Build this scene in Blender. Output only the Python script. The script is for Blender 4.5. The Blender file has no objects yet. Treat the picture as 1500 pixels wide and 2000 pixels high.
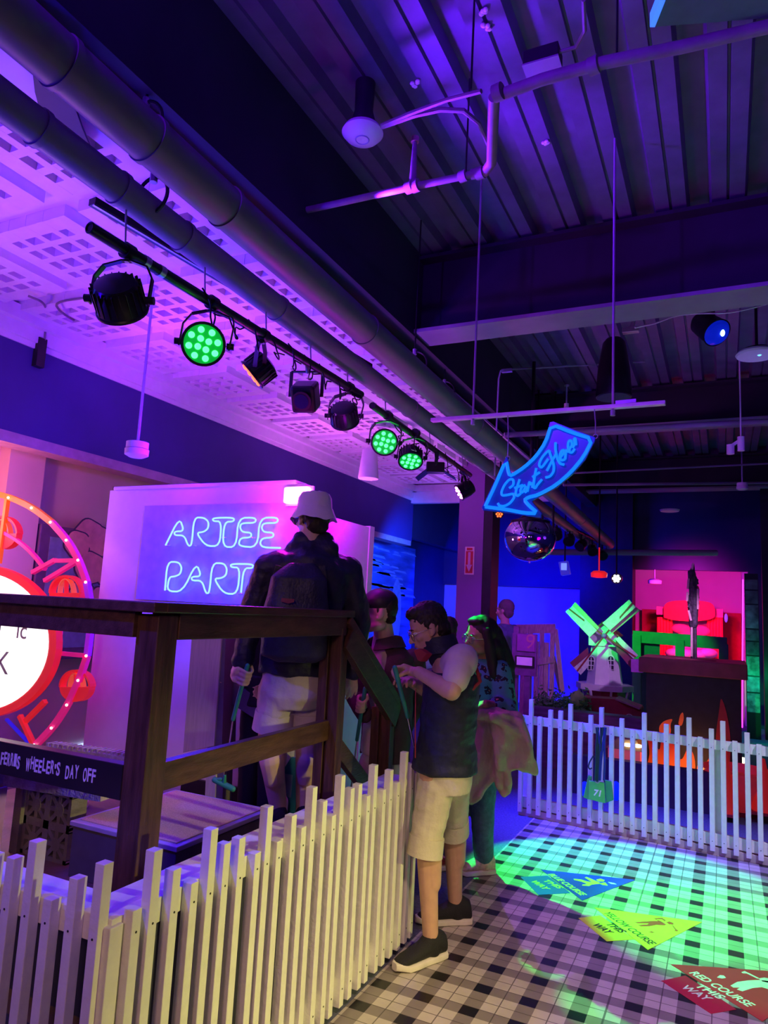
import bpy, math, random
from mathutils import Vector, Matrix, noise
import numpy as np
random.seed(7)
SC = bpy.context.scene
COL = SC.collection
V = Vector
PI = math.pi

# ---------------------------------------------------------------- camera
F_PX, PITCH, ROLL, YAW, HCAM = 1374.62, .136656, .0522185, -.452782, 1.68
_cp, _sp, _cy, _sy = math.cos(PITCH), math.sin(PITCH), math.cos(YAW), math.sin(YAW)
FWD = V((_sy*_cp, _cy*_cp, _sp)); _r = V((_cy, -_sy, 0)); _u = _r.cross(FWD)
RGT = _r*math.cos(ROLL)+_u*math.sin(ROLL); UPV = -_r*math.sin(ROLL)+_u*math.cos(ROLL)
CAM = V((0, 0, HCAM))
cd = bpy.data.cameras.new('camera'); cam = bpy.data.objects.new('camera', cd); COL.objects.link(cam)
cd.sensor_fit = 'VERTICAL'; cd.sensor_height = 24; cd.lens = F_PX/2000*24; cd.clip_start = .05; cd.clip_end = 100
M = Matrix((RGT, UPV, -FWD)).transposed().to_4x4(); M.translation = CAM
cam.matrix_world = M
SC.camera = cam

def ray(px, py): return FWD+RGT*((px-750)/F_PX)-UPV*((py-1000)/F_PX)
def D(px, py, d): return CAM+ray(px, py)*d            # measured point at a distance in front of the camera
def UX(px, py, x): r = ray(px, py); return CAM+r*(x/r.x)
def UY(px, py, y): r = ray(px, py); return CAM+r*(y/r.y)
def UZ(px, py, z): r = ray(px, py); return CAM+r*((z-HCAM)/r.z)

# ---------------------------------------------------------------- world, view, light
SC.view_settings.view_transform = 'Standard'; SC.view_settings.look = 'None'
SC.view_settings.exposure = 0.0; SC.view_settings.gamma = 1; SC.view_settings.use_curve_mapping = False
w = bpy.data.worlds.new('world'); SC.world = w; w.use_nodes = True
w.node_tree.nodes['Background'].inputs[0].default_value = (.09, .015, .45, 1)
w.node_tree.nodes['Background'].inputs[1].default_value = .055

def spot(name, loc, tgt, col, power, angle, blend=.5, size=.05):
    l = bpy.data.lights.new(name, 'SPOT'); l.color = col; l.energy = power
    l.spot_size = math.radians(angle); l.spot_blend = blend; l.shadow_soft_size = size
    o = bpy.data.objects.new(name, l); COL.objects.link(o); o.location = loc
    o.rotation_euler = (V(tgt)-V(loc)).to_track_quat('-Z', 'Y').to_euler()
    return o
def area(name, loc, tgt, col, power, sx, sy):
    l = bpy.data.lights.new(name, 'AREA'); l.shape = 'RECTANGLE'; l.size = sx; l.size_y = sy; l.color = col; l.energy = power
    o = bpy.data.objects.new(name, l); COL.objects.link(o); o.location = loc
    o.rotation_euler = (V(tgt)-V(loc)).to_track_quat('-Z', 'Y').to_euler()
    return o
def point(name, loc, col, power, size=.05):
    l = bpy.data.lights.new(name, 'POINT'); l.color = col; l.energy = power; l.shadow_soft_size = size
    o = bpy.data.objects.new(name, l); COL.objects.link(o); o.location = loc
    return o
BLUE = (.03, .01, 1); VIO = (.30, .04, 1); PURP = (.55, .12, 1); GREEN = (0, 1, .10); MAUVE = (1, .58, .66); YEL = (1, .80, .30)
# near room: warm spot from the right on the picket fence, mauve house light behind the viewer
spot('warm_spot', (2.7, 2.2, 2.0), (-1.5, 2.5, .25), (1, .92, .20), 560, 38, 1, .06)
spot('tan_spot', (.9, .4, 4.2), (-.35, 2.9, 0), (1, .64, .44), 620, 40, 1, .12)
spot('blue_top_spot', (-2.7, .6, 3.3), (-1.75, 2.3, .9), (.02, .0, 1), 320, 44, .9, .05)
spot('mauve_house_light', (-.3, -1.4, 2.7), (-1.9, 2.6, .8), (1, .52, .44), 130, 66, 1, .35)
# green stage cans onto the floor
spot('green_can_beam', (-2.25, 4.85, 2.9), (-.70, 5.02, 0), GREEN, 1500, 33, .22, .02)
spot('green_can_beam', (-2.3, 5.5, 2.9), (.10, 4.62, 0), GREEN, 1500, 25, .4, .02)
spot('green_can_beam', (-2.2, 4.9, 2.9), (-.80, 3.74, 0), GREEN, 600, 5, .6, .01)
spot('green_can_beam', (-2.2, 4.9, 2.9), (-.45, 3.47, 0), GREEN, 900, 8, .7, .01)
spot('green_can_rim', (-2.25, 5.0, 2.95), (-1.5, 4.2, 1.95), GREEN, 110, 17, .5, .02)
spot('violet_can_beam', (-2.2, 6.3, 2.95), (-.6, 3.75, 0), (.30, .06, 1), 260, 26, .6, .03)
spot('blue_can_beam', (-2.2, 5.9, 3.0), (-1.0, 6.2, 0), (.03, .02, 1), 1500, 48, .9, .04)
spot('white_can_beam', (1.6, 4.0, 3.8), (.2, 5.5, .2), (.62, .55, 1), 650, 42, 1, .06)
# white waffle ceiling lit from below by unseen uplights
spot('blue_uplight', (-3.4, .9, 2.2), (-3.1, 1.5, 3.7), (.04, .0, 1), 200, 140, .9, .1)
spot('coral_uplight', (-3.4, 1.5, 2.5), (-3.5, 2.2, 3.7), (1, .20, .16), 26, 120, .9, .1)
spot('violet_uplight', (-3.6, 3.6, 2.5), (-3.3, 4.6, 3.7), (.45, .05, 1), 95, 150, .9, .1)
spot('blue_uplight', (-3.0, 2.2, 2.6), (-2.8, 2.6, 3.7), (.03, .0, 1), 60, 140, .9, .1)
spot('pink_uplight', (-3.9, 6.5, 2.2), (-3.2, 6.8, 3.7), (.80, .13, 1), 120, 150, .9, .1)
spot('pink_uplight', (-3.6, 9.6, 2.2), (-3.2, 9.2, 3.7), (.50, .12, 1), 70, 150, .9, .1)
area('pipe_blue', (-3.0, 3.2, 2.95), (-2.2, 3.2, 3.5), (.03, .04, 1), 14, 3.0, .2)
# steel deck above
spot('deck_violet', (-1.75, .4, 3.75), (.3, 2.0, 4.5), (.15, .005, 1), 300, 150, .9, .05)
spot('deck_violet', (-1.7, 3.2, 3.85), (.3, 3.2, 4.5), (.15, .01, 1), 220, 120, .9, .05)
spot('deck_fill', (.8, 1.0, 2.0), (.4, 2.4, 4.5), (.30, .06, 1), 30, 90, .9, .3)
spot('deck_violet', (.5, 7.0, 2.6), (-.5, 7.4, 4.5), (.20, .03, .8), 36, 150, .9, .3)
spot('beam_violet', (-.5, 3.4, 2.6), (-.9, 5.0, 3.8), (.42, .06, 1), 9, 100, .9, .2)
# left wall and recess
point('pink_recess', (-4.75, 3.0, 2.2), (1, .22, .42), 26, .2)
spot('pink_wash', (-3.6, 1.0, 2.5), (-5.2, 3.2, 2.3), (1, .35, .50), 90, 72, .8, .1)
spot('blue_wall_wash', (-3.0, 3.2, 2.5), (-4.6, 5.0, 3.1), (.06, .0, 1), 60, 150, .9, .1)
spot('blue_mural', (-3.4, 9.2, 2.6), (-5.3, 11.2, 1.9), (.01, .10, 1), 420, 100, .8, .1)
# panels
spot('panel_violet', (-2.9, 1.4, 2.9), (-3.3, 3.6, 1.5), (.36, .07, 1), 16, 90, .9, .1)
area('neon_cast', UY(430, 1080, 3.36), UY(430, 1080, 3.6), (0, 0, 1), 42, .72, .42)
# column
spot('column_violet', (-1.2, 6.9, 2.4), (-2.9, 9.1, 1.8), (.28, .0, .8), 110, 60, .9, .1)
# far room
area('far_blue', (-3.4, 12.2, 2.6), (-3.4, 14, 1.2), (0, 0, 1), 190, 1.6, .4)
spot('far_pink', (-.6, 13.0, 2.35), (-.55, 15.4, 2.1), (.75, .012, .42), 210, 110, .9, .1)
spot('far_red', (-.55, 12.3, 2.2), (-.5, 14.4, 1.1), (1, .01, .04), 300, 60, .8, .1)
spot('windmill_green', (-2.6, 7.4, 3.0), (-1.60, 9.4, 1.95), (0, 1, .10), 950, 21, .4, .02)
spot('windmill_lilac', (.3, 7.0, 2.2), (-1.4, 9.6, 1.0), (.65, .30, 1), 170, 34, .8, .05)
spot('planter_green', (-1.7, 7.6, 2.4), (-1.72, 8.7, .85), (0, 1, .12), 420, 22, .8, .03)
spot('marker_violet', (-1.2, 6.9, 2.2), (-2.2, 8.5, .95), (.45, .02, 1), 70, 32, .9, .03)
point('fire_glow', (-.3, 7.6, .30), (1, .36, .08), 6, .06)
spot('prop_red', (.2, 8.8, 2.3), (-.3, 8.1, 1.2), (1, .05, .25), 9, 90, .9, .1)
point('far_green', (.5, 12.0, .9), (0, 1, .4), 10, .1)

# ---------------------------------------------------------------- materials
MATS = {}
def mat(name, col, rough=.6, metal=0, var=.12, scale=14, bump=0, bscale=60, emit=None, es=1.0, spec=.4, stretch=None, alpha=None):
    if name in MATS: return MATS[name]
    m = bpy.data.materials.new(name); m.use_nodes = True; n = m.node_tree.nodes; L = m.node_tree.links
    b = n['Principled BSDF']; b.inputs['Roughness'].default_value = rough; b.inputs['Metallic'].default_value = metal
    b.inputs['Specular IOR Level'].default_value = spec
    tc = n.new('ShaderNodeTexCoord'); src = tc.outputs['Object']
    if stretch:
        mp = n.new('ShaderNodeMapping'); mp.inputs['Scale'].default_value = stretch; L.new(src, mp.inputs[0]); src = mp.outputs[0]
    nz = n.new('ShaderNodeTexNoise'); nz.inputs['Scale'].default_value = scale; nz.inputs['Detail'].default_value = 5; L.new(src, nz.inputs['Vector'])
    rp = n.new('ShaderNodeValToRGB'); L.new(nz.outputs[0], rp.inputs[0])
    rp.color_ramp.elements[0].position = .3; rp.color_ramp.elements[1].position = .72
    rp.color_ramp.elements[0].color = (*[c*(1-var) for c in col], 1); rp.color_ramp.elements[1].color = (*[min(1, c*(1+var)) for c in col], 1)
    L.new(rp.outputs[0], b.inputs['Base Color'])
    if bump:
        n2 = n.new('ShaderNodeTexNoise'); n2.inputs['Scale'].default_value = bscale; L.new(src, n2.inputs['Vector'])
        bp = n.new('ShaderNodeBump'); bp.inputs['Strength'].default_value = bump; bp.inputs['Distance'].default_value = .01
        L.new(n2.outputs[0], bp.inputs['Height']); L.new(bp.outputs[0], b.inputs['Normal'])
    if emit:
        b.inputs['Emission Color'].default_value = (*emit, 1); b.inputs['Emission Strength'].default_value = es
    if alpha is not None:
        b.inputs['Transmission Weight'].default_value = alpha; b.inputs['IOR'].default_value = 1.05
    MATS[name] = m
    return m
def emis(name, col, s):
    if name in MATS: return MATS[name]
    m = bpy.data.materials.new(name); m.use_nodes = True; n = m.node_tree.nodes; L = m.node_tree.links
    b = n['Principled BSDF']; b.inputs['Base Color'].default_value = (*[c*.5 for c in col], 1)
    b.inputs['Emission Color'].default_value = (*col, 1); b.inputs['Emission Strength'].default_value = s
    MATS[name] = m
    return m
m_fence = mat('white_fence_paint', (.78, .76, .74), .5, var=.05, scale=22, bump=.15)
m_black = mat('black_paint', (.018, .018, .022), .5, var=.2)
m_blackmetal = mat('black_metal', (.02, .02, .022), .35, .3, var=.2)
m_steel = mat('zinc_steel', (.55, .55, .58), .35, .8)
m_pipe = mat('grey_duct_paint', (.20, .19, .20), .45, var=.1, scale=5)
m_sprink = mat('dusty_pipe_paint', (.24, .20, .22), .6, var=.15)
m_white = mat('white_plastic', (.8, .8, .8), .4, var=.03)
m_brown = mat('dark_stained_wood', (.085, .04, .026), .38, var=.45, scale=7, bump=.25, bscale=30, stretch=(6, 6, .8))
m_brownh = mat('dark_stained_rail', (.085, .04, .026), .35, var=.4, scale=7, bump=.2, bscale=30, stretch=(5, 1, 5))
m_deckwood = mat('worn_deck_board', (.22, .13, .10), .55, var=.3, scale=6, bump=.2)
m_wallwhite = mat('white_panel_board', (.80, .77, .80), .5, var=.03)
m_hole = mat('pink_lit_infill', (.32, .19, .17), .8, var=.25)  # dark pink stands for the tinted light inside the ceiling holes
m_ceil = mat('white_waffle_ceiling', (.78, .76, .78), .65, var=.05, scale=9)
m_navy = mat('navy_wall_paint', (.05, .035, .20), .6, var=.08, scale=3)
m_navy2 = mat('deep_navy_paint', (.035, .035, .09), .6, var=.1, scale=3)
m_pinkwall = mat('cream_plaster_wall', (.75, .55, .52), .7, var=.05, scale=3)
m_deckst = mat('steel_deck', (.17, .13, .24), .5, .2, var=.15, scale=6)
m_beam = mat('dark_beam_paint', (.026, .020, .036), .6, var=.15, scale=4)
m_flange = mat('beam_flange_paint', (.30, .27, .33), .6, var=.1, scale=5)
m_side = mat('dark_soffit', (.035, .035, .05), .7, var=.35, scale=1.2)
m_carpet = mat('dark_blue_carpet', (.12, .13, .22), .95, var=.25, scale=60, bump=.4, bscale=300)

# ---------------------------------------------------------------- mesh tools
def frame(ax):
    ax = V(ax).normalized(); t = V((0, 0, 1)) if abs(ax.z) < .9 else V((1, 0, 0))
    a = t.cross(ax).normalized(); return a, ax.cross(a).normalized(), ax
class MB:
    def __init__(s): s.v = []; s.f = []
    def add(s, vs, fs):
        o = len(s.v); s.v += [tuple(p) for p in vs]; s.f += [tuple(i+o for i in f) for f in fs]; return s
    def box(s, c, sz, ax=None):
        X, Y, Z = ax if ax else (V((1, 0, 0)), V((0, 1, 0)), V((0, 0, 1)))
        c = V(c); h = [a/2 for a in sz]; vs = []
        for i in (-1, 1):
            for j in (-1, 1):
                for k in (-1, 1): vs.append(c+X*(i*h[0])+Y*(j*h[1])+Z*(k*h[2]))
        return s.add(vs, [(0, 1, 3, 2), (4, 6, 7, 5), (0, 4, 5, 1), (2, 3, 7, 6), (0, 2, 6, 4), (1, 5, 7, 3)])
    def b2(s, a, b):
        return s.box([(a[i]+b[i])/2 for i in range(3)], [abs(a[i]-b[i]) for i in range(3)])
    def bar(s, p, q, w_, h_, up=(0, 0, 1)):
        p, q = V(p), V(q); d = (q-p); n = d.normalized(); sd = n.cross(V(up))
        if sd.length < 1e-4: sd = n.cross(V((0, 1, 0)))
        sd.normalize(); u = sd.cross(n).normalized()
        return s.box((p+q)/2, (d.length, w_, h_), (n, sd, u))
    def cone(s, p, q, r0, r1, n=16, caps=True):
        p, q = V(p), V(q); a, b, _ = frame(q-p); vs = []
        for c, r in ((p, r0), (q, r1)):
            for i in range(n):
                t = 2*PI*i/n; vs.append(c+a*(r*math.cos(t))+b*(r*math.sin(t)))
        fs = [(i, (i+1) % n, n+(i+1) % n, n+i) for i in range(n)]
        if caps: fs += [tuple(range(n-1, -1, -1)), tuple(range(n, 2*n))]
        return s.add(vs, fs)
    def cyl(s, p, q, r, n=16): return s.cone(p, q, r, r, n)
    def cap(s, p, q, r0, r1, n=14, m=4):
        p, q = V(p), V(q); a, b, ax = frame(q-p if (q-p).length > 1e-6 else V((0, 0, 1)))
        rings = []
        for j in range(m): t = PI/2*(j/m); rings.append((p-ax*(r0*math.cos(t)), r0*math.sin(t)) if j else None)
        rings = [x for x in rings if x]+[(p, r0), (q, r1)]
        for j in range(1, m): t = PI/2*(j/m); rings.append((q+ax*(r1*math.sin(t)), r1*math.cos(t)))
        vs = [p-ax*r0]
        for c, r in rings:
            for i in range(n): t = 2*PI*i/n; vs.append(c+a*(r*math.cos(t))+b*(r*math.sin(t)))
        vs.append(q+ax*r1); k = len(rings); fs = [(0, 1+(i+1) % n, 1+i) for i in range(n)]
        for j in range(k-1):
            for i in range(n): fs.append((1+j*n+i, 1+j*n+(i+1) % n, 1+(j+1)*n+(i+1) % n, 1+(j+1)*n+i))
        e = len(vs)-1; fs += [(e, 1+(k-1)*n+i, 1+(k-1)*n+(i+1) % n) for i in range(n)]
        return s.add(vs, fs)
    def ell(s, c, r, ax=None, n=18, m=11):
        X, Y, Z = ax if ax else (V((1, 0, 0)), V((0, 1, 0)), V((0, 0, 1)))
        c = V(c); vs = [c-Z*r[2]]
        for j in range(1, m):
            t = PI*j/m
            for i in range(n):
                u = 2*PI*i/n; vs.append(c+X*(r[0]*math.sin(t)*math.cos(u))+Y*(r[1]*math.sin(t)*math.sin(u))-Z*(r[2]*math.cos(t)))
        vs.append(c+Z*r[2]); fs = [(0, 1+(i+1) % n, 1+i) for i in range(n)]
        for j in range(m-2):
            for i in range(n): fs.append((1+j*n+i, 1+j*n+(i+1) % n, 1+(j+1)*n+(i+1) % n, 1+(j+1)*n+i))
        e = len(vs)-1; fs += [(e, 1+(m-2)*n+i, 1+(m-2)*n+(i+1) % n) for i in range(n)]
        return s.add(vs, fs)
    def lathe(s, prof, c, ax=(0, 0, 1), n=24):
        a, b, z = frame(ax); c = V(c); vs = []
        for r, h in prof:
            for i in range(n): t = 2*PI*i/n; vs.append(c+a*(r*math.cos(t))+b*(r*math.sin(t))+z*h)
        k = len(prof); fs = []
        for j in range(k-1):
            for i in range(n): fs.append((j*n+i, j*n+(i+1) % n, (j+1)*n+(i+1) % n, (j+1)*n+i))
        fs += [tuple(range(n-1, -1, -1)), tuple(range((k-1)*n, k*n))]
        return s.add(vs, fs)
    def tube(s, pts, r, n=8, closed=False):
        pts = [V(p) for p in pts]; k = len(pts); vs = []
        a = None
        for j in range(k):
            if closed: t = pts[(j+1) % k]-pts[j-1]
            else: t = pts[min(j+1, k-1)]-pts[max(j-1, 0)]
            t.normalize()
            if a is None: a, b, _ = frame(t)
            else:
                a = (a-t*a.dot(t)).normalized(); b = t.cross(a)
            rr = r[j] if isinstance(r, (list, tuple)) else r
            for i in range(n): u = 2*PI*i/n; vs.append(pts[j]+a*(rr*math.cos(u))+b*(rr*math.sin(u)))
        fs = []
        for j in range(k if closed else k-1):
            for i in range(n): fs.append((j*n+i, j*n+(i+1) % n, ((j+1) % k)*n+(i+1) % n, ((j+1) % k)*n+i))
        if not closed: fs += [tuple(range(n-1, -1, -1)), tuple(range((k-1)*n, k*n))]
        return s.add(vs, fs)
    def loft(s, rings, n=24, p=2.0):
        vs = []
        for c, rx, ry, ax, ay in rings:
            for i in range(n):
                t = 2*PI*i/n; ct, st = math.cos(t), math.sin(t)
                vs.append(V(c)+ax*(rx*math.copysign(abs(ct)**(2/p), ct))+ay*(ry*math.copysign(abs(st)**(2/p), st)))
        k = len(rings); fs = []
        for j in range(k-1):
            for i in range(n): fs.append((j*n+i, j*n+(i+1) % n, (j+1)*n+(i+1) % n, (j+1)*n+i))
        fs += [tuple(range(n-1, -1, -1)), tuple(range((k-1)*n, k*n))]
        return s.add(vs, fs)
    def prism(s, poly, nrm):
        """poly: 3-D points of a planar outline, extruded by vector nrm"""
        n = len(poly); nrm = V(nrm); vs = [V(p) for p in poly]+[V(p)+nrm for p in poly]
        return s.add(vs, [tuple(range(n-1, -1, -1)), tuple(range(n, 2*n))]+[(i, (i+1) % n, n+(i+1) % n, n+i) for i in range(n)])
    def torus(s, c, ax, R, r, n=40, m=8, a0=0, a1=2*PI):
        a, b, z = frame(ax); full = abs(a1-a0-2*PI) < 1e-6
        pts = [V(c)+a*(R*math.cos(a0+(a1-a0)*i/n))+b*(R*math.sin(a0+(a1-a0)*i/n)) for i in range(n if full else n+1)]
        return s.tube(pts, r, m, full)
    def build(s, name, m, parent=None, smooth=False, bevel=0):
        return mk(name, s.v, s.f, m, parent, smooth, bevel)
ORG = {}
def mk(name, vs, fs, m, parent=None, smooth=False, bevel=0):
    me = bpy.data.meshes.new(name)
    if parent is not None: org = ORG[parent.name]
    else:
        xs = [p[0] for p in vs]; ys = [p[1] for p in vs]; zs = [p[2] for p in vs]
        org = V(((min(xs)+max(xs))/2, (min(ys)+max(ys))/2, min(zs)))
    me.from_pydata([(p[0]-org[0], p[1]-org[1], p[2]-org[2]) for p in vs], [], fs); me.update()
    return finish(name, me, m, parent, smooth, bevel, org)
def finish(name, me, m, parent, smooth, bevel, org):
    o = bpy.data.objects.new(name, me); COL.objects.link(o)
    if parent is not None: o.parent = parent; ORG[o.name] = org
    else: o.location = org; ORG[o.name] = org
    for mm in (m if isinstance(m, (list, tuple)) else [m]): me.materials.append(mm)
    if smooth:
        me.polygons.foreach_set('use_smooth', [True]*len(me.polygons))
        try: me.set_sharp_from_angle(angle=math.radians(38))
        except Exception: pass
    if bevel:
        b = o.modifiers.new('bevel', 'BEVEL'); b.width = bevel; b.segments = 2; b.limit_method = 'ANGLE'
    return o
def tag(o, label, cat, group=None):
    o['label'] = label; o['category'] = cat
    if group: o['group'] = group
    return o
def thing(name, label, cat, loc, group=None):
    o = bpy.data.objects.new(name, None); COL.objects.link(o); o.location = loc; o.empty_display_size = .1
    ORG[o.name] = V(loc); return tag(o, label, cat, group)
def struct(o): o['kind'] = 'structure'; return o
def text(name, s, size, org, ax, ay, m, parent=None, depth=.002, align='LEFT', shear=0, bold=0):
    cu = bpy.data.curves.new(name, 'FONT'); cu.body = s; cu.size = size; cu.extrude = depth; cu.align_x = align; cu.shear = shear; cu.offset = bold
    t = bpy.data.objects.new(name+'_tmp', cu); COL.objects.link(t); dg = bpy.context.evaluated_depsgraph_get()
    me = bpy.data.meshes.new_from_object(t.evaluated_get(dg)); bpy.data.objects.remove(t); bpy.data.curves.remove(cu)
    ax, ay = V(ax).normalized(), V(ay).normalized(); az = ax.cross(ay)
    vs = [V(org)+ax*v.co.x+ay*v.co.y+az*v.co.z for v in me.vertices]; fs = [tuple(p.vertices) for p in me.polygons]
    return mk(name, vs, fs, m, parent)
def copy_tree(o, parent=None):
    c = o.copy(); COL.objects.link(c)
    if parent is not None: c.parent = parent
    for ch in list(o.children): copy_tree(ch, c)
    return c
# ================================================================ the room
def fl(name, x0, x1, y0, y1, m, z=0, t=.1):
    return struct(MB().b2((x0, y0, z-t), (x1, y1, z)).build(name, m))
# gingham floor
def gingham():
    m = bpy.data.materials.new('gingham_tile'); m.use_nodes = True; n = m.node_tree.nodes; L = m.node_tree.links; b = n['Principled BSDF']
    b.inputs['Roughness'].default_value = .32
    g = n.new('ShaderNodeNewGeometry'); s = n.new('ShaderNodeSeparateXYZ'); L.new(g.outputs['Position'], s.inputs[0])
    def mth(op, a, b_=None, c=None):
        k = n.new('ShaderNodeMath'); k.operation = op
        for i, v in enumerate((a, b_, c)):
            if v is None: continue
            if isinstance(v, (int, float)): k.inputs[i].default_value = v
            else: L.new(v, k.inputs[i])
        return k.outputs[0]
    def fr(out, off, per): # distance from stripe centre, 0..0.5
        u = mth('FRACT', mth('ADD', mth('DIVIDE', mth('SUBTRACT', out, off), per), 40.5)); return mth('ABSOLUTE', mth('SUBTRACT', u, .5))
    fx = fr(s.outputs[0], -1.4193, .2077); fy = fr(s.outputs[1], 3.1424, .2064)
    sx = mth('LESS_THAN', fx, 1/5.6); sy = mth('LESS_THAN', fy, 1/5.6); tot = mth('ADD', sx, sy)
    r = n.new('ShaderNodeValToRGB'); r.color_ramp.interpolation = 'CONSTANT'; e = r.color_ramp.elements
    e[0].position = 0; e[0].color = (.66, .60, .55, 1); e[1].position = .3; e[1].color = (.30, .26, .25, 1)
    k = e.new(.8); k.color = (.012, .012, .014, 1); L.new(mth('MULTIPLY', tot, .5), r.inputs[0])
    nz = n.new('ShaderNodeTexNoise'); nz.inputs['Scale'].default_value = 9; nz.inputs['Detail'].default_value = 6; L.new(g.outputs['Position'], nz.inputs['Vector'])
    mx = n.new('ShaderNodeMix'); mx.data_type = 'RGBA'; mx.blend_type = 'MULTIPLY'; mx.inputs[0].default_value = .35
    L.new(r.outputs[0], mx.inputs[6]); L.new(nz.outputs['Fac'], mx.inputs[7])
    gx = mth('GREATER_THAN', fx, .488); gy = mth('GREATER_THAN', fy, .488)
    g2 = mth('LESS_THAN', fr(s.outputs[1], 3.1424+.0344, .2064), .010)
    g3 = mth('LESS_THAN', fr(s.outputs[0], -1.4193+.1038+.2077*4, .2077*6), .0036)
    gg = mth('MAXIMUM', mth('MAXIMUM', gx, gy), mth('MAXIMUM', g2, g3))
    mx2 = n.new('ShaderNodeMix'); mx2.data_type = 'RGBA'; L.new(mth('MULTIPLY', gg, .75), mx2.inputs[0]); L.new(mx.outputs[2], mx2.inputs[6]); mx2.inputs[7].default_value = (.05, .04, .04, 1)
    L.new(mx2.outputs[2], b.inputs['Base Color']); return m
fl('floor', -1.47, 3.2, -1.6, 6.28, gingham())
fl('floor', -5.6, -1.47, -1.6, 6.28, m_carpet)
fl('floor', -5.6, 3.2, 6.28, 16, m_carpet)
# steel deck ceiling, ribs along y
def deck(y0, y1, x0, x1, z):
    mb = MB(); per = .352; x = x0
    while x < x1:
        # low flat (two pans with a groove), high recess
        prof = [(0, 0), (.088, 0), (.093, .02), (.103, .02), (.108, 0), (.196, 0), (.215, .075), (.333, .075), (.352, 0)]
        vs = []
        for a, h in prof: vs += [(x+a, y0, z+h), (x+a, y1, z+h)]
        mb.add(vs, [(2*i, 2*i+2, 2*i+3, 2*i+1) for i in range(len(prof)-1)]); x += per
    mb.b2((x0, y0, z+.09), (x, y1, z+.12))
    return struct(mb.build('ceiling', m_deckst))
deck(-1.6, 4.95, -2.15, 3.2, 4.5)
deck(4.95, 8.75, -2.15, 3.2, 4.5)
deck(8.75, 16, -2.15, 3.2, 4.5)
def ibeam(y, name, zb=3.82, fw=.30, x1=3.2):
    o = thing(name, '', '', (0.5, y, zb)); del o['label']; del o['category']; struct(o)
    MB().b2((-2.15, y-.02, zb+.03), (x1, y+.02, 4.47)).build('web', m_beam, o)
    MB().b2((-2.15, y-fw/2, zb), (x1, y+fw/2, zb+.028)).build('flange', m_flange, o)
    MB().b2((-2.15, y-fw/2+.03, 4.44), (x1, y+fw/2-.03, 4.468)).build('flange', m_beam, o)
    return o
ibeam(4.93, 'trim_1'); ibeam(8.75, 'trim_2', 3.98, .34); ibeam(12.6, 'trim_3', 3.9); 
# long dark soffit along the pipes
struct(MB().b2((-2.32, -1.6, 3.80), (-2.152, 16, 4.6)).build('wall_soffit', m_side))
# white waffle ceiling
def waffle():
    mb = MB(); hb = MB(); z = 3.69; x0, x1, y0, y1 = -4.6, -2.32, -1.6, 10.55
    mb.b2((x0, y0, z+.121), (x1, y1, z+.15)); mb.b2((x0, y0, z+.034), (x0+.05, y1, z+.0585)); mb.b2((x1-.15, y0, z+.0335), (x1, y1, z+.0575)); mb.b2((x0, y1-.25, z+.0325), (x1, y1, z+.0565))
    mod = .78; nh = 4; pit = .138; bw = .046
    ny = int((y1-y0)/mod)
    for i in range(3):
        for j in range(ny):
            bx = x0+.08+i*.76; by = y0+.10+j*mod; W = nh*pit+bw
            for k in range(nh+1):
                e = .03 if k in (0, nh) else 0
                mb.b2((bx+k*pit-e, by-.03, z-.03), (bx+k*pit+bw+e, by+W+.03, z+.12)); mb.b2((bx-.026, by+k*pit-e*.9, z-.0296), (bx+W+.026, by+k*pit+bw+e*.9, z+.1196))
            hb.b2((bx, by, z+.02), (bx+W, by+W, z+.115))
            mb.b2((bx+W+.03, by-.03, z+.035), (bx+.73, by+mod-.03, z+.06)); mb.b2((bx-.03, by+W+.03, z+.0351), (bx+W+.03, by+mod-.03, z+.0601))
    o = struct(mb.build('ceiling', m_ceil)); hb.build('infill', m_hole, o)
    return o
waffle()
# cornice and bulkhead on the left
struct(MB().b2((-4.75, -1.6, 2.80), (-4.6, 10.55, 3.86)).build('wall_bulkhead', m_navy))
c = MB(); c.b2((-4.6, -1.6, 3.60), (-4.50, 10.5, 3.70)); c.b2((-4.6, -1.6, 3.50), (-4.56, 10.5, 3.60)); c.b2((-4.6, -1.6, 3.46), (-4.585, 10.5, 3.50))
struct(c.build('trim_5', m_ceil))
c = MB(); c.b2((-4.6, 10.45, 3.42), (-2.32, 10.56, 3.86)); c.b2((-4.6, 10.38, 3.60), (-2.32, 10.45, 3.70)); struct(c.build('trim_6', m_ceil))
c = MB(); c.b2((-4.78, -1.6, 2.72), (-4.59, 10.5, 2.80)); struct(c.build('trim_7', mat('dusky_plaster_trim', (.42, .30, .34), .6)))
struct(MB().b2((-5.45, -1.6, 0), (-5.3, 9.2, 3.86)).build('wall_left', m_pinkwall))
struct(MB().b2((-5.45, 9.2, 0), (-5.3, 16, 3.86)).build('wall_left', m_navy2))
struct(MB().b2((-5.3, 3.7, 0), (-5.18, 4.03, 2.9)).build('trim_8', m_pinkwall))
struct(MB().b2((-5.3, -1.6, 2.86), (-4.75, 9.5, 2.9)).build('ceiling', m_pinkwall))
c = MB(); c.b2((-4.9, 10.56, 2.9), (-4.75, 16, 4.6)); struct(c.build('wall_upper_left', m_navy2))
struct(MB().b2((-4.75, 10.56, 4.3), (-2.32, 16, 4.4)).build('ceiling', m_navy2))
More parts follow.
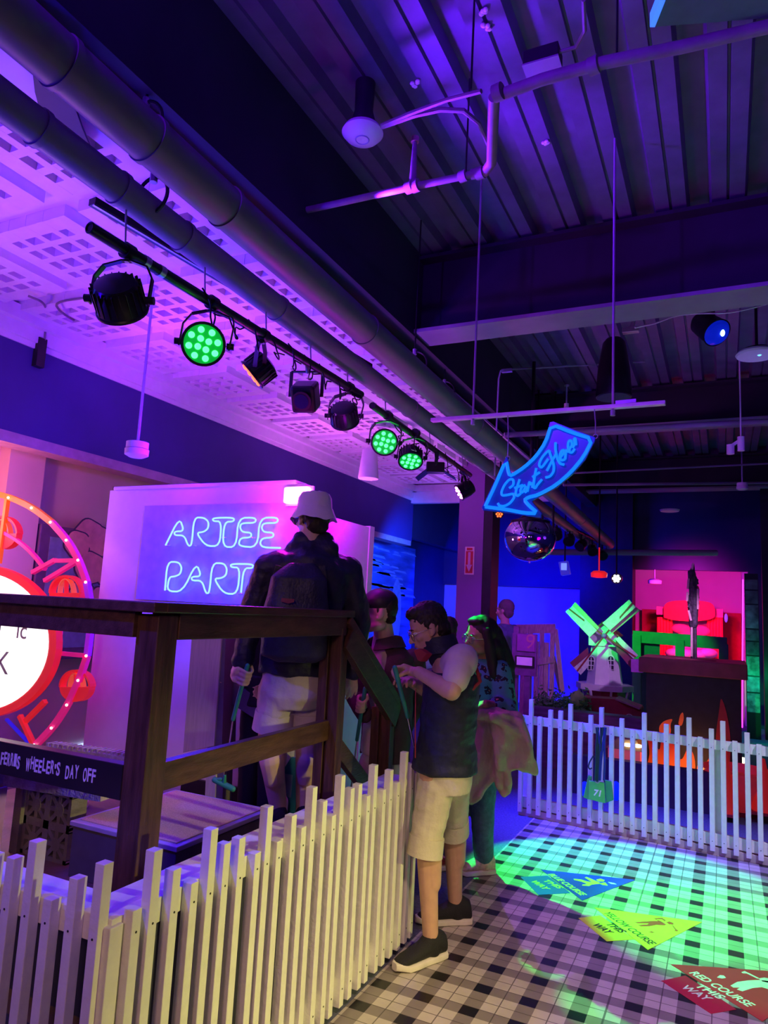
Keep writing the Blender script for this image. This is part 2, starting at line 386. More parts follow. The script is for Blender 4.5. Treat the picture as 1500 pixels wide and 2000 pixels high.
# right wall (beyond the frame edge) and far wall pieces
struct(MB().b2((3.2, -1.6, 0), (3.3, 16, 4.7)).build('wall_right', m_navy))
struct(MB().b2((-5.6, -1.7, 0), (3.3, -1.6, 4.7)).build('wall_rear', m_navy))
m_farwhite = mat('light_far_wall', (.6, .6, .66), .7, var=.08, scale=2)
struct(MB().b2((-5.3, 14, 0), (-2.44, 14.1, 2.26)).build('wall_back', m_farwhite))
struct(MB().b2((-5.3, 13.9, 2.26), (-2.44, 14.1, 4.6)).build('wall_back', m_navy2))
struct(MB().b2((-2.44, 13.6, 0), (-1.50, 14.1, 4.6)).build('wall_back', m_black))
struct(MB().b2((-1.50, 13.9, 2.66), (3.2, 14.05, 4.6)).build('wall_back', m_navy2))
struct(MB().b2((-1.8, 15.5, 0), (3.2, 15.6, 3.2)).build('wall_back', mat('pale_far_wall', (.7, .6, .66), .7, var=.06, scale=2)))
struct(MB().b2((-1.50, 14.05, 2.95), (3.2, 15.5, 3.0)).build('ceiling', m_navy2))
struct(MB().b2((.31, 14.05, 0), (.39, 15.5, 3.0)).build('wall_divider', mat('pale_far_wall2', (.7, .6, .66), .7, var=.06, scale=2)))
struct(MB().b2((.39, 13.9, 0), (.75, 14.0, 2.66)).build('wall_back', m_navy2))
struct(MB().b2((.55, 12.6, 0), (1.4, 12.8, 4.47)).build('wall_back', m_black))
# purple column
o = thing('trim_9', '', '', (-2.75, 9.1, 0)); del o['label']; del o['category']; struct(o)
m_col = mat('painted_column', (.32, .14, .42), .55, var=.06, scale=2)
xa, xb = UY(893, 1100, 8.95).x, UY(942, 1100, 8.95).x
MB().b2((xa, 8.95, 0), (xb, 9.25, 4.5)).build('shaft', m_col, o)
struct(MB().b2((xb, 8.96, 0), (xb+.12, 9.3, 4.5)).build('wall_column_side', m_black))
# extinguisher sign on the column
s = thing('arrow_sign', 'red arrow-down sign with pale border on the purple column', 'sign', (0, 0, 0)); p0 = UY(907, 1122, 8.94); p1 = UY(927, 1068, 8.94)
s.location = (p0.x, 8.94, p0.z); ORG[s.name] = V(s.location)
MB().b2((p0.x, 8.935, p0.z), (p1.x, 8.948, p1.z)).build('sign_plate', mat('pink_white_border', (.85, .55, .7), .4, emit=(.5, .1, .3), es=.12), s)
wd, hg = p1.x-p0.x, p1.z-p0.z
MB().b2((p0.x+wd*.12, 8.928, p0.z+hg*.05), (p1.x-wd*.12, 8.936, p1.z-hg*.16)).build('red_field', mat('sign_red', (.8, .02, .04), .4), s)
cx = (p0.x+p1.x)/2; a = MB(); aw = wd*.13
a.prism([(cx-aw, 8.926, p1.z-hg*.2), (cx-aw, 8.926, p0.z+hg*.35), (cx-wd*.32, 8.926, p0.z+hg*.35), (cx, 8.926, p0.z+hg*.1), (cx+wd*.32, 8.926, p0.z+hg*.35), (cx+aw, 8.926, p0.z+hg*.35), (cx+aw, 8.926, p1.z-hg*.2)], (0, .003, 0))
a.build('arrow', mat('sign_pink', (.9, .45, .7), .4), s)
MB().b2((p0.x+wd*.2, 8.926, p1.z-hg*.13), (p1.x-wd*.2, 8.936, p1.z-hg*.04)).build('heading_bar', mat('sign_red', (.8, .02, .04), .4), s)

# ================================================================ pipes under the ceiling
def duct(name, label, a, b, r0, joints):
    o = thing(name, label, 'pipe', (a+b)/2); MB().cone(a, b, r0, r0, 32).build('pipe_run', m_pipe, o, True)
    for t in joints:
        c = a.lerp(b, t); d = (b-a).normalized()
        MB().cyl(c-d*.012, c+d*.012, r0+.006, 32).build('joint_band', m_pipe, o, True)
    return o
u0, u1 = D(60, 70, 2.15), UY(1190, 1063, 12.3); d = (u1-u0).normalized()
duct('ceiling_pipe', 'larger grey round pipe, upper of the two running along the ceiling', u0-d*1.6, u1, .088, [.135, .165, .2, .3, .45, .6, .8])
u0, u1 = D(20, 208, 2.4), UY(1157, 1066, 12.0); d = (u1-u0).normalized()
duct('ceiling_pipe', 'slimmer grey round pipe, lower of the two, just above the stage light bars', u0-d*1.6, u1, .066, [.14, .17, .2, .26, .4, .55, .75])
def pipe_hanger(px, py, dd, r, ztop, label, m=m_blackmetal):
    p = D(px, py, dd); o = thing('pipe_hanger', label, 'hanger', p, 'clevis hangers holding the ceiling pipes')
    d = V((-.03, 1, 0)).normalized()
    MB().torus(p-V((0, 0, r)), d, r+.012, .008, 28, 6).build('ring', m, o, True)
    MB().cyl(p, (p.x, p.y, ztop), .006, 8).build('rod', m, o); MB().cyl(p-V((0, 0, .01)), p+V((0, 0, .03)), .016, 8).build('nut', m_steel, o)
pipe_hanger(285, 205, 3.0, .085, 4.5, 'dark pipe hanger with shiny nut at the upper pipe, top left')
pipe_hanger(300, 352, 2.95, .07, 3.7, 'black clevis hanger astride the lower pipe, near the light bar end')
pipe_hanger(810, 690, 5.0, .085, 4.5, 'thin ring hanger at the upper pipe left of the white strut')
pipe_hanger(868, 748, 6.2, .085, 4.5, 'smaller ring hanger at the upper pipe, behind the white strut end')
# sprinkler pipe loop
zs = 4.25
def sp(px, py, z): return UZ(px, py, z)
o = thing('sprinkler_pipe', 'bent grey sprinkler pipe crossing under the steel deck', 'pipe', sp(800, 365, 4.1))
P = [sp(380, 458, 3.95), sp(510, 430, 3.95), sp(800, 366, 3.95), sp(920, 341, 3.95)]
MB().tube(P, .019, 12).build('lower_run', m_sprink, o, True)
e0 = P[-1]; q = sp(965, 190, 3.95); q = V((q.x, q.y, 3.95))
MB().tube([e0, e0.lerp(sp(950, 335, 3.95), .9), sp(960, 318, 3.95), q], .026, 12).build('elbow_riser', m_sprink, o, True)
MB().tube([q, sp(1060, 155, 3.95), sp(1180, 122, 3.95), sp(1330, 92, 3.95), sp(1500, 52, 3.95), sp(1700, 0, 3.95)], .026, 12).build('upper_run', m_sprink, o, True)
for a_, r_ in ((sp(800, 366, 3.95), .032), (sp(812, 363, 3.95), .034), (sp(905, 344, 3.95), .03), (sp(938, 338, 3.95), .032), (sp(973, 180, 3.95), .036), (sp(1160, 128, 3.95), .036)):
    MB().cyl(a_-V((.02, -.004, 0)), a_+V((.02, -.004, 0)), r_, 14).build('coupling', m_sprink, o, True)
a_ = sp(806, 364, 3.95); MB().cone(a_, a_+V((0, 0, .26)), .022, .012, 12).build('sprinkler_drop', m_sprink, o, True)
MB().cyl(a_+V((0, 0, .26)), a_+V((0, 0, .29)), .022, 12).build('sprinkler_head', mat('brass', (.6, .42, .3), .3, .9), o)
for px, py in ((910, 340), (920, 175), (1205, 115)):
    a_ = sp(px, py, 3.95); MB().cyl(a_, (a_.x, a_.y, 4.5), .005, 6).build('hanger_rod', m_blackmetal, o)
o = thing('electrical_conduit', 'thin curved conduit and cable leading to the ceiling smoke detector', 'conduit', sp(800, 230, 4.2))
MB().tube([sp(745, 245, 4.2), sp(800, 222, 4.2), sp(870, 196, 4.15), sp(940, 178, 4.1)], .011, 8).build('cable', m_sprink, o, True)
MB().tube([sp(745, 248, 4.2), sp(810, 225, 4.2), sp(860, 214, 4.2), sp(905, 216, 4.2), sp(935, 240, 4.2), sp(955, 285, 4.2)], .013, 8).build('cable', m_sprink, o, True)
MB().tube([sp(1090, 102, 4.2), sp(1125, 92, 4.2), sp(1142, 60, 4.2), sp(1140, 0, 4.2)], .009, 8).build('cable', m_sprink, o, True)
p = sp(1060, 118, 4.2)
o = thing('junction_box', 'small grey junction box beside the sprinkler pipe', 'electrical box', p); MB().box(p, (.16, .10, .07)).build('box_body', m_black, o, False, .004); MB().box(p-V((-.0, .0, .038)), (.165, .105, .008)).build('cover', m_flange, o)
p = sp(708, 262, 4.2)
o = thing('smoke_detector', 'round white smoke detector under the steel deck', 'smoke detector', p)
MB().lathe([(.0, -.03), (.03, -.035), (.09, -.02), (.112, .005), (.10, .028), (.03, .03)], p, n=32).build('detector_cap', m_white, o, True)
MB().torus(p-V((0, 0, .033)), (0, 0, 1), .035, .004, 24, 6).build('sensor_ring', mat('blue_grey_plastic', (.35, .35, .6), .4), o)
MB().lathe([(.06, .03), (.07, .06), (.05, .13), (.055, .30)], p, n=20).build('mount', m_black, o, True)
# top right light fixture
o = thing('strip_fixture', 'green lit strip fixture cut by the top right corner', 'light fixture', sp(1400, 5, 4.0))
MB().bar(sp(1283, 14, 4.0), sp(1600, -12, 4.0), .13, .05).build('fixture_body', mat('green_lit_metal', (.10, .20, .16), .5), o)  # green light falling on the body is put into its colour
MB().bar(sp(1279, 14, 3.99), sp(1289, 14, 3.99), .12, .06).build('lit_end', emis('end_glow', (.05, .2, 1), 1.2), o)
# top left blue lamp behind the pipe
p = D(68, -2, 2.7)
o = thing('dome_lamp', 'blue lit dome lamp above the pipes in the top left corner', 'lamp', p)
MB().lathe([(.02, -.055), (.06, -.045), (.085, 0)], p, n=28).build('lens', emis('dome_blue', (.05, .05, 1), 3), o, True)
MB().lathe([(.085, 0), (.09, .015), (.06, .12), (.03, .14)], p, n=28).build('housing', m_white, o, True)
MB().lathe([(.022, -.17), (.07, -.06), (.088, .0)], p+V((.02, -.01, -.01)), n=28).build('cage', mat('clear_shade', (.5, .4, .6), .2), o, True) if False else None
# ceiling flecks of old fireproofing
for px, py in ((948, 25), (952, 52), (812, 165), (1068, 280)):
    p = sp(px, py, 4.49); b_ = MB()
    for k in range(5): b_.ell(p+V((random.uniform(-.02, .02), random.uniform(-.02, .02), 0)), (.014, .012, .01), n=7, m=5)
    tag(b_.build('plaster_fleck', mat('fleck', (.8, .75, .7), .9), smooth=True), 'pale crumb of old plaster stuck to the steel deck', 'fleck', 'plaster flecks on the deck')
# ================================================================ picket fences
LF = [(1.587, 0.83), (1.65, 0.967), (1.737, 0.891), (1.823, 0.828), (1.899, 0.964), (1.972, 0.902), (2.051, 0.899), (2.148, 0.825), (2.206, 0.965), (2.28, 0.83), (2.37, 0.898), (2.444, 0.838), (2.512, 0.971), (2.599, 0.901), (2.68, 0.827), (2.743, 0.973), (2.835, 0.904), (2.908, 0.907), (2.996, 0.84), (3.062, .962), (3.134, 0.962), (3.164, 0.833), (3.238, 0.909), (3.325, 0.836), (3.416, 0.966), (3.5, 0.895), (3.571, 0.839)]
LF = [p for p in LF if p[0] != 3.134]
RF = [(-1.591, 0.832), (-1.51, 0.971), (-1.431, 0.834), (-1.339, 0.902), (-1.253, 0.905), (-1.169, 0.97), (-1.086, 0.832), (-1.001, 0.9), (-0.914, 0.972), (-0.833, 0.832), (-0.753, 0.903), (-0.669, 0.827), (-0.581, 0.968), (-0.501, 0.832), (-0.417, 0.901), (-0.338, 0.902), (-0.253, 0.971), (-0.176, 0.837), (-0.097, 0.908), (-0.018, 0.974), (0.061, 0.839), (0.143, 0.911), (0.22, 0.837), (.304, .905), (.386, .97)]
FF = [(-1.521, .962), (-1.612, .907), (-1.702, .834), (-1.785, .971), (-1.870, .911), (-1.955, .905), (-2.04, .834), (-2.125, .965), (-2.21, .9)]
def picket(c, d, nrm, h, parent):
    """one square picket with bevelled top and its screw heads"""
    b = MB(); w_ = .034; a = V((c[0], c[1], .03))
    prof = [(w_, .03), (w_, h-.004), (w_-.006, h), (.0, h), (0, .03)]
    b.box((c[0], c[1], (h+.03)/2), (w_, w_, h-.03), (d, nrm, V((0, 0, 1))))
    o = b.build('picket', m_fence, parent, bevel=.002)
    f = V((c[0], c[1], 0))+nrm*(w_/2+.0005)
    for z in (.772, .10): MB().cyl(f+V((0, 0, z)), f+nrm*.001+V((0, 0, z)), .0034, 6).build('screw', m_black, o)
ORGP = ORG
def fence(name, label, pts, d, nrm, loc, back=.035):
    o = thing(name, label, 'fence', loc)
    for (c, h) in pts: picket(c, d, nrm, h, o)
    return o
X, Y, Z = V((1, 0, 0)), V((0, 1, 0)), V((0, 0, 1))
of = fence('picket_fence', 'cream white picket fence running back to the man in the vest', [((-1.475, y), h) for y, h in LF], Y, X, (-1.5, 2.5, 0))
for z0, z1 in ((.745, .815), (.06, .15)): MB().b2((-1.53, 1.53, z0), (-1.492, 3.6, z1)).build('rail', m_fence, of, bevel=.002)
MB().b2((-1.535, 1.515, 0), (-1.480, 1.562, .80)).build('corner_post', m_fence, of, bevel=.003)
of2 = fence('picket_fence', 'mauve white picket fence across the bottom left, facing the viewer', [((x, 1.512), h) for x, h in FF], X, -Y, (-1.9, 1.53, 0))
for z0, z1 in ((.745, .815), (.06, .15)): MB().b2((-2.3, 1.53, z0), (-1.546, 1.566, z1)).build('rail', m_fence, of2, bevel=.002)
rd = V((1, -.1, 0)).normalized(); rn = V((-.1, -1, 0)).normalized()
def rf(x, off=0): return V((x, 6.065-.1*x, 0))-rn*off
of3 = fence('picket_fence', 'lilac white picket fence across the far side of the gingham floor', [((rf(x).x, rf(x).y), h) for x, h in RF], rd, rn, (-.5, 6.12, 0))
for z0, z1 in ((.755, .825), (.065, .15), (.0, .055)):
    a, b_ = rf(-1.61, .036), rf(.45, .036); zc = (z0+z1)/2
    MB().bar((a.x, a.y, zc), (b_.x, b_.y, zc), .036 if z0 else .06, z1-z0).build('rail' if z0 else 'floor_plate', m_fence if z0 else mat('scuffed_plate', (.5, .42, .42), .6), of3, bevel=.002)
for x in (-1.57, -.06):
    c = rf(x, .085); MB().box((c.x, c.y, .4), (.085, .06, .8), (rd, rn, Z)).build('post', m_fence, of3)

# ================================================================ raised deck with railing
dk = thing('wooden_platform', 'raised brown platform behind the picket fence with white edge ledge', 'platform', (-2.4, 2.4, 0))
MB().b2((-3.95, 1.64, .40), (-1.66, 3.50, .47)).build('deck_boards', m_deckwood, dk)
pb = thing('parapet_board', 'white topped low parapet board between picket fence and platform', 'parapet', (-1.6, 2.6, 0))
MB().b2((-1.66, 1.57, .76), (-1.535, 3.62, .80)).build('side_ledge', m_fence, pb)
MB().b2((-1.66, 1.64, 0), (-1.63, 3.6, .76)).build('side_skirt', m_navy2, pb)
MB().b2((-2.6, 1.57, .76), (-1.66, 1.68, .80)).build('front_ledge', m_fence, pb)
MB().b2((-2.6, 1.64, 0), (-1.66, 1.66, .76)).build('front_skirt', m_navy2, pb)
for i in range(2):
    MB().b2((-2.24, 3.50+i*.28, 0), (-1.66, 3.78+i*.28, .31-.155*i)).build('step', m_deckwood, dk)
rl = thing('handrail', 'dark stained wooden handrail around the platform, sloping down at its right end', 'railing', (-1.8, 2.6, .47))
def post(x, y, z0, z1, w_=.098, planks=False):
    if planks:
        o = MB().b2((x-w_/2, y-w_/2, z0), (x+w_/2, y+w_/2, z1)).build('post', m_brown, rl, bevel=.003)
        MB().b2((x-w_/2-.016, y-w_/2-.022, z0), (x-w_*.1, y-w_/2+.001, z1-.05)).build('post_board', m_brown, o, bevel=.003)
        MB().b2((x+w_*.06, y-w_/2-.018, z0), (x+w_/2+.02, y-w_/2+.001, z1-.05)).build('post_board', m_brown, o, bevel=.003)
    else: MB().b2((x-w_/2, y-w_/2, z0), (x+w_/2, y+w_/2, z1)).build('post', m_brown, rl, bevel=.004)
post(-1.775, 1.90, .47, 1.62); post(-1.82, 3.26, .47, 1.62, .088, True); post(-1.81, 3.88, .0, 1.16, .088, True); post(-2.70, 1.9, .47, 1.62)
MB().bar((-1.775, 1.86, 1.645), (-1.815, 3.30, 1.645), .145, .035).build('top_rail', m_brownh, rl, bevel=.004)
MB().bar((-1.835, 1.95, 1.585), (-1.873, 3.22, 1.585), .036, .09).build('top_skirt', m_brownh, rl, bevel=.003)
MB().bar((-1.74, 1.95, 1.585), (-1.778, 3.25, 1.585), .036, .10).build('top_skirt', m_brownh, rl, bevel=.003)
MB().bar((-1.705, 1.875, 1.645), (-3.2, 1.875, 1.645), .145, .0352).build('top_rail', m_brownh, rl, bevel=.004)
MB().bar((-1.82, 1.85, 1.585), (-3.2, 1.85, 1.585), .036, .09).build('top_skirt', m_brownh, rl, bevel=.003)
MB().bar((-1.79, 1.95, 1.06), (-1.825, 3.22, 1.06), .04, .098).build('mid_rail', m_brownh, rl, bevel=.003)
tb = MB().bar((-1.82, 1.87, 1.06), (-3.2, 1.87, 1.06), .045, .115).build('title_board', mat('black_board', (.016, .014, .018), .35), rl, bevel=.003)
# the sloped part down the steps
MB().bar((-1.80, 3.26, 1.615), (-1.795, 3.93, 1.135), .115, .045).build('sloped_rail', m_brownh, rl, bevel=.004)
MB().bar((-1.765, 3.27, 1.53), (-1.76, 3.92, 1.055), .04, .14).build('sloped_skirt', m_brownh, rl, bevel=.004)
MB().bar((-1.83, 3.28, 1.0), (-1.83, 3.86, .58), .04, .085).build('sloped_mid_rail', m_brownh, rl, bevel=.003)
# lettering on the board
p = UY(0, 1483, 1.846); q = UY(190, 1527, 1.846)
x = p.x-.004; lets = [('FERRIS', .0), ('WHEELER\'S', 1), ('DAY', 2), ('OFF', 3)]
m_let = mat('silver_letters', (.75, .72, .78), .5)
px_words = [(0, 38), (50, 118), (129, 155), (164, 189)]
rnd = random.Random(3)
for (wd, _), (a, b_) in zip(lets, px_words):
    xa = UY(a, 1490, 1.846).x; xb = UY(b_, 1500, 1.846).x; n = len(wd); st = (xb-xa)/n
    adv = [.45 if ch == "'" else 1.25 if ch == 'W' else 1 for ch in wd]; tot = sum(adv); pos = xa
    for ch, ad in zip(wd, adv):
        dz = rnd.uniform(-.006, .006); w_ = (xb-xa)/tot*ad
        lo = text('letter', ch, .062 if ch != "'" else .05, (pos, 1.8465, 1.040+dz), X, Z, m_let, tb, .0008, bold=.0012)
        xs = [v.co.x for v in lo.data.vertices]; x0_, x1_ = min(xs), max(xs); k = w_*.82/max(x1_-x0_, 1e-4)
        for v in lo.data.vertices: v.co.x = x0_+(v.co.x-x0_)*k+(pos+w_*.08-x0_-ORG[tb.name].x)
        pos += w_
# ================================================================ tee box, breeze block and props on the platform
t = thing('tee_box', 'dark box topped with tan mat and blue rim, behind the corner post', 'box', (-2.35, 2.6, .47))
c1, c2, c3 = UZ(170, 1604, .66), UZ(378, 1592, .66), UZ(255, 1560, .66)
bx = [V((-2.56, 2.34, 0)), V((-1.98, 2.34, 0)), V((-1.98, 2.98, 0)), V((-2.56, 2.98, 0))]
MB().b2((-2.56, 2.34, .47), (-1.98, 2.98, .68)).build('box_body', mat('charcoal_box', (.10, .09, .11), .6), t, bevel=.004)
MB().b2((-2.57, 2.33, .68), (-1.97, 2.99, .70)).build('rim', mat('lilac_trim', (.5, .45, .7), .3, .3), t, bevel=.003)
MB().b2((-2.54, 2.36, .70), (-2.0, 2.96, .705)).build('mat', mat('tan_mat', (.62, .42, .36), .95, var=.3, scale=300, bump=.5, bscale=400), t)
m_blk = mat('grey_breeze_block', (.20, .17, .22), .85, var=.15, bump=.4, bscale=120)
t = thing('breeze_block', 'grey pierced breeze block with sunburst openings', 'block', (-2.75, 2.45, .47))
def breeze(cx, cy, z0, s_):
    b = MB(); y0, y1 = cy, cy+.09; e = .018
    for (xa, xb, za, zb) in ((0, s_, 0, e), (0, s_, s_-e, s_), (0, e, 0, s_), (s_-e, s_, 0, s_)): b.b2((cx+xa, y0, z0+za), (cx+xb, y1, z0+zb))
    c = V((cx+s_/2, y0+.045, z0+s_/2))
    for k in range(8):
        a = k*PI/4; r1 = s_*.5*(1 if k % 2 == 0 else 1.36); b.bar(c, c+V((math.cos(a)*r1, 0, math.sin(a)*r1)), .088, .02, up=(0, 1, 0)) if False else b.box(c+V((math.cos(a)*r1/2, 0, math.sin(a)*r1/2)), (r1, .088, .02), (V((math.cos(a), 0, math.sin(a))), Y, V((-math.sin(a), 0, math.cos(a)))))
    b.cyl(c-Y*.046, c+Y*.046, .03, 12)
    return b
for i in range(2): breeze(-2.82, 2.42, .47+i*.15, .15).build('block_unit', m_blk, t)
for i in range(2): breeze(-2.97, 2.42, .47+i*.15, .15).build('block_unit', m_blk, t)
MB().b2((-3.02, 2.40, .47), (-2.97, 2.52, .79)).build('side_pier', m_blk, t)
m_cast = mat('rough_grey_stone', (.42, .34, .42), .9, var=.25, scale=30, bump=.6, bscale=70)
t = thing('toy_castle_wall', 'rough grey toothed stone wall of a miniature castle, below the title board', 'castle wall', (-2.9, 2.5, .79))
def toothed(a, b_, z0, z1, n, name, par):
    b = MB(); b.bar(V((a[0], a[1], (z0+z1)/2)), V((b_[0], b_[1], (z0+z1)/2)), .06, z1-z0)
    for i in range(n):
        q = V((a[0], a[1], z1+.006)).lerp(V((b_[0], b_[1], z1+.006)), (i+.5)/n); b.box(q, (.013, .06, .016))
    return b.build(name, m_cast, par)
toothed((-2.95, 2.30), (-2.42, 2.37), .80, .90, 20, 'front_wall', t); toothed((-2.97, 2.52), (-2.40, 2.60), .84, .94, 20, 'rear_wall', t)
MB().b2((-3.17, 2.24, .80), (-2.97, 2.40, .95)).build('corner_tower', m_cast, t, bevel=.006)
b = MB()
for i in range(6): b.box((-3.155+.034*i, 2.25, .957), (.018, .03, .02))
b.build('tower_teeth', m_cast, t)
t = thing('skittle_prop', 'tan waisted prop with red and teal sides under the castle tower', 'prop', (-3.05, 2.3, .47))
pr_ = [(.07, .0), (.075, .1), (.052, .2), (.05, .24), (.085, .31), (.09, .33)]
MB().lathe([(r, h) for r, h in pr_], (-3.08, 2.30, .47), n=20).build('waisted_body', mat('tan_prop', (.6, .42, .42), .6), t, True)
for s_ in (-1, 1):
    MB().prism([(-3.08+s_*.078, 2.27, .47), (-3.08+s_*.125, 2.27, .47), (-3.08+s_*.10, 2.27, .78), (-3.08+s_*.085, 2.27, .76), (-3.08+s_*.056, 2.27, .70)], (0, .03, 0)).build('red_side', mat('prop_red', (.75, .04, .05), .5), t)
    MB().b2((-3.08+s_*.07, 2.265, .62), (-3.08+s_*.10, 2.272, .66)).build('teal_mark', mat('prop_teal', (.02, .35, .45), .5), t)
MB().b2((-2.965, 2.26, .47), (-2.95, 2.30, .79)).build('lilac_edge', mat('lilac_plastic', (.5, .25, .9), .4), t)
def crown(p, r, h, par, m, n=7):
    b = MB(); b.lathe([(r*.85, 0), (r, h*.55), (r*.9, h*.55), (r*.75, .005)], p, n=28)
    for k in range(n):
        a = 2*PI*k/n; c = V(p)+V((math.cos(a)*r*.95, math.sin(a)*r*.95, h*.5)); tt = V((-math.sin(a), math.cos(a), 0)); b.prism([c-tt*r*.4, c+tt*r*.4, c+V((math.cos(a)*r*.1, math.sin(a)*r*.1, h*.5))], V((math.cos(a), math.sin(a), 0))*.006)
    return b.build('crown_cup', m, par)
t = thing('crown_pot', 'pink crown shaped pot glowing between castle tower and breeze block', 'pot', (-3.1, 3.1, .47))
crown((-3.38, 3.05, .50), .085, .17, t, mat('pink_crown', (.85, .35, .4), .5)); MB().cyl((-3.38, 3.05, .47), (-3.38, 3.05, .50), .10, 24).build('pot_base', mat('pink_crown', (.85, .35, .4), .5), t)

# ================================================================ grey newel post of the far railing
m_grey = mat('brushed_grey_wood', (.46, .42, .50), .5, var=.12, scale=10, stretch=(12, 12, .8))
m_greyd = mat('shaded_grey_wood', (.13, .11, .17), .5)  # same grey wood on its shaded side, the shade put into the colour
t = thing('newel_post', 'pale grey wide board post with a narrower leg on the far side of the platform', 'post', (-2.65, 3.3, .47))
pa, pb = D(402, 1205, 3.75), D(388, 1462, 3.82)
lw = D(412, 1597, 3.88)
yA = 3.22
def yb(px, py): return UY(px, py, yA)
ol = [yb(377, 1200), yb(436, 1200), yb(418, 1457), yb(357, 1470)]
MB().prism([(v.x, yA, v.z) for v in ol], (0, .10, 0)).build('front_board', m_grey, t, bevel=.003)
ol = [yb(436, 1200), yb(440, 1200), yb(431, 1457), yb(418, 1459)]
MB().prism([(v.x, yA+.01, v.z) for v in ol], (0, .12, 0)).build('shaded_side_face', m_greyd, t)
ol = [yb(398, 1455), yb(418, 1455), yb(411, 1593), yb(391, 1593)]
MB().prism([(v.x, yA+.03, max(v.z, .47)) for v in ol], (0, .07, 0)).build('leg', m_grey, t, bevel=.003)
ol = [yb(418, 1455), yb(430, 1455), yb(424, 1593), yb(411, 1593)]
MB().prism([(v.x, yA+.04, max(v.z, .47)) for v in ol], (0, .08, 0)).build('leg', m_greyd, t)
MB().bar(UY(437, 1340, 3.33), UY(520, 1392, 3.33), .04, .11).build('sloped_rail', m_greyd, t)

# ================================================================ neon panel booth
t = thing('neon_wall_panel', 'white wall panel carrying the blue neon lettering', 'panel', (-3.1, 3.6, .47))
MB().b2((-3.88, 3.56, .47), (-2.27, 3.64, 2.405)).build('main_board', m_wallwhite, t)
MB().b2((-3.82, 3.53, 2.40), (-2.32, 3.66, 2.425)).build('top_cap', m_white, t, bevel=.005)
MB().b2((-3.90, 3.60, 2.38), (-3.78, 3.68, 2.44)).build('corner_bracket', m_black, t)
MB().b2((-3.0, 3.535, .47), (-2.27, 3.56, .60)).build('baseboard', m_black, t)
ac = UY(440, 1090, 3.545)
MB().b2((UY(285, 990, 3.55).x, 3.54, 1.66), (UY(590, 990, 3.55).x, 3.552, UY(300, 988, 3.55).z)).build('acrylic_backer', mat('glow_tinted_acrylic', (.5, .48, .8), .15), t)  # clear sheet; the blue tint paints in part of the neon glow
t2 = thing('side_wall_panel', 'magenta lit return wall to the right of the neon panel', 'panel', (-2.3, 4.0, 0))
MB().b2((-2.33, 3.66, 0), (-2.27, 4.50, 2.25)).build('return_board', m_wallwhite, t2)
MB().b2((-2.335, 4.44, 0), (-2.262, 4.51, 2.26)).build('edge_trim', m_white, t2)
# neon lettering
m_neon = emis('neon_blue', (.04, .085, 1), 11.0)
def smooth(pts, k=2):
    for _ in range(k):
        q = [pts[0]]
        for a, b_ in zip(pts, pts[1:]): q += [a.lerp(b_, .22), a.lerp(b_, .78)]
        q.append(pts[-1]); pts = q
    return pts
def npts(L_, y=3.50): return [UY(300+x_/5.77, 980+y_/5.77, y) for x_, y_ in L_]
l1 = [(135, 490), (290, 180), (345, 330), (235, 335), (235, 378), (345, 378), (390, 500), (430, 490), (455, 178), (565, 178), (620, 225), (615, 300), (565, 340), (480, 350), (590, 500), (745, 498), (765, 222), (668, 218), (668, 182), (905, 178), (905, 222), (797, 228), (777, 508), (930, 512), (955, 182), (1150, 178), (1150, 238), (990, 240), (972, 290), (1000, 342), (1100, 348), (1100, 402), (975, 408), (955, 500), (1170, 516), (1195, 182), (1398, 176), (1398, 240), (1240, 240), (1215, 290), (1240, 342), (1350, 348), (1350, 402), (1225, 410), (1195, 470), (1235, 516), (1430, 520)]
l2 = [(128, 1000), (155, 678), (280, 678), (318, 740), (300, 815), (240, 842), (175, 848), (150, 1008), (325, 1014), (480, 690), (540, 840), (428, 845), (430, 888), (545, 888), (590, 1035), (630, 1025), (660, 692), (790, 692), (828, 755), (815, 830), (760, 862), (678, 865), (790, 1035), (945, 1040), (975, 742), (870, 738), (870, 700), (1120, 702), (1120, 748), (1015, 748), (985, 1025)]
l3 = [(1180, 705), (1255, 860), (1245, 1030)]; l4 = [(1255, 860), (1350, 705)]
ns = thing('neon_sign', 'blue neon tube sign reading ARTEE PARTY', 'neon sign', UY(430, 1085, 3.50))
for nm, L_ in (('artee_tube', l1), ('party_tube', l2), ('letter_tube', l3), ('letter_tube', l4)):
    MB().tube(smooth(npts(L_)), .0056, 8).build(nm, m_neon, ns, True)
for L_ in ([(135, 490)], [(430, 495)], [(770, 400)], [(1100, 402)], [(590, 500)], [(128, 990)], [(590, 1030)], [(950, 1035)]):
    a = npts(L_)[0]; MB().cyl(a, a+V((0, .04, 0)), .005, 8).build('standoff', m_white, ns)
# magenta lamp at the panel's upper corner
lp = thing('magenta_lamp', 'glaring white and magenta lamp on the neon panel top, beside the bucket hat', 'lamp', UY(582, 966, 3.5))
a, b_ = UY(557, 984, 3.50), UY(606, 951, 3.50)
MB().b2((a.x, 3.47, a.z), (b_.x, 3.52, b_.z)).build('lit_lens', emis('magenta_glare', (1, .10, .9), 14), lp, bevel=.012)
MB().b2((a.x-.01, 3.52, a.z-.01), (b_.x+.01, 3.535, b_.z+.01)).build('lamp_back', m_white, lp)
point('magenta_lamp_light', (UY(575, 966, 3.38).x, 3.36, 2.28), (1, .0, .80), 11, .05)
point('magenta_wing_light', (-2.05, 3.9, 2.35), (.55, .0, 1), 14, .05)

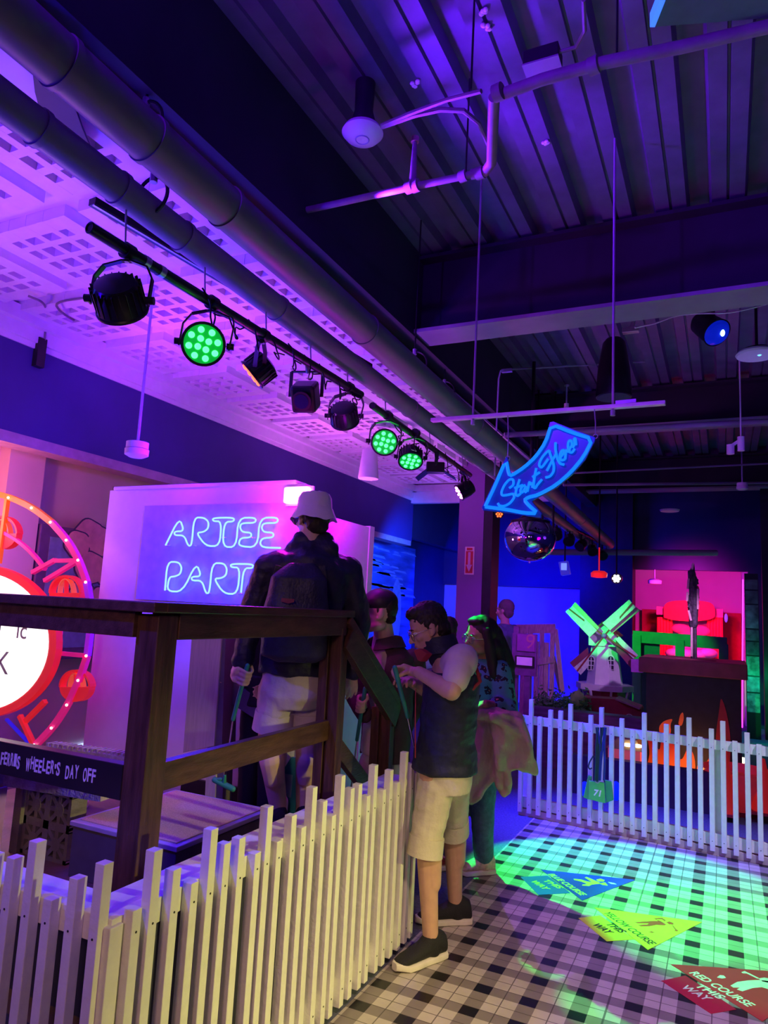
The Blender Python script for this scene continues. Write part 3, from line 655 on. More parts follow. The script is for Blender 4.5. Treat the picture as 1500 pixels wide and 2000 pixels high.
tpb = thing('teal_prop_board', 'teal painted board standing between the bucket hat man and the panel', 'prop', (-2.35, 3.48, .47))
a, b_ = UY(540, 1590, 3.48), UY(574, 1480, 3.48)
MB().prism([(a.x, 3.48, .47), (b_.x+.03, 3.48, .47), (b_.x+.03, 3.48, b_.z), (b_.x-.02, 3.48, b_.z), (a.x+.02, 3.48, .75)], (0, .02, 0)).build('board', mat('teal_paint', (.05, .5, .5), .5), tpb)
MB().b2((b_.x-.05, 3.476, .62), (b_.x+.0, 3.48, .74)).build('pale_panel', mat('teal_pale', (.3, .75, .7), .5), tpb)
tag(MB().cyl(UX(108, 1470, -5.285), UX(170, 1452, -5.285), .012, 8).build('led_strip', emis('white_blue_led', (.35, .55, 1), 2.5), smooth=True), 'short white blue LED strip low behind the ferris wheel', 'light strip')
# ================================================================ ferris wheel light
wy = 3.30
fw = thing('ferris_wheel_prop', 'red and pink ferris wheel prop with bulbs and white hub disc, at left edge', 'ferris wheel', UY(-40, 1440, wy))
def W(px, py, dy=0): return UY(px, py, wy+dy)
def arc(cx, cy, rx, ry, a0, a1, n=40, dy=0): return [W(cx+rx*math.cos(a0+(a1-a0)*i/n), cy+ry*math.sin(a0+(a1-a0)*i/n), dy) for i in range(n+1)]
m_fwr = mat('wheel_red', (.9, .03, .04), .4, emit=(1, .02, .03), es=.35)
m_fwp = mat('wheel_pink', (.9, .05, .30), .4, emit=(1, .01, .22), es=.30)
m_fwo = mat('wheel_orange', (.95, .25, .02), .4, emit=(1, .12, .0), es=.45)
def ribbon(pts, w_, dep, name, m, par=fw):
    vs = []; fs = []; n = len(pts)
    for i, p in enumerate(pts):
        tt = (pts[min(i+1, n-1)]-pts[max(i-1, 0)]).normalized(); nn = V((-tt.z, 0, tt.x)); 
        for s_ in (-1, 1):
            for dd in (0, dep): vs.append(p+nn*(w_/2*s_)+V((0, dd, 0)))
    for i in range(n-1):
        k = 4*i; fs += [(k, k+2, k+6, k+4), (k+1, k+5, k+7, k+3), (k, k+4, k+5, k+1), (k+2, k+3, k+7, k+6)]
    fs += [(0, 1, 3, 2), (4*n-4, 4*n-2, 4*n-1, 4*n-3)]
    return MB().add(vs, fs).build(name, m, par)
RP = [(-20, 962), (16, 970), (61, 991), (98, 1020), (129, 1055), (151, 1094), (166, 1137), (173, 1180), (174, 1225), (167, 1281), (151, 1329), (129, 1377), (100, 1421), (66, 1456)]
ribbon(smooth([W(*p) for p in RP[:4]], 2), .040, .03, 'rim_segment', m_fwo); ribbon(smooth([W(*p) for p in RP[3:7]], 2), .040, .03, 'rim_segment', m_fwp)
ribbon(smooth([W(*p) for p in RP[6:10]], 2), .040, .03, 'rim_segment', mat('wheel_violet', (.5, .05, .7), .4, emit=(.45, .01, .8), es=.3)); ribbon(smooth([W(*p) for p in RP[9:]], 2), .040, .03, 'rim_segment', m_fwp)
ribbon(arc(-78, 1217, 192, 196, -PI*.36, -PI*.18, 14, .01), .022, .03, 'inner_rim', m_fwp)
ribbon(arc(-78, 1217, 192, 196, -PI*.02, PI*.12, 10, .01), .022, .03, 'inner_rim', m_fwp)
ribbon([W(85, 1370, .01), W(45, 1410, .01)], .03, .03, 'inner_rim', m_fwr)
for a, b_, m in (((12, 965), (-6, 1100), m_fwo), ((150, 1094), (84, 1134), m_fwp), ((60, 1118), (105, 1093), m_fwp), ((167, 1281), (112, 1276), m_fwp), ((62, 1455), (35, 1398), m_fwr), ((105, 1095), (150, 1094), m_fwp)):
    ribbon([W(*a), W(*b_)], .026, .03, 'spoke', m)
ribbon([W(10, 1405), W(58, 1456)], .014, .02, 'spoke', mat('wheel_blue', (.05, .03, .9), .4, emit=(.02, .01, 1), es=.4))
m_bulb = emis('warm_bulb', (1, .82, .62), 4)
for px, py in ((16, 972), (61, 992), (98, 1020), (129, 1055), (152, 1094), (167, 1137), (168, 1281), (152, 1329), (130, 1377), (100, 1422), (66, 1455)):
    MB().ell(W(px, py, -.012), (.0085, .0085, .0085), n=10, m=7).build('bulb', m_bulb, fw, True)
def gondola(cx, cy, s_, half=False):
    o = MB(); pts = [W(cx+s_*math.cos(a), cy+s_*math.sin(a), .015) for a in [PI*i/16 for i in range(17)]]
    o.prism(pts, (0, .05, 0)); g = o.build('gondola', m_fwr, fw)
    ribbon([W(cx+s_*math.cos(-a), cy+s_*1.1*math.sin(-a), .015) for a in [PI*i/16 for i in range(17)]], .014, .05, 'canopy_hoop', m_fwr, g)
    ribbon([W(cx, cy, .02), W(cx, cy-s_*1.05, .02)], .01, .03, 'window_bar', m_fwr, g)
    ribbon([W(cx+.45*s_*math.cos(-a), cy+s_*.9*math.sin(-a), .018) for a in [PI*i/12 for i in range(13)]], .007, .04, 'window_frame', mat('gond_orange', (.9, .25, .1), .4, emit=(1, .15, .05), es=.3), g)
gondola(2, 1042, 30); gondola(126, 1158, 30); gondola(145, 1342, 29)
# hub disc
disc = [W(-42+152*math.cos(a), 1253+150*math.sin(a), -.05) for a in [2*PI*i/64 for i in range(64)]]
MB().prism(disc, (0, .05, 0)).build('hub_rim', m_fwr, fw)
disc = [W(-44+138*math.cos(a), 1253+136*math.sin(a), -.055) for a in [2*PI*i/64 for i in range(64)]]
hub = MB().prism(disc, (0, .02, 0)).build('hub_disc', emis('hub_white', (1, 1, .97), 1.5), fw)
m_gt = mat('grey_lettering', (.25, .25, .27), .6)
tp = W(30, 1246, -.057); text('hub_lettering', 'ic', .165, (tp.x, tp.y, tp.z), X, Z, m_gt, hub, .001)
tp = W(-12, 1314, -.057); text('hub_lettering', 'K', .215, (tp.x, tp.y, tp.z), X, Z, m_gt, hub, .001)
ap = W(-40, 1250, -.12); area('hub_glow', ap, ap+V((.3, -1, -.1)), (1, .85, .85), 2.5, .4, .4)

# framed picture on the left wall
xw = -5.3+.13
fp = thing('framed_picture', 'large framed picture with pink blob shapes on blue, behind the ferris wheel', 'picture', (-5.2, 4.6, 1.2))
py0, py1 = UX(72, 1100, xw).y, UX(214, 1100, xw).y+.5
z0, z1 = UX(80, 1290, xw).z, UX(72, 1021, xw).z
MB().b2((-5.3, py0, z0), (xw, py1, z1)).build('frame', mat('purple_frame', (.16, .09, .24), .4), fp, bevel=.01)
MB().b2((xw, py0+.10, z0+.10), (xw+.004, py1-.1, z1-.1)).build('picture_ground', mat('dull_blue_print', (.24, .30, .62), .5, var=.15), fp)
m_pb = mat('print_pink', (.80, .36, .42), .5); m_ln = mat('print_line', (.07, .05, .15), .5)
cy_, cz_ = UX(165, 1120, xw).y, UX(165, 1120, xw).z
rr_ = random.Random(5)
for kb, (dy, dz, r) in enumerate(((.0, .34, .16), (.14, .30, .15), (-.12, .25, .13), (.05, .05, .16), (.22, .02, .12), (-.02, -.2, .14), (.2, -.22, .12))):
    for rad, m, e in ((r+.014, m_ln, .006), (r, m_pb, .008)):
        pts = [(xw+.002, cy_+dy+rad*math.cos(a)*(1+.05*math.sin(5*a+r*30)), cz_+dz+.9*rad*math.sin(a)*(1+.05*math.sin(5*a+r*30))) for a in [2*PI*i/36 for i in range(36)]]
        MB().prism(pts, (e+.0012*kb, 0, 0)).build('printed_blob', m, fp)

# ================================================================ sea mural on the left wall
y0, y1 = UX(712, 1100, -5.29).y, UX(810, 1100, -5.29).y
zt = UX(760, 1060, -5.29).z
mu = thing('wall_mural', 'blue painted seascape mural with pale streaks on the far left wall', 'mural', (-5.29, (y0+y1)/2, .6))
MB().b2((-5.3, y0-1.2, .5), (-5.285, y1, zt)).build('mural_ground', mat('mural_blue', (.10, .22, .8), .6, var=.5, scale=2.2, stretch=(1, .5, 3)), mu)
rr_ = random.Random(11)
m_st = mat('mural_pale', (.35, .55, .95), .6)
for k in range(46):
    zz = rr_.uniform(1.9, zt-.12); yy = rr_.uniform(y0-.6, y1-.7); ln = rr_.uniform(.25, .85)
    MB().prism([(-5.285, yy, zz), (-5.285, yy+ln, zz-.03*ln), (-5.285, yy+ln*.9, zz+.022), (-5.285, yy+ln*.3, zz+.03)], (.003, 0, 0)).build('cloud_streak', m_st, mu)
a = UX(718, 1150, -5.28); MB().prism([(-5.285, a.y-.06, .5), (-5.285, a.y+.10, .5), (-5.285, a.y+.03, a.z+.10), (-5.285, a.y-.01, a.z+.10)], (.004, 0, 0)).build('pink_spire', mat('mural_pink', (.9, .12, .6), .6), mu)
a = UX(775, 1160, -5.28); MB().prism([(-5.285, a.y+r*math.cos(t_), a.z-.35+.62*math.sin(t_)) for r, t_ in [(.22, 2*PI*i/24) for i in range(24)]], (.004, 0, 0)).build('pale_dome', m_st, mu)

# ================================================================ floor stickers
def quad_sticker(tri, tail, col1, col2, tcol, label, lines, fig, cat='floor sticker'):
    T = [UZ(*p, .002) for p in tri]; L_ = [UZ(*p, .0015) for p in tail]
    c = sum(T, V((0, 0, 0)))/3
    o = thing('floor_sticker', label, cat, (c.x, c.y, 0), 'arrow stickers on the gingham floor')
    def flat(ps, z, h, name, m): 
        return MB().prism([(p.x, p.y, z) for p in ps], (0, 0, h)).build(name, m, o)
    flat(L_, .0005, .001, 'arrow_tail', col2); flat(T, .0005, .0018, 'arrow_head', col1)
    for s_, (a, b_), size in lines:
        A, B = UZ(*a, .0028), UZ(*b_, .0028); ax = (B-A); ln = ax.length; ax.normalize(); ay = V((-ax.y, ax.x, 0))
        tx = text('sticker_lettering', s_, size, (A.x, A.y, .0026), ax, ay, tcol, o, .0002, bold=size*.02, shear=.15)
        # fit the line to its measured length
        xs = [(v.co+tx.location) for v in tx.data.vertices]
        base = V((A.x, A.y, 0))-ORG[o.name]; base.z = 0
        mxl = max((v.co-base).dot(ax) for v in tx.data.vertices); k = ln/mxl
        for v in tx.data.vertices:
            d_ = v.co-base; al = d_.dot(ax); v.co += ax*(al*k-al)
    for ps, m in fig:
        flat([UZ(*p, .003) for p in ps], .0024, .0006, 'golfer_figure', m)
    return o
m_by = mat('sticker_yellow', (.80, .85, .04), .35, var=.04); m_by2 = mat('sticker_yellow2', (.72, .80, .03), .35, var=.04)
m_bb = mat('sticker_blue', (.01, .045, .65), .35, var=.04); m_bb2 = mat('sticker_blue2', (.01, .10, .65), .35, var=.04)
m_rr = mat('sticker_red', (.62, .035, .05), .35, var=.04); m_rr2 = mat('sticker_red2', (.55, .015, .05), .35, var=.04)
m_tx = mat('sticker_black', (.02, .02, .02), .4); m_tw = mat('sticker_white', (.82, .85, .8), .4); m_fr = mat('figure_red', (.55, .04, .03), .4); m_fy = mat('figure_yellow', (.85, .9, .1), .4)
def cr(L_, ox, oy, k): return [(ox+a/k, oy+b_/k) for a, b_ in L_]
Yf = lambda L_: cr(L_, 1120, 1760, 5.77)
quad_sticker(Yf([(235, 70), (1450, 235), (840, 548)]), Yf([(55, 190), (300, 160), (690, 430), (375, 452)]), m_by, m_by2, m_tx, 'lime yellow arrow sticker with red golfer, the middle one of three',
    [('YELLOW COURSE', Yf([(332, 125), (862, 490)]), .066), ('THIS', Yf([(355, 252), (530, 358)]), .070), ('WAY', Yf([(205, 262), (385, 368)]), .072)],
    [(Yf([(690, 235), (850, 225), (905, 222), (985, 225), (1045, 262), (1030, 272), (930, 268), (860, 282), (760, 285), (730, 268), (830, 262), (850, 250), (720, 248)]), m_fr),
     (Yf([(905, 192), (1000, 188), (1040, 215), (1030, 228), (1000, 205), (930, 205), (985, 225), (960, 228)]), m_fr),
     (Yf([(1045, 235), (1085, 228), (1130, 248), (1125, 265), (1080, 262)]), m_fr), (Yf([(1110, 272), (1122, 272), (1165, 322), (1185, 330), (1170, 340), (1135, 335), (1148, 325)]), m_fr),
     (Yf([(845, 345), (880, 338), (915, 350), (885, 358)]), m_fr)])
Bf = lambda L_: cr(L_, 1000, 1680, 5.77)
quad_sticker(Bf([(325, 105), (1388, 222), (790, 452)]), Bf([(95, 188), (400, 172), (660, 370), (300, 390)]), m_bb, m_bb2, m_fy, 'blue arrow sticker with a running figure, farthest from the viewer',
    [('BLUE COURSE', Bf([(400, 155), (780, 398)]), .064), ('THIS', Bf([(340, 228), (530, 322)]), .064), ('WAY', Bf([(205, 235), (370, 335)]), .066)],
    [(Bf([(695, 210), (780, 218), (850, 240), (900, 245), (820, 195), (840, 188), (950, 235), (1010, 262), (900, 275), (870, 290), (790, 285), (795, 275), (850, 268), (780, 240), (700, 222)]), m_fy),
     (Bf([(950, 218), (1000, 208), (1045, 225), (1030, 242), (970, 238)]), m_fy), (Bf([(980, 260), (1050, 250), (1080, 285), (1020, 278)]), m_fy), (Bf([(1080, 245), (1150, 258), (1180, 272), (1120, 268)]), m_tw)])
Rf = lambda L_: cr(L_, 1280, 1870, 6.818)
quad_sticker(Rf([(205, 90), (2330, 235), (1425, 850)]), Rf([(80, 310), (400, 240), (1080, 690), (740, 748)]), m_rr, m_rr2, m_tw, 'dark red arrow sticker with pale lettering, cut by the right edge',
    [('RED COURSE', Rf([(440, 200), (1245, 662)]), .070), ('THIS', Rf([(510, 375), (860, 560)]), .070), ('WAY', Rf([(330, 395), (690, 585)]), .072)],
    [(Rf([(1000, 375), (1090, 325), (1240, 305), (1370, 300), (1700, 330), (1700, 420), (1500, 420), (1420, 395), (1300, 405), (1160, 450), (1085, 425), (1130, 400), (1040, 400)]), m_tw),
     (Rf([(1145, 195), (1190, 180), (1230, 200), (1380, 275), (1360, 282), (1215, 212), (1165, 210)]), m_tw), (Rf([(820, 265), (860, 235), (910, 240), (940, 270), (890, 280)]), m_tw), (Rf([(1370, 280), (1450, 268), (1560, 290), (1540, 345), (1430, 320)]), m_tw)])
# ================================================================ stage light bars
bar1 = thing('lighting_bar', 'longer black light bar with three clamps, nearer the viewer under the lower pipe', 'lighting bar', (-2.15, 2.8, 3.05))
B0, B1, B2, B3 = UZ(176, 445, 3.05), UZ(705, 771, 3.05), UZ(727, 792, 3.05), UZ(918, 928, 3.05)
MB().cyl(B0, B1, .024, 16).build('pipe_bar', m_blackmetal, bar1, True)
MB().torus(B0, (B1-B0), .02, .005, 20, 6).build('end_ring', m_blackmetal, bar1, True)
t0, t1 = UZ(180, 393, 3.32), UZ(722, 716, 3.32)
MB().bar(t0, t1, .045, .03).build('track_rail', m_blackmetal, bar1)
MB().bar(t0+V((.01, 0, -.018)), t1+V((.01, 0, -.018)), .012, .006).build('track_lip', m_steel, bar1)
for f_ in (.08, .3, .52, .72, .92):
    a = B0.lerp(B1, f_); MB().cyl(a, (a.x-.03, a.y, 3.32), .004, 6).build('hanger_rod', m_steel, bar1)
for f_ in (.13, .17):
    a = B0.lerp(B1, f_); d = (B1-B0).normalized(); MB().cyl(a-d*.014, a+d*.014, .0265, 16).build('silver_clamp', m_steel, bar1, True)
bar2 = thing('lighting_bar', 'shorter black light bar farther away, behind the first one', 'lighting bar', (-2.2, 5.3, 3.05))
MB().cyl(B2, B3, .024, 16).build('pipe_bar', m_blackmetal, bar2, True)
MB().bar(B2+V((-.1, .15, .27)), B3+V((-.1, 1.5, .27)), .045, .03).build('track_rail', m_blackmetal, bar2)
for f_ in (.1, .5, .9):
    a = B2.lerp(B3, f_); MB().cyl(a, (a.x-.03, a.y, 3.32), .004, 6).build('hanger_rod', m_steel, bar2)
def cable_mess(name, a, b_, n, amp, seed, label):
    r_ = random.Random(seed); o = thing(name, label, 'cable', (a+b_)/2)
    for k in range(n):
        p = a.lerp(b_, (k+.1)/n); q = a.lerp(b_, (k+.9)/n+r_.uniform(0, .2)/n); pts = []
        for j in range(9):
            t_ = j/8; s_ = math.sin(PI*t_); pts.append(p.lerp(q, t_)+V((r_.uniform(-.02, .02)+.03*math.sin(6*t_), r_.uniform(-.02, .02), -amp*s_*r_.uniform(.6, 1.2)+.03*math.cos(9*t_))))
        MB().tube(smooth(pts, 2), .0042, 6).build('cable', m_blackmetal, o, True)
    return o
cable_mess('cable_loops', B0.lerp(B1, .28), B1, 9, .09, 2, 'tangled black cables drooping along the longer light bar')
cable_mess('cable_loops', B2.lerp(B3, .15), B3, 7, .13, 4, 'tangled black cables drooping along the shorter light bar')

def led_face(c, fd, r, m, parent, n12=True, rl_=.11):
    a, b_, z = frame(fd)
    spots = [(0, 0)] if False else []
    for k in range(4): t_ = k*PI/2+.5; spots.append((.30*math.cos(t_), .30*math.sin(t_)))
    for k in range(8): t_ = k*PI/4+.2; spots.append((.72*math.cos(t_), .72*math.sin(t_)))
    for u, v in spots:
        MB().ell(c+a*(u*r)+b_*(v*r)+z*.004, (r*.17, r*.17, r*.10), (a, b_, z), 12, 7).build('led', m, parent, True)
def par_can(px, py, dd, fdir, r, m_led, label, mount, lens_m=None, ln=.13, fins=True):
    """round LED par can on a yoke hung from the bar point `mount`"""
    c = D(px, py, dd); fd = V(fdir).normalized(); o = thing('stage_light', label, 'stage light', c, 'stage lights on the light bars')
    h = MB(); h.lathe([(r*.45, -ln*.62), (r*.8, -ln*.55), (r*.97, -ln*.2), (r, ln*.30), (r*1.06, ln*.34), (r*1.06, ln*.40), (r*.93, ln*.40), (r*.93, ln*.36)], c, fd, 32)
    ho = h.build('housing', m_blackmetal, o, True)
    if fins:
        a, b_, z = frame(fd)
        for k in range(22):
            t_ = 2*PI*k/22; rr = a*math.cos(t_)+b_*math.sin(t_); tt = -a*math.sin(t_)+b_*math.cos(t_)
            MB().box(c+rr*(r*.96)-z*(ln*.12), (.012, .004, ln*.75), (rr, tt, z)).build('cooling_fin', m_blackmetal, ho)
    f = c+fd*(ln*.37); MB().cyl(f-fd*.01, f, r*.93, 28).build('lens_plate', lens_m or m_black, o, True)
    if m_led: led_face(f, fd, r*.95, m_led, o)
    mt = V(mount); ax = V((0, 0, 1)).cross(fd); ax = ax.normalized() if ax.length > .1 else V((1, 0, 0))
    top = mt-V((0, 0, .04)); w_ = r+.018
    pts = [c+ax*w_-V((0, 0, .02)), c+ax*w_+(top-c)*.55, c+ax*w_*.75+(top-c)*.86, top+ax*.02, top-ax*.02, c-ax*w_*.75+(top-c)*.86, c-ax*w_+(top-c)*.55, c-ax*w_-V((0, 0, .02))]
    b = MB()
    for p, q in zip(pts, pts[1:]): b.bar(p, q, .022, .007, up=ax if abs((q-p).normalized().dot(ax)) < .8 else (0, 0, 1))
    b.build('yoke', m_blackmetal, o)
    for s_ in (-1, 1): MB().cyl(c+ax*(w_-.012)*s_, c+ax*(w_+.022)*s_, .016, 12).build('tilt_knob', m_blackmetal, o, True)
    MB().cyl(mt-V((0, .02, 0)), mt+V((0, .02, 0)), .034, 16).build('clamp', m_blackmetal, o, True); MB().cyl(top-V((0, 0, .005)), mt, .010, 8).build('clamp_bolt', m_steel, o)
    return o
def onbar(px, py): return UZ(px, py, 3.05)
m_lg = emis('led_green', (.03, 1, .10), 7); m_lo = emis('led_orange', (1, .10, .02), 4); m_lp = emis('led_lilac', (.95, .25, 1), 9)
m_lensg = mat('lens_green', (.01, .12, .03), .3, emit=(0, .55, .05), es=.6); m_lenso = mat('lens_orange', (.2, .03, .01), .3, emit=(.8, .05, .0), es=.5); m_lensp = mat('lens_lilac', (.1, .02, .1), .3, emit=(.5, .05, .6), es=.5)
par_can(233, 585, 2.78, (-.35, .75, -.55), .098, None, 'large black can light seen from behind, nearest on the bar', onbar(250, 492))
par_can(399, 672, 3.30, (.55, -.75, -.35), .096, m_lg, 'bright green LED can facing the viewer, second on the nearer bar', onbar(415, 592), m_lensg)
par_can(505, 722, 4.0, (-.75, -.35, -.75), .090, m_lo, 'black can with orange LEDs pointing down left', onbar(515, 655), m_lenso)
par_can(672, 812, 4.95, (-.25, .8, -.6), .098, None, 'black can light seen from behind at the far end of the longer bar', onbar(682, 757))
par_can(750, 863, 5.35, (.5, -.8, -.3), .098, m_lg, 'green LED can facing the viewer, first on the shorter bar', onbar(758, 812), m_lensg)
par_can(802, 893, 5.8, (.30, -.6, -1.0), .098, m_lg, 'green LED can tilted down on the shorter bar', onbar(812, 846), m_lensg)
par_can(907, 957, 6.9, (-.8, -.45, -.55), .082, m_lp, 'small can with lilac white LEDs in front of the purple column', onbar(905, 921), m_lensp, .16, False)
# profile fixture (boxy)
c = D(597, 775, 4.35); o = thing('stage_light', 'boxy black theatre spotlight with round lens, hanging between orange and black cans', 'stage light', c, 'stage lights on the light bars')
fd = V((.25, -.8, -.55)).normalized(); a, b_, z = frame(fd)
MB().box(c-V((0, 0, .0)), (.15, .17, .16), (a, b_, z)).build('housing', m_blackmetal, o, bevel=.02)
MB().cyl(c+fd*.07, c+fd*.105, .06, 24).build('lens_tube', m_black, o, True); MB().cyl(c+fd*.10, c+fd*.108, .045, 24).build('lens', mat('dark_lens', (.02, .02, .08), .1), o)
mt = onbar(600, 705)
pts = [c+a*.10, c+a*.10+V((0, 0, .16)), c-a*.10+V((0, 0, .16)), c-a*.10]; b = MB()
for p, q in zip(pts, pts[1:]): b.bar(p, q, .02, .008)
b.build('yoke', m_blackmetal, o); MB().cyl(c+V((0, 0, .16)), mt, .012, 8).build('stem', m_blackmetal, o)
# barn door fixture
c = D(850, 914, 6.2); o = thing('stage_light', 'flat black fixture with open barn doors, beside the tilted green can', 'stage light', c, 'stage lights on the light bars')
MB().box(c, (.16, .12, .09), (V((.9, .4, 0)).normalized(), V((-.4, .9, 0)).normalized(), Z)).build('housing', m_blackmetal, o, bevel=.008)
MB().box(c+V((.12, .05, -.06)), (.12, .16, .006), (V((.8, .2, -.5)).normalized(), V((-.24, .97, 0)).normalized(), V((.5, .1, .85)).normalized())).build('barn_door', m_blackmetal, o)
MB().box(c+V((-.10, -.05, -.07)), (.12, .16, .006), (V((.7, .2, .6)).normalized(), V((-.24, .97, 0)).normalized(), V((-.6, .1, .75)).normalized())).build('barn_door', m_blackmetal, o)
MB().bar(c, onbar(855, 880), .03, .02).build('stem', m_blackmetal, o)
# white cone speaker and rods on the left
p = D(721, 905, 7.6); o = thing('cone_speaker', 'lilac white cone shaped pendant speaker below the waffle ceiling', 'speaker', p)
MB().lathe([(.09, .17), (.10, .15), (.075, -.12), (.05, -.16)][::-1] if False else [(.108, -.17), (.112, -.16), (.08, .15), (.05, .17)], p, n=28).build('speaker_shell', m_white, o, True)
MB().cyl(p+V((0, 0, .17)), (p.x, p.y, 3.66), .008, 8).build('stem', m_white, o)
def pendant_detector(px0, py0, px1, py1, ztop, label, r=.075, m_rod=m_white, m_b=m_white):
    t_ = UZ(px0, py0, ztop); ry = ray(px1, py1); hxy = math.hypot(t_.x, t_.y)/math.hypot(ry.x, ry.y); zb = CAM.z+ry.z*hxy
    b0 = V((t_.x, t_.y, zb)); o = thing('pendant_detector', label, 'smoke detector', b0)
    MB().cyl(b0, t_, .009, 10).build('rod', m_rod, o, True)
    MB().cyl(t_-V((0, 0, .012)), t_, .03, 14).build('ceiling_cup', m_rod, o, True)
    MB().cyl(b0-V((0, 0, .03)), b0+V((0, 0, .01)), r*.95, 20).build('mount_box', m_b, o, True)
    MB().lathe([(r*.6, -.085), (r, -.07), (r*1.02, -.035), (r*.8, -.03)], b0, n=28).build('detector_head', m_b, o, True)
    return o
m_lil = mat('lilac_rod', (.5, .46, .62), .4)
pendant_detector(300, 560, 273, 868, 3.66, 'white smoke detector on a long lilac rod, left of the black can', .072, m_lil, m_white)
pendant_detector(1448, 855, 1450, 945, 4.2, 'small white pendant detector at the right, on a short rod', .07, m_lil, m_white)
# surface conduits on the bulkhead
o = thing('wall_conduit', 'thin grey conduit running along the cornice with a drop to a black wall bracket', 'conduit', (-4.55, 2.5, 3.4))
MB().tube([UX(0, 556, -4.49), UX(60, 590, -4.49), UX(180, 640, -4.49), UX(330, 715, -4.49), UX(560, 835, -4.49), UX(820, 950, -4.49)], .009, 8).build('long_run', m_pipe, o, True)
MB().tube(smooth([UZ(55, 578, 3.62), UZ(85, 590, 3.60), UX(92, 610, -4.55), UX(88, 650, -4.55), UX(86, 690, -4.57)], 2), .008, 8).build('drop_run', m_pipe, o, True)
MB().tube(smooth([UZ(240, 570, 3.62), UZ(180, 580, 3.62), UZ(105, 590, 3.62), UZ(120, 612, 3.62), UX(170, 640, -4.5)], 2), .008, 8).build('curved_run', m_pipe, o, True)
b = D(72, 695, 4.9); MB().b2((-4.60, UX(78, 700, -4.57).y-.04, UX(78, 718, -4.57).z), (-4.55, UX(78, 700, -4.57).y+.03, UX(78, 660, -4.57).z)).build('bracket', m_blackmetal, o)
# white sculptural sail / banner edge at the upper left between the pipes
b = MB(); pts = [UZ(*q_, 3.61) for q_ in ((-40, 70), (60, 130), (80, 222), (0, 165))]
o = tag(MB().prism(pts, V((0, 0, .012))).build('white_sign_panel', m_white), 'pale panel glimpsed between the two pipes at the upper left', 'panel')
b = MB(); pts = [UZ(*q_, 3.585) for q_ in ((60, 110), (104, 150), (146, 210), (160, 250), (184, 308), (150, 330), (100, 290), (80, 225), (68, 180))]
o = tag(MB().prism(pts, V((0, 0, .015))).build('black_drape_panel', m_black), 'black curved panel fixed under the waffle ceiling between the pipes at upper left', 'panel')

# ================================================================ START HERE arrow on its strut
ya = 3.92
def A(px, py, dy=0): return UY(px, py, ya+dy)
def Ac(L_, dy=0): return [A(920+a/5.77, 800+b_/5.77, dy) for a, b_ in L_]
st = thing('strut_channel', 'pale steel strut with drop rods holding the blue arrow sign', 'strut', A(1070, 805))
s0, s1 = A(843, 821, .05), A(1300, 787, .05); MB().bar(s0, s1, .04, .022).build('channel', mat('galvanised_pale', (.62, .60, .66), .45), st, bevel=.003)
for px, py in ((924, 814), (1197, 795)):
    a = A(px, py, .05); MB().cyl(a-V((0, 0, .03)), (a.x, a.y, 4.5), .007, 8).build('drop_rod', m_flange, st, True); MB().cyl(a-V((0, 0, .05)), a-V((0, 0, .02)), .014, 8).build('nut', m_steel, st)
MB().bar(A(1203, 788, .05), A(1243, 784, .05), .04, .02).build('splice_plate', m_steel, st)
m_acb = mat('blue_acrylic_backer', (.02, .16, .55), .25, var=.1)
sg = thing('arrow_neon_sign', 'curved blue neon arrow sign with the script words Start Here', 'neon sign', A(1050, 920))
outer = [(118, 1105), (225, 880), (395, 530), (412, 540), (440, 700), (470, 725), (560, 680), (680, 570), (790, 420), (850, 290), (885, 140), (925, 130), (1150, 220), (1400, 310), (1395, 350), (1290, 560), (1150, 720), (960, 880), (700, 1020), (690, 1040), (800, 1170), (790, 1210), (750, 1215), (450, 1170), (130, 1135)]
MB().prism(Ac(outer), (0, .018, 0)).build('backer_panel', m_acb, sg, bevel=.003)
m_nb2 = emis('neon_azure', (.003, .20, 1), 1.15)
edge = [(160, 1090), (270, 860), (395, 560), (425, 730), (455, 745), (600, 650), (730, 530), (840, 370), (905, 165), (1150, 262), (1370, 330), (1270, 530), (1130, 700), (960, 850), (760, 960), (640, 990), (600, 1020), (650, 1080), (755, 1170), (600, 1165), (400, 1125), (160, 1095)]
MB().tube(smooth(Ac(edge, -.02), 1), .0105, 8).build('outline_tube', m_nb2, sg, True)
strokes = {'S': [(430, 885), (480, 850), (478, 785), (430, 785), (375, 850), (340, 930), (350, 970), (410, 962), (480, 945), (490, 990), (440, 1055), (375, 1090), (320, 1085), (302, 1055)],
 't': [(548, 785), (520, 870), (500, 940), (520, 978), (560, 945)], 'tbar': [(488, 885), (585, 850)],
 'a': [(612, 852), (575, 865), (553, 920), (575, 940), (605, 895), (625, 855), (605, 915), (622, 935)],
 'r': [(635, 925), (660, 800), (668, 850), (700, 820), (690, 880)], 't2': [(735, 660), (712, 780), (702, 870), (722, 890), (745, 850)], 't2bar': [(690, 762), (775, 705)], 'tail': [(745, 850), (800, 785)],
 'H1': [(870, 555), (820, 625), (790, 658), (762, 620), (800, 535), (880, 450), (890, 500), (935, 620), (932, 700), (890, 755), (838, 765)], 'H2': [(855, 690), (900, 600), (960, 495)], 'H3': [(952, 370), (950, 450), (975, 560), (1005, 612), (1050, 620)],
 'e': [(1000, 545), (1045, 490), (1050, 455), (1020, 460), (998, 520), (1015, 575), (1060, 560)], 'r2': [(1060, 560), (1072, 440), (1090, 480), (1115, 450)],
 'e2': [(1100, 455), (1140, 400), (1130, 345), (1100, 350), (1090, 410), (1108, 480), (1140, 485), (1168, 440)], 'fl': [(1145, 430), (1172, 380), (1160, 320), (1178, 330), (1182, 400)]}
for k, L_ in strokes.items(): MB().tube(smooth(Ac(L_, -.02), 2), .0075, 8).build('script_tube', m_nb2, sg, True)
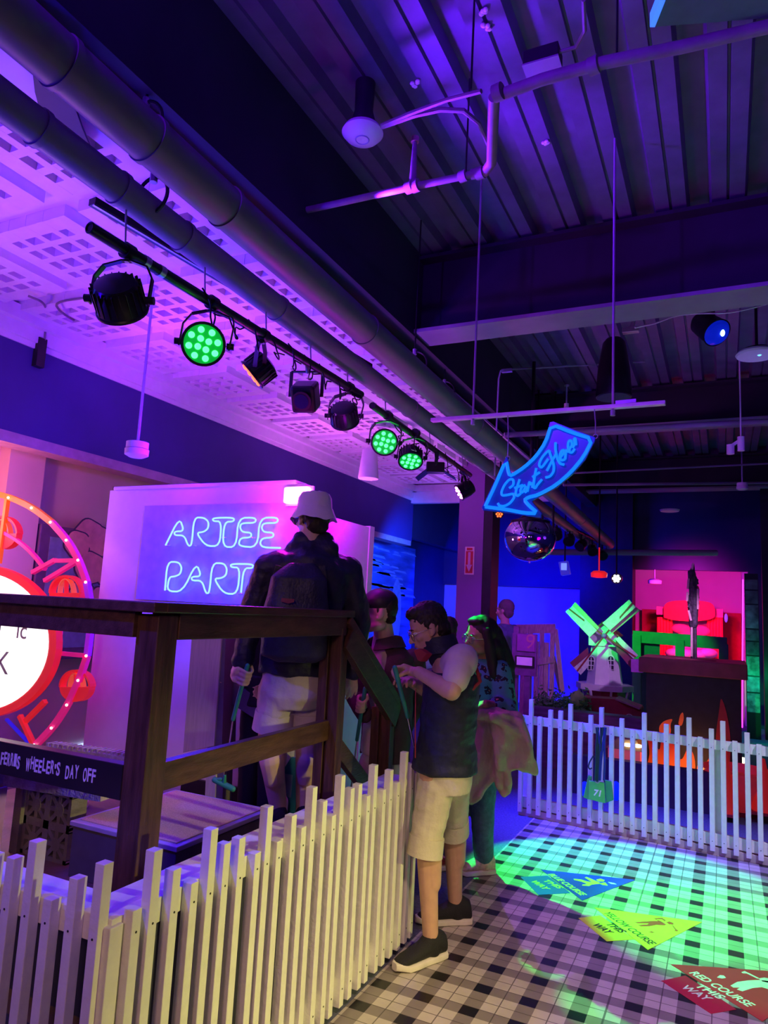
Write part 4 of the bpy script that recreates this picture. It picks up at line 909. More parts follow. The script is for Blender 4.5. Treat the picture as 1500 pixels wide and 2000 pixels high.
for (px, py), (qx, qy) in (((1161, 800), (1163, 850)), ((992, 812), (992, 893))):
    MB().tube([A(px, py, .03), A((px+qx)/2+1, (py+qy)/2, .015), A(qx, qy, .009)], .0035, 6).build('hanging_chain', m_steel, sg, True)
    MB().torus(A(qx, qy+2, .009), Y, .012, .003, 16, 6).build('hook', m_steel, sg, True)

# ================================================================ things under the second bay of the deck
def hang(name, label, cat, px, py, d): return thing(name, label, cat, D(px, py, d))
c = D(1199, 720, 6.4); o = thing('pendant_speaker', 'black tapered pendant speaker under the second bay of the deck', 'speaker', c)
MB().lathe([(.155, -.27), (.158, -.25), (.14, .0), (.10, .24), (.07, .28), (.02, .29)], c, n=32).build('shell', m_blackmetal, o, True)
MB().cyl(c-V((0, 0, .275)), c-V((0, 0, .262)), .145, 28).build('grille', mat('dark_grille', (.06, .05, .10), .7), o)
MB().cyl(c+V((0, 0, .28)), (c.x, c.y, 4.5), .006, 8).build('cable', m_black, o)
c = D(1232, 645, 6.2); o = thing('control_box', 'small silver gripple box with white cable under the second beam bay', 'electrical box', c)
MB().box(c, (.14, .06, .05)).build('box_body', m_steel, o, bevel=.006); MB().bar(c, c+V((.05, .0, .17)), .04, .03).build('bracket', m_steel, o)
cb = tag(MB().tube(smooth([D(1240, 640, 5.8), D(1280, 632, 5.8), D(1320, 616, 5.8), D(1360, 612, 5.8), D(1420, 612, 5.8), D(1470, 602, 5.8), D(1510, 590, 5.8)], 2), .007, 8).build('white_cable', m_white, smooth=True), 'white cable strung sideways in front of the second bay', 'cable')
c = D(1385, 640, 6.0); o = thing('blue_spotlight', 'dark round spotlight with a blue glowing lens at upper right', 'stage light', c); fd = V((.45, -.5, -.6)).normalized()
MB().lathe([(.06, -.18), (.10, -.12), (.115, .10), (.12, .12)], c, fd, 28).build('housing', m_blackmetal, o, True)
MB().lathe([(.11, .0), (.09, .03), (.02, .05)], c+fd*.12, fd, 24).build('lens', mat('blue_lens', (.02, .03, .5), .12, emit=(.0, .02, .9), es=.35), o, True)
MB().ell(c+fd*.165+V((.02, -.01, .01)), (.018, .018, .03), n=10, m=7).build('bulb', emis('blue_bulb', (.35, .8, 1), 5), o, True)
MB().cyl(c+V((0, 0, .08)), (c.x, c.y, 4.5), .05, 14).build('stem', m_blackmetal, o, True)
c = D(1478, 692, 6.0); o = thing('ring_fixture', 'round lilac ring light fixture at the right edge', 'light fixture', c)
MB().lathe([(.075, -.01), (.155, -.015), (.165, .0), (.15, .02), (.07, .015)], c, n=36).build('ring', m_white, o, True)
MB().cyl(c+V((0, 0, .0)), c+V((0, 0, .05)), .1, 24).build('can', m_blackmetal, o, True); MB().cyl(c+V((0, 0, .05)), (c.x, c.y, 4.5), .012, 8).build('stem', m_blackmetal, o); MB().ell(c-V((-.02, 0, .005)), (.018, .018, .012), n=10, m=6).build('sensor', emis('sensor_cyan', (.2, .9, 1), 1.5), o)
c = D(1441, 868, 7.4); o = thing('camera_unit', 'small white twin security camera unit hanging at right', 'camera', c)
MB().cyl(c+V((.03, 0, -.07)), c+V((.03, 0, .08)), .035, 16).build('main_body', m_white, o, True); MB().cyl(c+V((-.07, 0, -.10)), c+V((-.07, 0, -.0)), .038, 16).build('side_body', m_white, o, True); MB().bar(c+V((-.07, 0, -.02)), c+V((.03, 0, .05)), .03, .03).build('arm', m_white, o); MB().cyl(c+V((.03, 0, .08)), c+V((.03, 0, 1.2)), .008, 8).build('rod', m_white, o)
for px, py, d, lab in ((1308, 997, 10.5, 'dim round ceiling disc deep in the dark background'),):
    c = D(px, py, d); o = tag(MB().lathe([(.05, -.02), (.13, -.015), (.14, .01), (.05, .02)], c, n=24).build('ceiling_disc', m_white, smooth=True), lab, 'detector')
# conduits across the far bays
o = thing('cross_conduit', 'thin purple conduits crossing the far dark ceiling bays', 'conduit', D(1250, 900, 9))
for a, b_, r in ((D(985, 850, 7.6), D(1510, 822, 7.6), .03), (D(1120, 924, 9), D(1510, 905, 9), .012), (D(1100, 947, 10), D(1510, 943, 10), .02), (D(985, 722, 7.9), D(1460, 695, 7.9), .013), (D(1010, 1078, 11.4), D(1400, 1080, 11.4), .05)):
    MB().cyl(a, b_, r, 12).build('conduit_run', m_flange, o, True)
pendant_detector(1107, 752, 1107, 790, 4.45, 'tiny white detector on a thin rod beyond the second beam', .03, m_lil, m_white)
o = thing('cable_bracket', 'thin bent lilac rod and bracket above the arrow sign', 'bracket', D(975, 780, 6.8))
MB().tube([D(990, 722, 6.8), D(978, 724, 6.8), D(974, 740, 6.8), D(966, 930, 6.8)], .008, 8).build('bent_rod', m_lil, o, True); MB().box(D(990, 724, 6.8), (.1, .04, .03)).build('clip', m_steel, o)

# ================================================================ mirror dome and far lamp cluster
c = D(1035, 1052, 7.6); o = thing('mirror_dome', 'shiny half dome mirror hanging beside the purple column, below the arrow', 'dome', c)
prof = [(.275*math.sin(t_), -.25*math.cos(t_)) for t_ in [PI*.74*i/22 for i in range(23)]]; prof[0] = (.002, -.25)
MB().lathe(prof, c, n=48).build('dome_shell', mat('mirror_shell', (.55, .6, .8), .06, 1.0, var=.02), o, True)
MB().lathe([(.21, .165), (.21, .19), (.1, .22), (.02, .24)], c, n=40).build('top_cover', m_blackmetal, o, True)
MB().cyl(c+V((0, 0, .22)), (c.x, c.y, 4.5), .02, 10).build('stem', m_blackmetal, o, True)
MB().ell(c-V((0, 0, .258)), (.012, .012, .01), n=8, m=6).build('finial', m_steel, o)
for px, py, w_, m in ((1010, 1052, .05, emis('dome_red', (1, .02, .1), 1.2)), ):
    pass
cl = [(975, 1004, 8.0, 'led_far_orange', (1, .12, .02), 3, .05, (.3, -.9, -.3), 'tiny orange lit lamp under the arrow tip'),
      (1080, 1052, 8.6, 'led_far_red', (1, .06, .04), 3, .045, (.3, -.9, -.3), 'tiny red lit lamp at the right of the mirror dome'),
      (1046, 1045, 8.6, 'led_far_green', (.05, 1, .4), 3, .05, (.1, -.9, -.3), 'tiny green lit lamp above the mirror dome'),
      (1204, 1130, 10.5, 'led_far_white', (.85, .95, 1), 8, .075, (.0, -1, -.1), 'white glaring lamp over the windmill sails')]
for px, py, d, nm, colr, s_, r, fd, lab in cl:
    c = D(px, py, d); fd = V(fd).normalized(); o = thing('small_lamp', lab, 'lamp', c)
    MB().lathe([(r*.6, -r*2), (r, -r*1.5), (r*1.05, .0), (r*.9, .0)], c, fd, 20).build('housing', m_blackmetal, o, True)
    m = emis(nm, colr, s_)
    for k in range(7):
        a, b_, z = frame(fd); t_ = k*PI/3; rr = 0 if k == 6 else r*.58
        MB().ell(c+a*(rr*math.cos(t_))+b_*(rr*math.sin(t_))+z*.005, (r*.24,)*3, n=8, m=6).build('led', m, o, True)
    MB().cyl(c+V((0, 0, r)), (c.x, c.y, 4.5), .012, 8).build('stem', m_blackmetal, o)
c = D(1103, 1110, 10.2); o = thing('small_lamp', 'small blue lit box lamp left of the red pendant', 'lamp', c)
MB().box(c, (.13, .12, .20), (V((.95, 0, .2)).normalized(), Y, V((-.2, 0, .95)).normalized())).build('housing', mat('blue_housing', (.1, .1, .5), .4, emit=(.05, .05, 1), es=.35), o, bevel=.01); MB().box(c+V((0, -.065, .02)), (.08, .01, .1)).build('lens', emis('blue_lens_far', (.2, .3, 1), 1.0), o); MB().cyl(c+V((0, 0, .1)), (c.x, c.y, 4.5), .012, 8).build('stem', m_blackmetal, o)
for px, py, d, lab in ((1170, 1122, 10.4, 'red lit pendant detector left of the white lamp'), (1279, 1136, 13.0, 'red lit pendant detector against the pink wall')):
    c = D(px, py, d); o = thing('pendant_detector', lab, 'smoke detector', c)
    m_ = emis('red_det%d' % px, (1, .02, .03), .6) if px == 1170 else mat('white_plastic', (.8, .8, .8))
    MB().lathe([(.05, -.05), (.115, -.04), (.12, .02), (.08, .05)], c, n=24).build('detector_head', m_, o, True); MB().cyl(c+V((0, 0, .05)), c+V((0, 0, .40)), .010, 8).build('rod', m_, o); MB().cyl(c+V((0, 0, .40)), (c.x, c.y, 4.5), .012, 8).build('upper_rod', m_blackmetal, o)
    point('red_detector_light', c+V((0, -.2, -.1)), (1, .02, .02), 1.2, .05)
a, b_ = B3+V((.05, 1.6, .0)), B3+V((.55, 5.5, -.15))
bar3 = thing('lighting_bar', 'distant black light bar loaded with small dark lamps behind the dome', 'lighting bar', (a+b_)/2)
MB().cyl(a, b_, .024, 12).build('pipe_bar', m_blackmetal, bar3, True)
cable_mess('cable_loops', a, b_, 14, .14, 9, 'dark tangle of far cables above and behind the mirror dome')
rr_ = random.Random(21)
for k in range(7):
    p = a.lerp(b_, (k+.6)/7.2)-V((0, 0, .18)); fd = V((rr_.uniform(-.6, .6), -.7, -.6)).normalized()
    o = thing('stage_light', 'small dark unlit lamp on the distant light bar', 'stage light', p, 'unlit lamps on the distant light bar')
    MB().lathe([(.05, -.09), (.075, -.04), (.08, .06), (.07, .06)], p, fd, 18).build('housing', m_blackmetal, o, True); MB().cyl(p, p+V((0, 0, .17)), .014, 8).build('stem', m_blackmetal, o)

# ================================================================ windmill
wx, wyy = -1.56, 9.65
wm = thing('windmill', 'miniature white windmill with green lit sails on a red base, behind the far fence', 'windmill', (wx, wyy, 0))
def T(px, py, d=9.6): return UY(px, py, d)
c = V((wx, wyy, 0)); zb, zt_, ze = T(1172, 1338).z, T(1172, 1262).z, T(1172, 1228).z
rb, rt = (T(1208, 1338).x-T(1142, 1338).x)/2, (T(1200, 1265).x-T(1151, 1265).x)/2
c = V(((T(1208, 1338).x+T(1142, 1338).x)/2, wyy+rb, 0))
m_wm = mat('windmill_white', (.78, .76, .78), .6, var=.04); m_wr = mat('windmill_red', (.32, .03, .05), .6, var=.15); m_sail = mat('sail_white', (.75, .78, .74), .7, var=.15, scale=30)
vs = []; fs = []
for z_, r in ((zb, rb*1.05), (zt_, rt*1.02)):
    for i in range(8): t_ = PI/8+i*PI/4; vs.append((c.x+r*1.08*math.cos(t_), c.y+r*1.08*math.sin(t_), z_))
fs = [(i, (i+1) % 8, 8+(i+1) % 8, 8+i) for i in range(8)]+[tuple(range(8, 16))]
MB().add(vs, fs).build('tower', m_wm, wm)
# cap with gabled front
r = rt*1.15; f0 = c.y-r; g = [(c.x-r, zt_), (c.x+r, zt_), (c.x+r, zt_+.14), (c.x, ze+.06), (c.x-r, zt_+.14)]
MB().prism([(x_, f0, z_) for x_, z_ in g], (0, 2*r, 0)).build('cap', m_wm, wm)
ro = MB()
for s_ in (-1, 1): ro.box(((c.x+s_*r*.52), c.y, (zt_+.14+ze+.06)/2+.012), (math.hypot(r*1.12, ze-.08-zt_)*1.12, 2*r+.06, .022), (V((r, 0, -s_*(ze-.08-zt_))).normalized() if True else X, Y, V((s_*(ze-.08-zt_), 0, r)).normalized()))
ro.build('cap_roof', m_wr, wm)
gal = MB(); gal.lathe([(rb*1.1, 0), (rb*1.75, 0), (rb*1.75, .07), (rb*1.1, .07)], (c.x, c.y, zb-.07), n=8); gal.build('gallery', m_wm, wm)
MB().lathe([(rb*1.25, 0), (rb*1.35, zb-.12)][::-1] if False else [(rb*1.45, 0), (rb*1.25, zb-.07)], (c.x, c.y, .0), n=8).build('red_base', m_wr, wm)
for k in range(8):
    t_ = PI/8+k*PI/4; MB().bar((c.x+rb*1.6*math.cos(t_), c.y+rb*1.6*math.sin(t_), zb-.07), (c.x+rb*1.35*math.cos(t_), c.y+rb*1.35*math.sin(t_), zb-.26), .025, .02).build('bracket', m_wm, wm)
def win(px, py, dx):
    p = T(px, py, c.y-rb*.86); b = MB(); w_, h = .042, .09; o_ = (p.x, p.y+dx, p.z)
    pts = [(o_[0]-w_, o_[1], o_[2]-h), (o_[0]+w_, o_[1], o_[2]-h)]+[(o_[0]+w_*math.cos(a), o_[1], o_[2]+h*.45+w_*1.1*math.sin(a)) for a in [PI*i/10 for i in range(11)]]
    pane = MB().prism(pts, (0, .02, 0)).build('window_pane', mat('dark_pane', (.03, .02, .05), .3), wm)
    fr_ = MB().tube([V(q)-V((0, .004, 0)) for q in pts], .008, 6, True); fr_.bar((o_[0], o_[1]-.006, o_[2]-h), (o_[0], o_[1]-.006, o_[2]+h*.8), .012, .008); 
    for f_ in (-.35, .3): fr_.bar((o_[0]-w_, o_[1]-.006, o_[2]+h*f_), (o_[0]+w_, o_[1]-.006, o_[2]+h*f_), .01, .01)
    fr_.build('window_frame', m_wm, pane)
win(1193, 1294, 0); win(1154, 1295, .03)
yS = c.y-r-.10; hubp = UY(1180, 1242, yS)
MB().cyl(hubp, (hubp.x, c.y, hubp.z), .03, 12).build('axle', m_wr, wm, True); MB().ell(hubp, (.035, .035, .035)).build('hub', mat('hub_purple', (.4, .08, .5), .5), wm, True)
def sail(tip1, tip2, in1, in2, cloth_side, name='sail'):
    q = [UY(*p, yS-.02) for p in (tip1, tip2, in2, in1)]
    s_ = MB().prism(q, (0, .02, 0)).build(name, m_sail, wm); ct = (q[0]+q[1])/2; ci = (q[2]+q[3])/2
    MB().bar(hubp-V((0, .0, 0)), ct, .018, .022).build('spar', m_wr, s_)
    return s_
def slat(tip1, tip2, in2, in1, m):
    q = [UY(*p, yS+.02) for p in (tip1, tip2, in2, in1)]; MB().prism(q, (0, .03, 0)).build('sail_edge', m, wm)
Wf = lambda a, b_: (1080+a/7.405, 1150+b_/7.405)
m_se = mat('sail_tan_board', (.45, .36, .30), .7)  # plain tan boards along the two upper sails
sail(Wf(180, 330), Wf(285, 250), Wf(530, 700), Wf(635, 600), 1); slat(Wf(275, 250), Wf(320, 190), Wf(670, 560), Wf(630, 610), m_se)
sail(Wf(1100, 155), Wf(1200, 265), Wf(715, 495), Wf(825, 600), 1); slat(Wf(1195, 260), Wf(1258, 310), Wf(850, 650), Wf(820, 595), m_se)
sail(Wf(1160, 1010), Wf(1235, 965), Wf(905, 735), Wf(955, 690), 1); slat(Wf(1160, 1010), Wf(1190, 1225), Wf(920, 900), Wf(905, 740), mat('sail_maroon', (.30, .06, .12), .7))
sail(Wf(400, 1245), Wf(300, 1140), Wf(520, 1110), Wf(510, 960), 1); slat(Wf(300, 1135), Wf(240, 1070), Wf(500, 850), Wf(515, 960), mat('sail_maroon', (.30, .06, .12), .7))
MB().box(UY(1245, 1300, yS), (.14, .12, .16)).build('block', mat('hub_purple', (.4, .08, .5), .5), wm)

# red barn base right of the mill
bn = thing('toy_barn', 'dark red toy barn with sloping roof and white cross window below the windmill', 'toy barn', (-1.25, 9.0, 0))
q = [UY(1136, 1362, 9.1), UY(1205, 1366, 9.1), UY(1252, 1385, 9.1)]
MB().prism([(q[0].x, 9.1, 0), (q[0].x, 9.1, q[0].z), (q[1].x, 9.1, q[1].z), (q[2].x, 9.1, q[2].z), (q[2].x, 9.1, 0)], (0, .3, 0)).build('barn_body', m_wr, bn)
MB().bar(q[1]+V((0, .0, .02)), q[2]+V((0, 0, .02)), .34, .02).build('roof_edge', mat('barn_edge', (.4, .2, .25), .6), bn)
p = UY(1229, 1402, 9.08); MB().torus(p, Y, .042, .004, 24, 6).build('round_window', m_white, bn, True)
for a_ in (X, Z): MB().bar(p-a_*.03, p+a_*.03, .008, .006, up=Y).build('window_bar', m_white, bn)
# planter with greenery
pl = thing('planter_box', 'dark blue planter crammed with green lit foliage behind the far fence', 'planter', (-1.9, 8.7, 0))
a, b_ = UY(1047, 1385, 8.6), UY(1142, 1390, 8.6)
MB().b2((a.x, 8.55, 0), (b_.x, 8.95, a.z)).build('box_body', mat('planter_blue', (.06, .08, .30), .25), pl, bevel=.01)
rr_ = random.Random(6); lf = MB()
for k in range(900):
    p = V((rr_.uniform(a.x-.02, b_.x+.02), rr_.uniform(8.55, 8.93), a.z+abs(rr_.gauss(0, .09)))); u = V((rr_.gauss(0, 1), rr_.gauss(0, 1), rr_.gauss(.3, .8))).normalized(); v = u.orthogonal().normalized(); s_ = rr_.uniform(.018, .04)
    lf.add([p-u*s_, p+v*s_*.45, p+u*s_, p-v*s_*.45], [(0, 1, 2, 3)])
fo = lf.build('foliage', mat('leaf_green', (.10, .45, .10), .6, var=.4), pl); fo['kind'] = 'stuff'
p = UY(1128, 1366, 8.7); MB().ell(p, (.085, .08, .10)).build('topiary_ball', mat('leaf_light', (.35, .7, .2), .8, bump=.6, bscale=80), pl, True)
MB().b2((UY(1030, 1400, 8.3).x, 8.3, 0), (UY(1255, 1400, 8.3).x, 8.5, UY(1150, 1393, 8.3).z)).build('dark_plinth', mat('purple_plinth', (.12, .06, .20), .6, var=.4, scale=4, stretch=(1, 1, 6)), pl)
# numbered podium
pd = thing('hole_marker', 'purple wooden sign stand with the number 9 and a small white notice', 'sign', (-2.2, 8.2, 0)); yp = 8.2
def S9(a, b_, y=yp): return UY(950+a/8.824, 1180+b_/8.824, y)
m_pp = mat('purple_stain', (.22, .10, .26), .6, var=.2)
q0, q1 = S9(455, 380), S9(850, 1250)
MB().b2((q0.x, yp, q1.z), (q1.x, yp+.05, S9(500, 500).z)).build('front_board', m_pp, pd); MB().b2((q0.x, yp+.04, 0), (q0.x+.06, yp+.10, S9(480, 380).z)).build('leg', m_pp, pd); MB().b2((S9(690, 1250).x-.03, yp+.01, 0), (S9(690, 1250).x+.04, yp+.07, q1.z)).build('leg', m_pp, pd)
MB().b2((S9(540, 500).x, yp-.02, S9(540, 800).z), (S9(845, 500).x, yp, S9(540, 520).z)).build('number_plate', mat('purple_plate', (.30, .08, .34), .5), pd)
p = S9(650, 760, yp-.03); text('number', '9', .24, (p.x, yp-.022, p.z), X, Z, mat('brown_nine', (.45, .22, .25), .5), pd, .003, shear=.1)
MB().b2((S9(500, 1050).x, yp-.02, S9(500, 1075).z), (S9(830, 1050).x, yp, S9(500, 880).z)).build('notice_frame', m_black, pd); nt = MB().b2((S9(530, 1050).x, yp-.026, S9(500, 1040).z), (S9(795, 1050).x, yp-.018, S9(500, 900).z)).build('notice', mat('notice_white', (.75, .6, .85), .5, emit=(.4, .15, .7), es=.25), pd)
# wooden trestle / ladder
ld = thing('pallet_trestle', 'pink lit wooden slatted trestle beside the number stand', 'trestle', (-1.95, 9.15, 0)); yl = 9.15
m_lw = mat('weathered_slat', (.5, .38, .40), .7, var=.3, stretch=(8, 8, 1))
def SL(a, b_, y=yl): return UY(950+a/8.824, 1180+b_/8.824, y)
MB().bar(SL(490, 430), SL(1190, 420), .04, .12).build('top_rail', m_lw, ld)
for x_, top in ((640, 480), (760, 480), (870, 640), (960, 490), (1040, 660), (1140, 490)):
    p = SL(x_, top); MB().b2((p.x-.028, yl-.015, 0), (p.x+.028, yl+.015, p.z)).build('slat', m_lw, ld)
MB().bar(SL(870, 1000, yl-.03), SL(1170, 950, yl-.03), .02, .08).build('cross_slat', m_lw, ld)
MB().bar(SL(1195, 430), SL(1310, 1500), .03, .05).build('side_leg', m_lw, ld); MB().bar(SL(1150, 900, yl+.1), SL(1290, 1520, yl+.1), .03, .05).build('side_leg', m_lw, ld)

# ================================================================ chimney block with flames and charred figure
cb = thing('chimney_block', 'big black block with painted flames and a broad maroon top, behind the far fence', 'block', (-.3, 8.3, 0)); yc = 8.0
x0, x1 = UY(1262, 1330, yc).x, UY(1447, 1330, yc).x; z1 = UY(1255, 1312, yc).z
m_cb = mat('charred_black', (.012, .012, .026), .55, var=.3); m_ct = mat('maroon_top', (.22, .05, .07), .55, var=.3, scale=5)
MB().b2((x0, yc, 0), (x1, yc+.75, z1)).build('block_body', m_cb, cb); MB().b2((x0-.07, yc-.05, z1), (x1+.06, yc+.85, UY(1255, 1283, yc).z)).build('top_slab', m_ct, cb, bevel=.01)
MB().bar((x0+.28, yc+.3, UY(1255, 1283, yc).z+.004), (x1-.22, yc+.3, UY(1255, 1283, yc).z+.004), .25, .008).build('figure_plinth', m_ct, cb)
def flame_mat():
    m = bpy.data.materials.new('painted_flame'); m.use_nodes = True; n = m.node_tree.nodes; L = m.node_tree.links; b = n['Principled BSDF']
    g = n.new('ShaderNodeNewGeometry'); s = n.new('ShaderNodeSeparateXYZ'); L.new(g.outputs['Position'], s.inputs[0]); r = n.new('ShaderNodeValToRGB'); mr = n.new('ShaderNodeMapRange')
    mr.inputs[1].default_value = .08; mr.inputs[2].default_value = .75; L.new(s.outputs[2], mr.inputs[0]); L.new(mr.outputs[0], r.inputs[0])
    e = r.color_ramp.elements; e[0].color = (.95, .65, .06, 1); e[1].position = .6; e[1].color = (.45, .01, .02, 1); k = e.new(.25); k.color = (.95, .25, .02, 1)
    L.new(r.outputs[0], b.inputs['Base Color']); b.inputs['Roughness'].default_value = .5; return m
m_fl = flame_mat(); m_fo = mat('flame_orange', (.85, .22, .06), .5)
def flame(pts, name, m, y=yc-.006):
    q = smooth([UY(*p, y) for p in pts], 2); MB().prism(q, (0, .005, 0)).build(name, m, cb)
flame([(1268, 1548), (1262, 1500), (1270, 1470), (1262, 1432), (1278, 1445), (1288, 1470), (1292, 1440), (1310, 1432), (1318, 1460), (1330, 1490), (1345, 1455), (1358, 1480), (1358, 1530), (1340, 1556), (1310, 1562), (1285, 1560), (1268, 1548)], 'flame', m_fl)
flame([(1290, 1440), (1286, 1420), (1296, 1408), (1315, 1403), (1309, 1415), (1311, 1432), (1300, 1445), (1290, 1440)], 'flame_lick', m_fo); flame([(1325, 1413), (1328, 1396), (1334, 1390), (1336, 1403), (1332, 1417), (1327, 1418), (1325, 1413)], 'flame_lick', m_fo)
flame([(1400, 1530), (1397, 1440), (1405, 1385), (1408, 1360), (1418, 1385), (1428, 1440), (1424, 1530), (1400, 1530)], 'flame', mat('flame_maroon', (.28, .02, .04), .6))
flame([(1360, 1560), (1385, 1545), (1392, 1470), (1372, 1500), (1360, 1490), (1360, 1560)], 'flame', m_fl)
fg = thing('charred_figure', 'tall twisted charred wooden figure standing on the black block', 'sculpture', UY(1354, 1287, yc+.3)); yf = yc+.30
def F(px, py, dy=0): return UY(px, py, yf+dy)
m_ch = mat('charred_wood', (.06, .045, .05), .6, var=.5, scale=30, bump=.6); m_chp = mat('raw_wood', (.65, .42, .36), .6)
rr_ = random.Random(8); bd = MB()
for p, q, r0, r1 in (((1352, 1284), (1352, 1215), .016, .022), ((1358, 1284), (1356, 1215), .018, .024), ((1354, 1220), (1356, 1150), .045, .05), ((1356, 1180), (1352, 1120), .05, .035), ((1351, 1150), (1349, 1118), .03, .03), ((1353, 1122), (1354, 1103), .025, .012), ((1360, 1165), (1361, 1195), .02, .012), ((1346, 1170), (1347, 1205), .022, .010)):
    bd.cap(F(*p), F(*q), r0, r1, 8, 3)
for k in range(34):
    p = F(1347+rr_.uniform(0, 13), rr_.uniform(1115, 1205), rr_.uniform(-.03, .03)); bd.box(p, (.03, .03, rr_.uniform(.05, .12)), frame(V((rr_.gauss(0, .25), rr_.gauss(0, .25), 1))))
fgm = bd.build('figure_body', m_ch, fg)
for p, q in (((1343, 1156), (1342, 1174)), ((1345, 1192), (1350, 1212)), ((1345, 1130), (1343, 1150)), ((1363, 1150), (1363, 1190)), ((1351, 1225), (1351, 1282)), ((1354, 1100), (1352, 1112))):
    MB().bar(F(*p, -.035), F(*q, -.035), .018, .02).build('pale_splinter', m_chp, fg)

# green rail frame
gr = thing('green_railing', 'green painted wooden railing between windmill and the red stage', 'railing', (-.5, 11.0, 0)); yg = 11.0
m_gg = mat('green_paint', (.04, .20, .11), .5, var=.2, scale=8)
for a_, b_, w_ in (((1236, 1243), (1420, 1257), .17), ):
    MB().bar(UY(*a_, yg), UY(*b_, yg), .05, w_).build('top_rail', m_gg, gr, bevel=.006)
for px, py in ((1244, 1240), (1328, 1250), (1413, 1258)):
    p = UY(px, py, yg); MB().b2((p.x-.06, yg-.04, 0), (p.x+.06, yg+.04, p.z)).build('post', m_gg, gr, bevel=.006)
MB().b2((UY(1250, 1260, yg).x, yg+.05, 0), (UY(1288, 1260, yg).x, yg+.08, UY(1288, 1250, yg).z-.06)).build('infill_panel', mat('dark_teal', (.02, .09, .09), .6), gr)
# red stage theatre
rs = thing('puppet_stage', 'glowing red toy theatre with scalloped valance, curtains and pale cushions', 'toy theatre', (-.5, 14.6, 0)); yr = 14.5
m_rd = mat('stage_red', (.9, .06, .05), .6, var=.12); m_rdk = mat('stage_dark_red', (.45, .02, .04), .7)
def R_(px, py, dy=0): return UY(px, py, yr+dy)
va = MB(); pts = smooth([R_(*p) for p in ((1296, 1206), (1296, 1182), (1308, 1174), (1345, 1172), (1385, 1175), (1396, 1184), (1398, 1206), (1380, 1212), (1350, 1214), (1315, 1212), (1296, 1206))], 2)
MB().prism(pts, (0, .25, 0)).build('valance', m_rd, rs, bevel=.02)
MB().b2((R_(1281, 1200).x, yr+.1, R_(1281, 1200).z), (R_(1412, 1200).x, yr+.22, R_(1281, 1184).z)).build('lintel', mat('stage_pink', (.85, .25, .35), .6), rs)
for k in range(5):
    for s_, xx in ((0, 1285+6*k), (1, 1384+6*k)):
        p = R_(xx, 1205); MB().cyl((p.x, yr+.15, 0), (p.x, yr+.15, p.z), .035, 10).build('curtain_fold', m_rd, rs, True)
MB().b2((R_(1310, 1260).x, yr+.3, 0), (R_(1386, 1210).x, yr+.36, R_(1310, 1208).z)).build('backdrop', mat('stage_backdrop', (.5, .35, .7), .7), rs)
for px, py, r in ((1330, 1228, .13), (1365, 1232, .15), (1345, 1240, .14)): MB().ell(R_(px, py, .12), (r*1.3, .06, r*.7)).build('pink_hill', mat('hill_pink', (.85, .2, .3), .7), rs, True)
for px, py in ((1316, 1276), (1340, 1278), (1384, 1276), (1366, 1279)): MB().ell(R_(px, py, -.15), (.15, .14, .09)).build('cushion', mat('cushion_pale', (.8, .7, .8), .7), rs, True)
MB().ell(R_(1418, 1207, -.05), (.028, .02, .08)).build('blue_drop_lamp', emis('violet_drop', (.2, .05, 1), 1.2), rs, True)
cv = [R_(1250+i*5, 1198+3*math.cos(i*.5), .8) for i in range(7)]
MB().b2((-1.5, 15.3, 0), (.3, 15.36, 1.95)).build('dado_panel', m_rdk, rs)
# magenta neon line + photos strip
nl = tag(MB().cyl(V((UY(1449, 1382, 13.8).x, 13.8, .0)), UY(1451, 1132, 13.8), .012, 8).build('neon_strip', emis('magenta_strip', (.95, .05, 1), 2.2), smooth=True), 'upright magenta neon strip beside the photo wall', 'neon strip')
pw = thing('photo_wall', 'dark column pasted with blue grey photographs at the right edge', 'photo display', (.5, 12.9, 0)); yv = 12.55
xa, xb = UY(1455, 1200, yv).x, UY(1482, 1200, yv).x
MB().b2((xa, yv, 0), (xb, yv+.05, UY(1455, 1120, yv).z)).build('backing_board', m_black, pw)
rr_ = random.Random(4); ys = [1130, 1152, 1180, 1228, 1252, 1280, 1320, 1352, 1392]
for k, (ya_, yb_) in enumerate(zip(ys, ys[1:])):
    g_ = rr_.uniform(.10, .35); m = mat('photo_%d' % k, (g_, g_*1.05, g_*1.2), .4, var=.7, scale=5+k)
    za, zb_ = UY(1468, ya_+2, yv).z, UY(1468, yb_-1, yv).z
    MB().b2((xa+.01, yv-.006, zb_), (xb-.008, yv, za)).build('photograph', m, pw)
gn = tag(MB().cyl(UY(1440, 1462, 9.0), UY(1520, 1468, 9.0), .014, 8).build('neon_strip', emis('cyan_strip', (.05, 1, .6), 1.6), smooth=True), 'low cyan green neon strip behind the far fence at right', 'neon strip')
# things glimpsed between pickets
def cone_(px, py, d, h, r, label):
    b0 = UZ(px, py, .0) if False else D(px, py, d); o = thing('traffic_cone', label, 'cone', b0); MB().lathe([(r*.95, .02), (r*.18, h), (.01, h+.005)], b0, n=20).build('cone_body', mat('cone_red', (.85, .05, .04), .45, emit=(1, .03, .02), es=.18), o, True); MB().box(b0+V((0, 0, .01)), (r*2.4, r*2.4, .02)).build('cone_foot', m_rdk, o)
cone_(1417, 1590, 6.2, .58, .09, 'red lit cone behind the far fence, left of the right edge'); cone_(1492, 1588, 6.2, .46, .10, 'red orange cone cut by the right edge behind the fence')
rt_ = thing('red_tray_table', 'glossy red round basin glowing behind the far fence at right', 'basin', D(1440, 1590, 6.5)); p = D(1440, 1528, 6.5); MB().lathe([(.2, -.22), (.30, .0), (.32, .12), (.28, .13), (.25, .05)], p, n=32).build('basin_body', mat('basin_red', (.75, .06, .07), .3, emit=(1, .04, .05), es=.12), rt_, True)
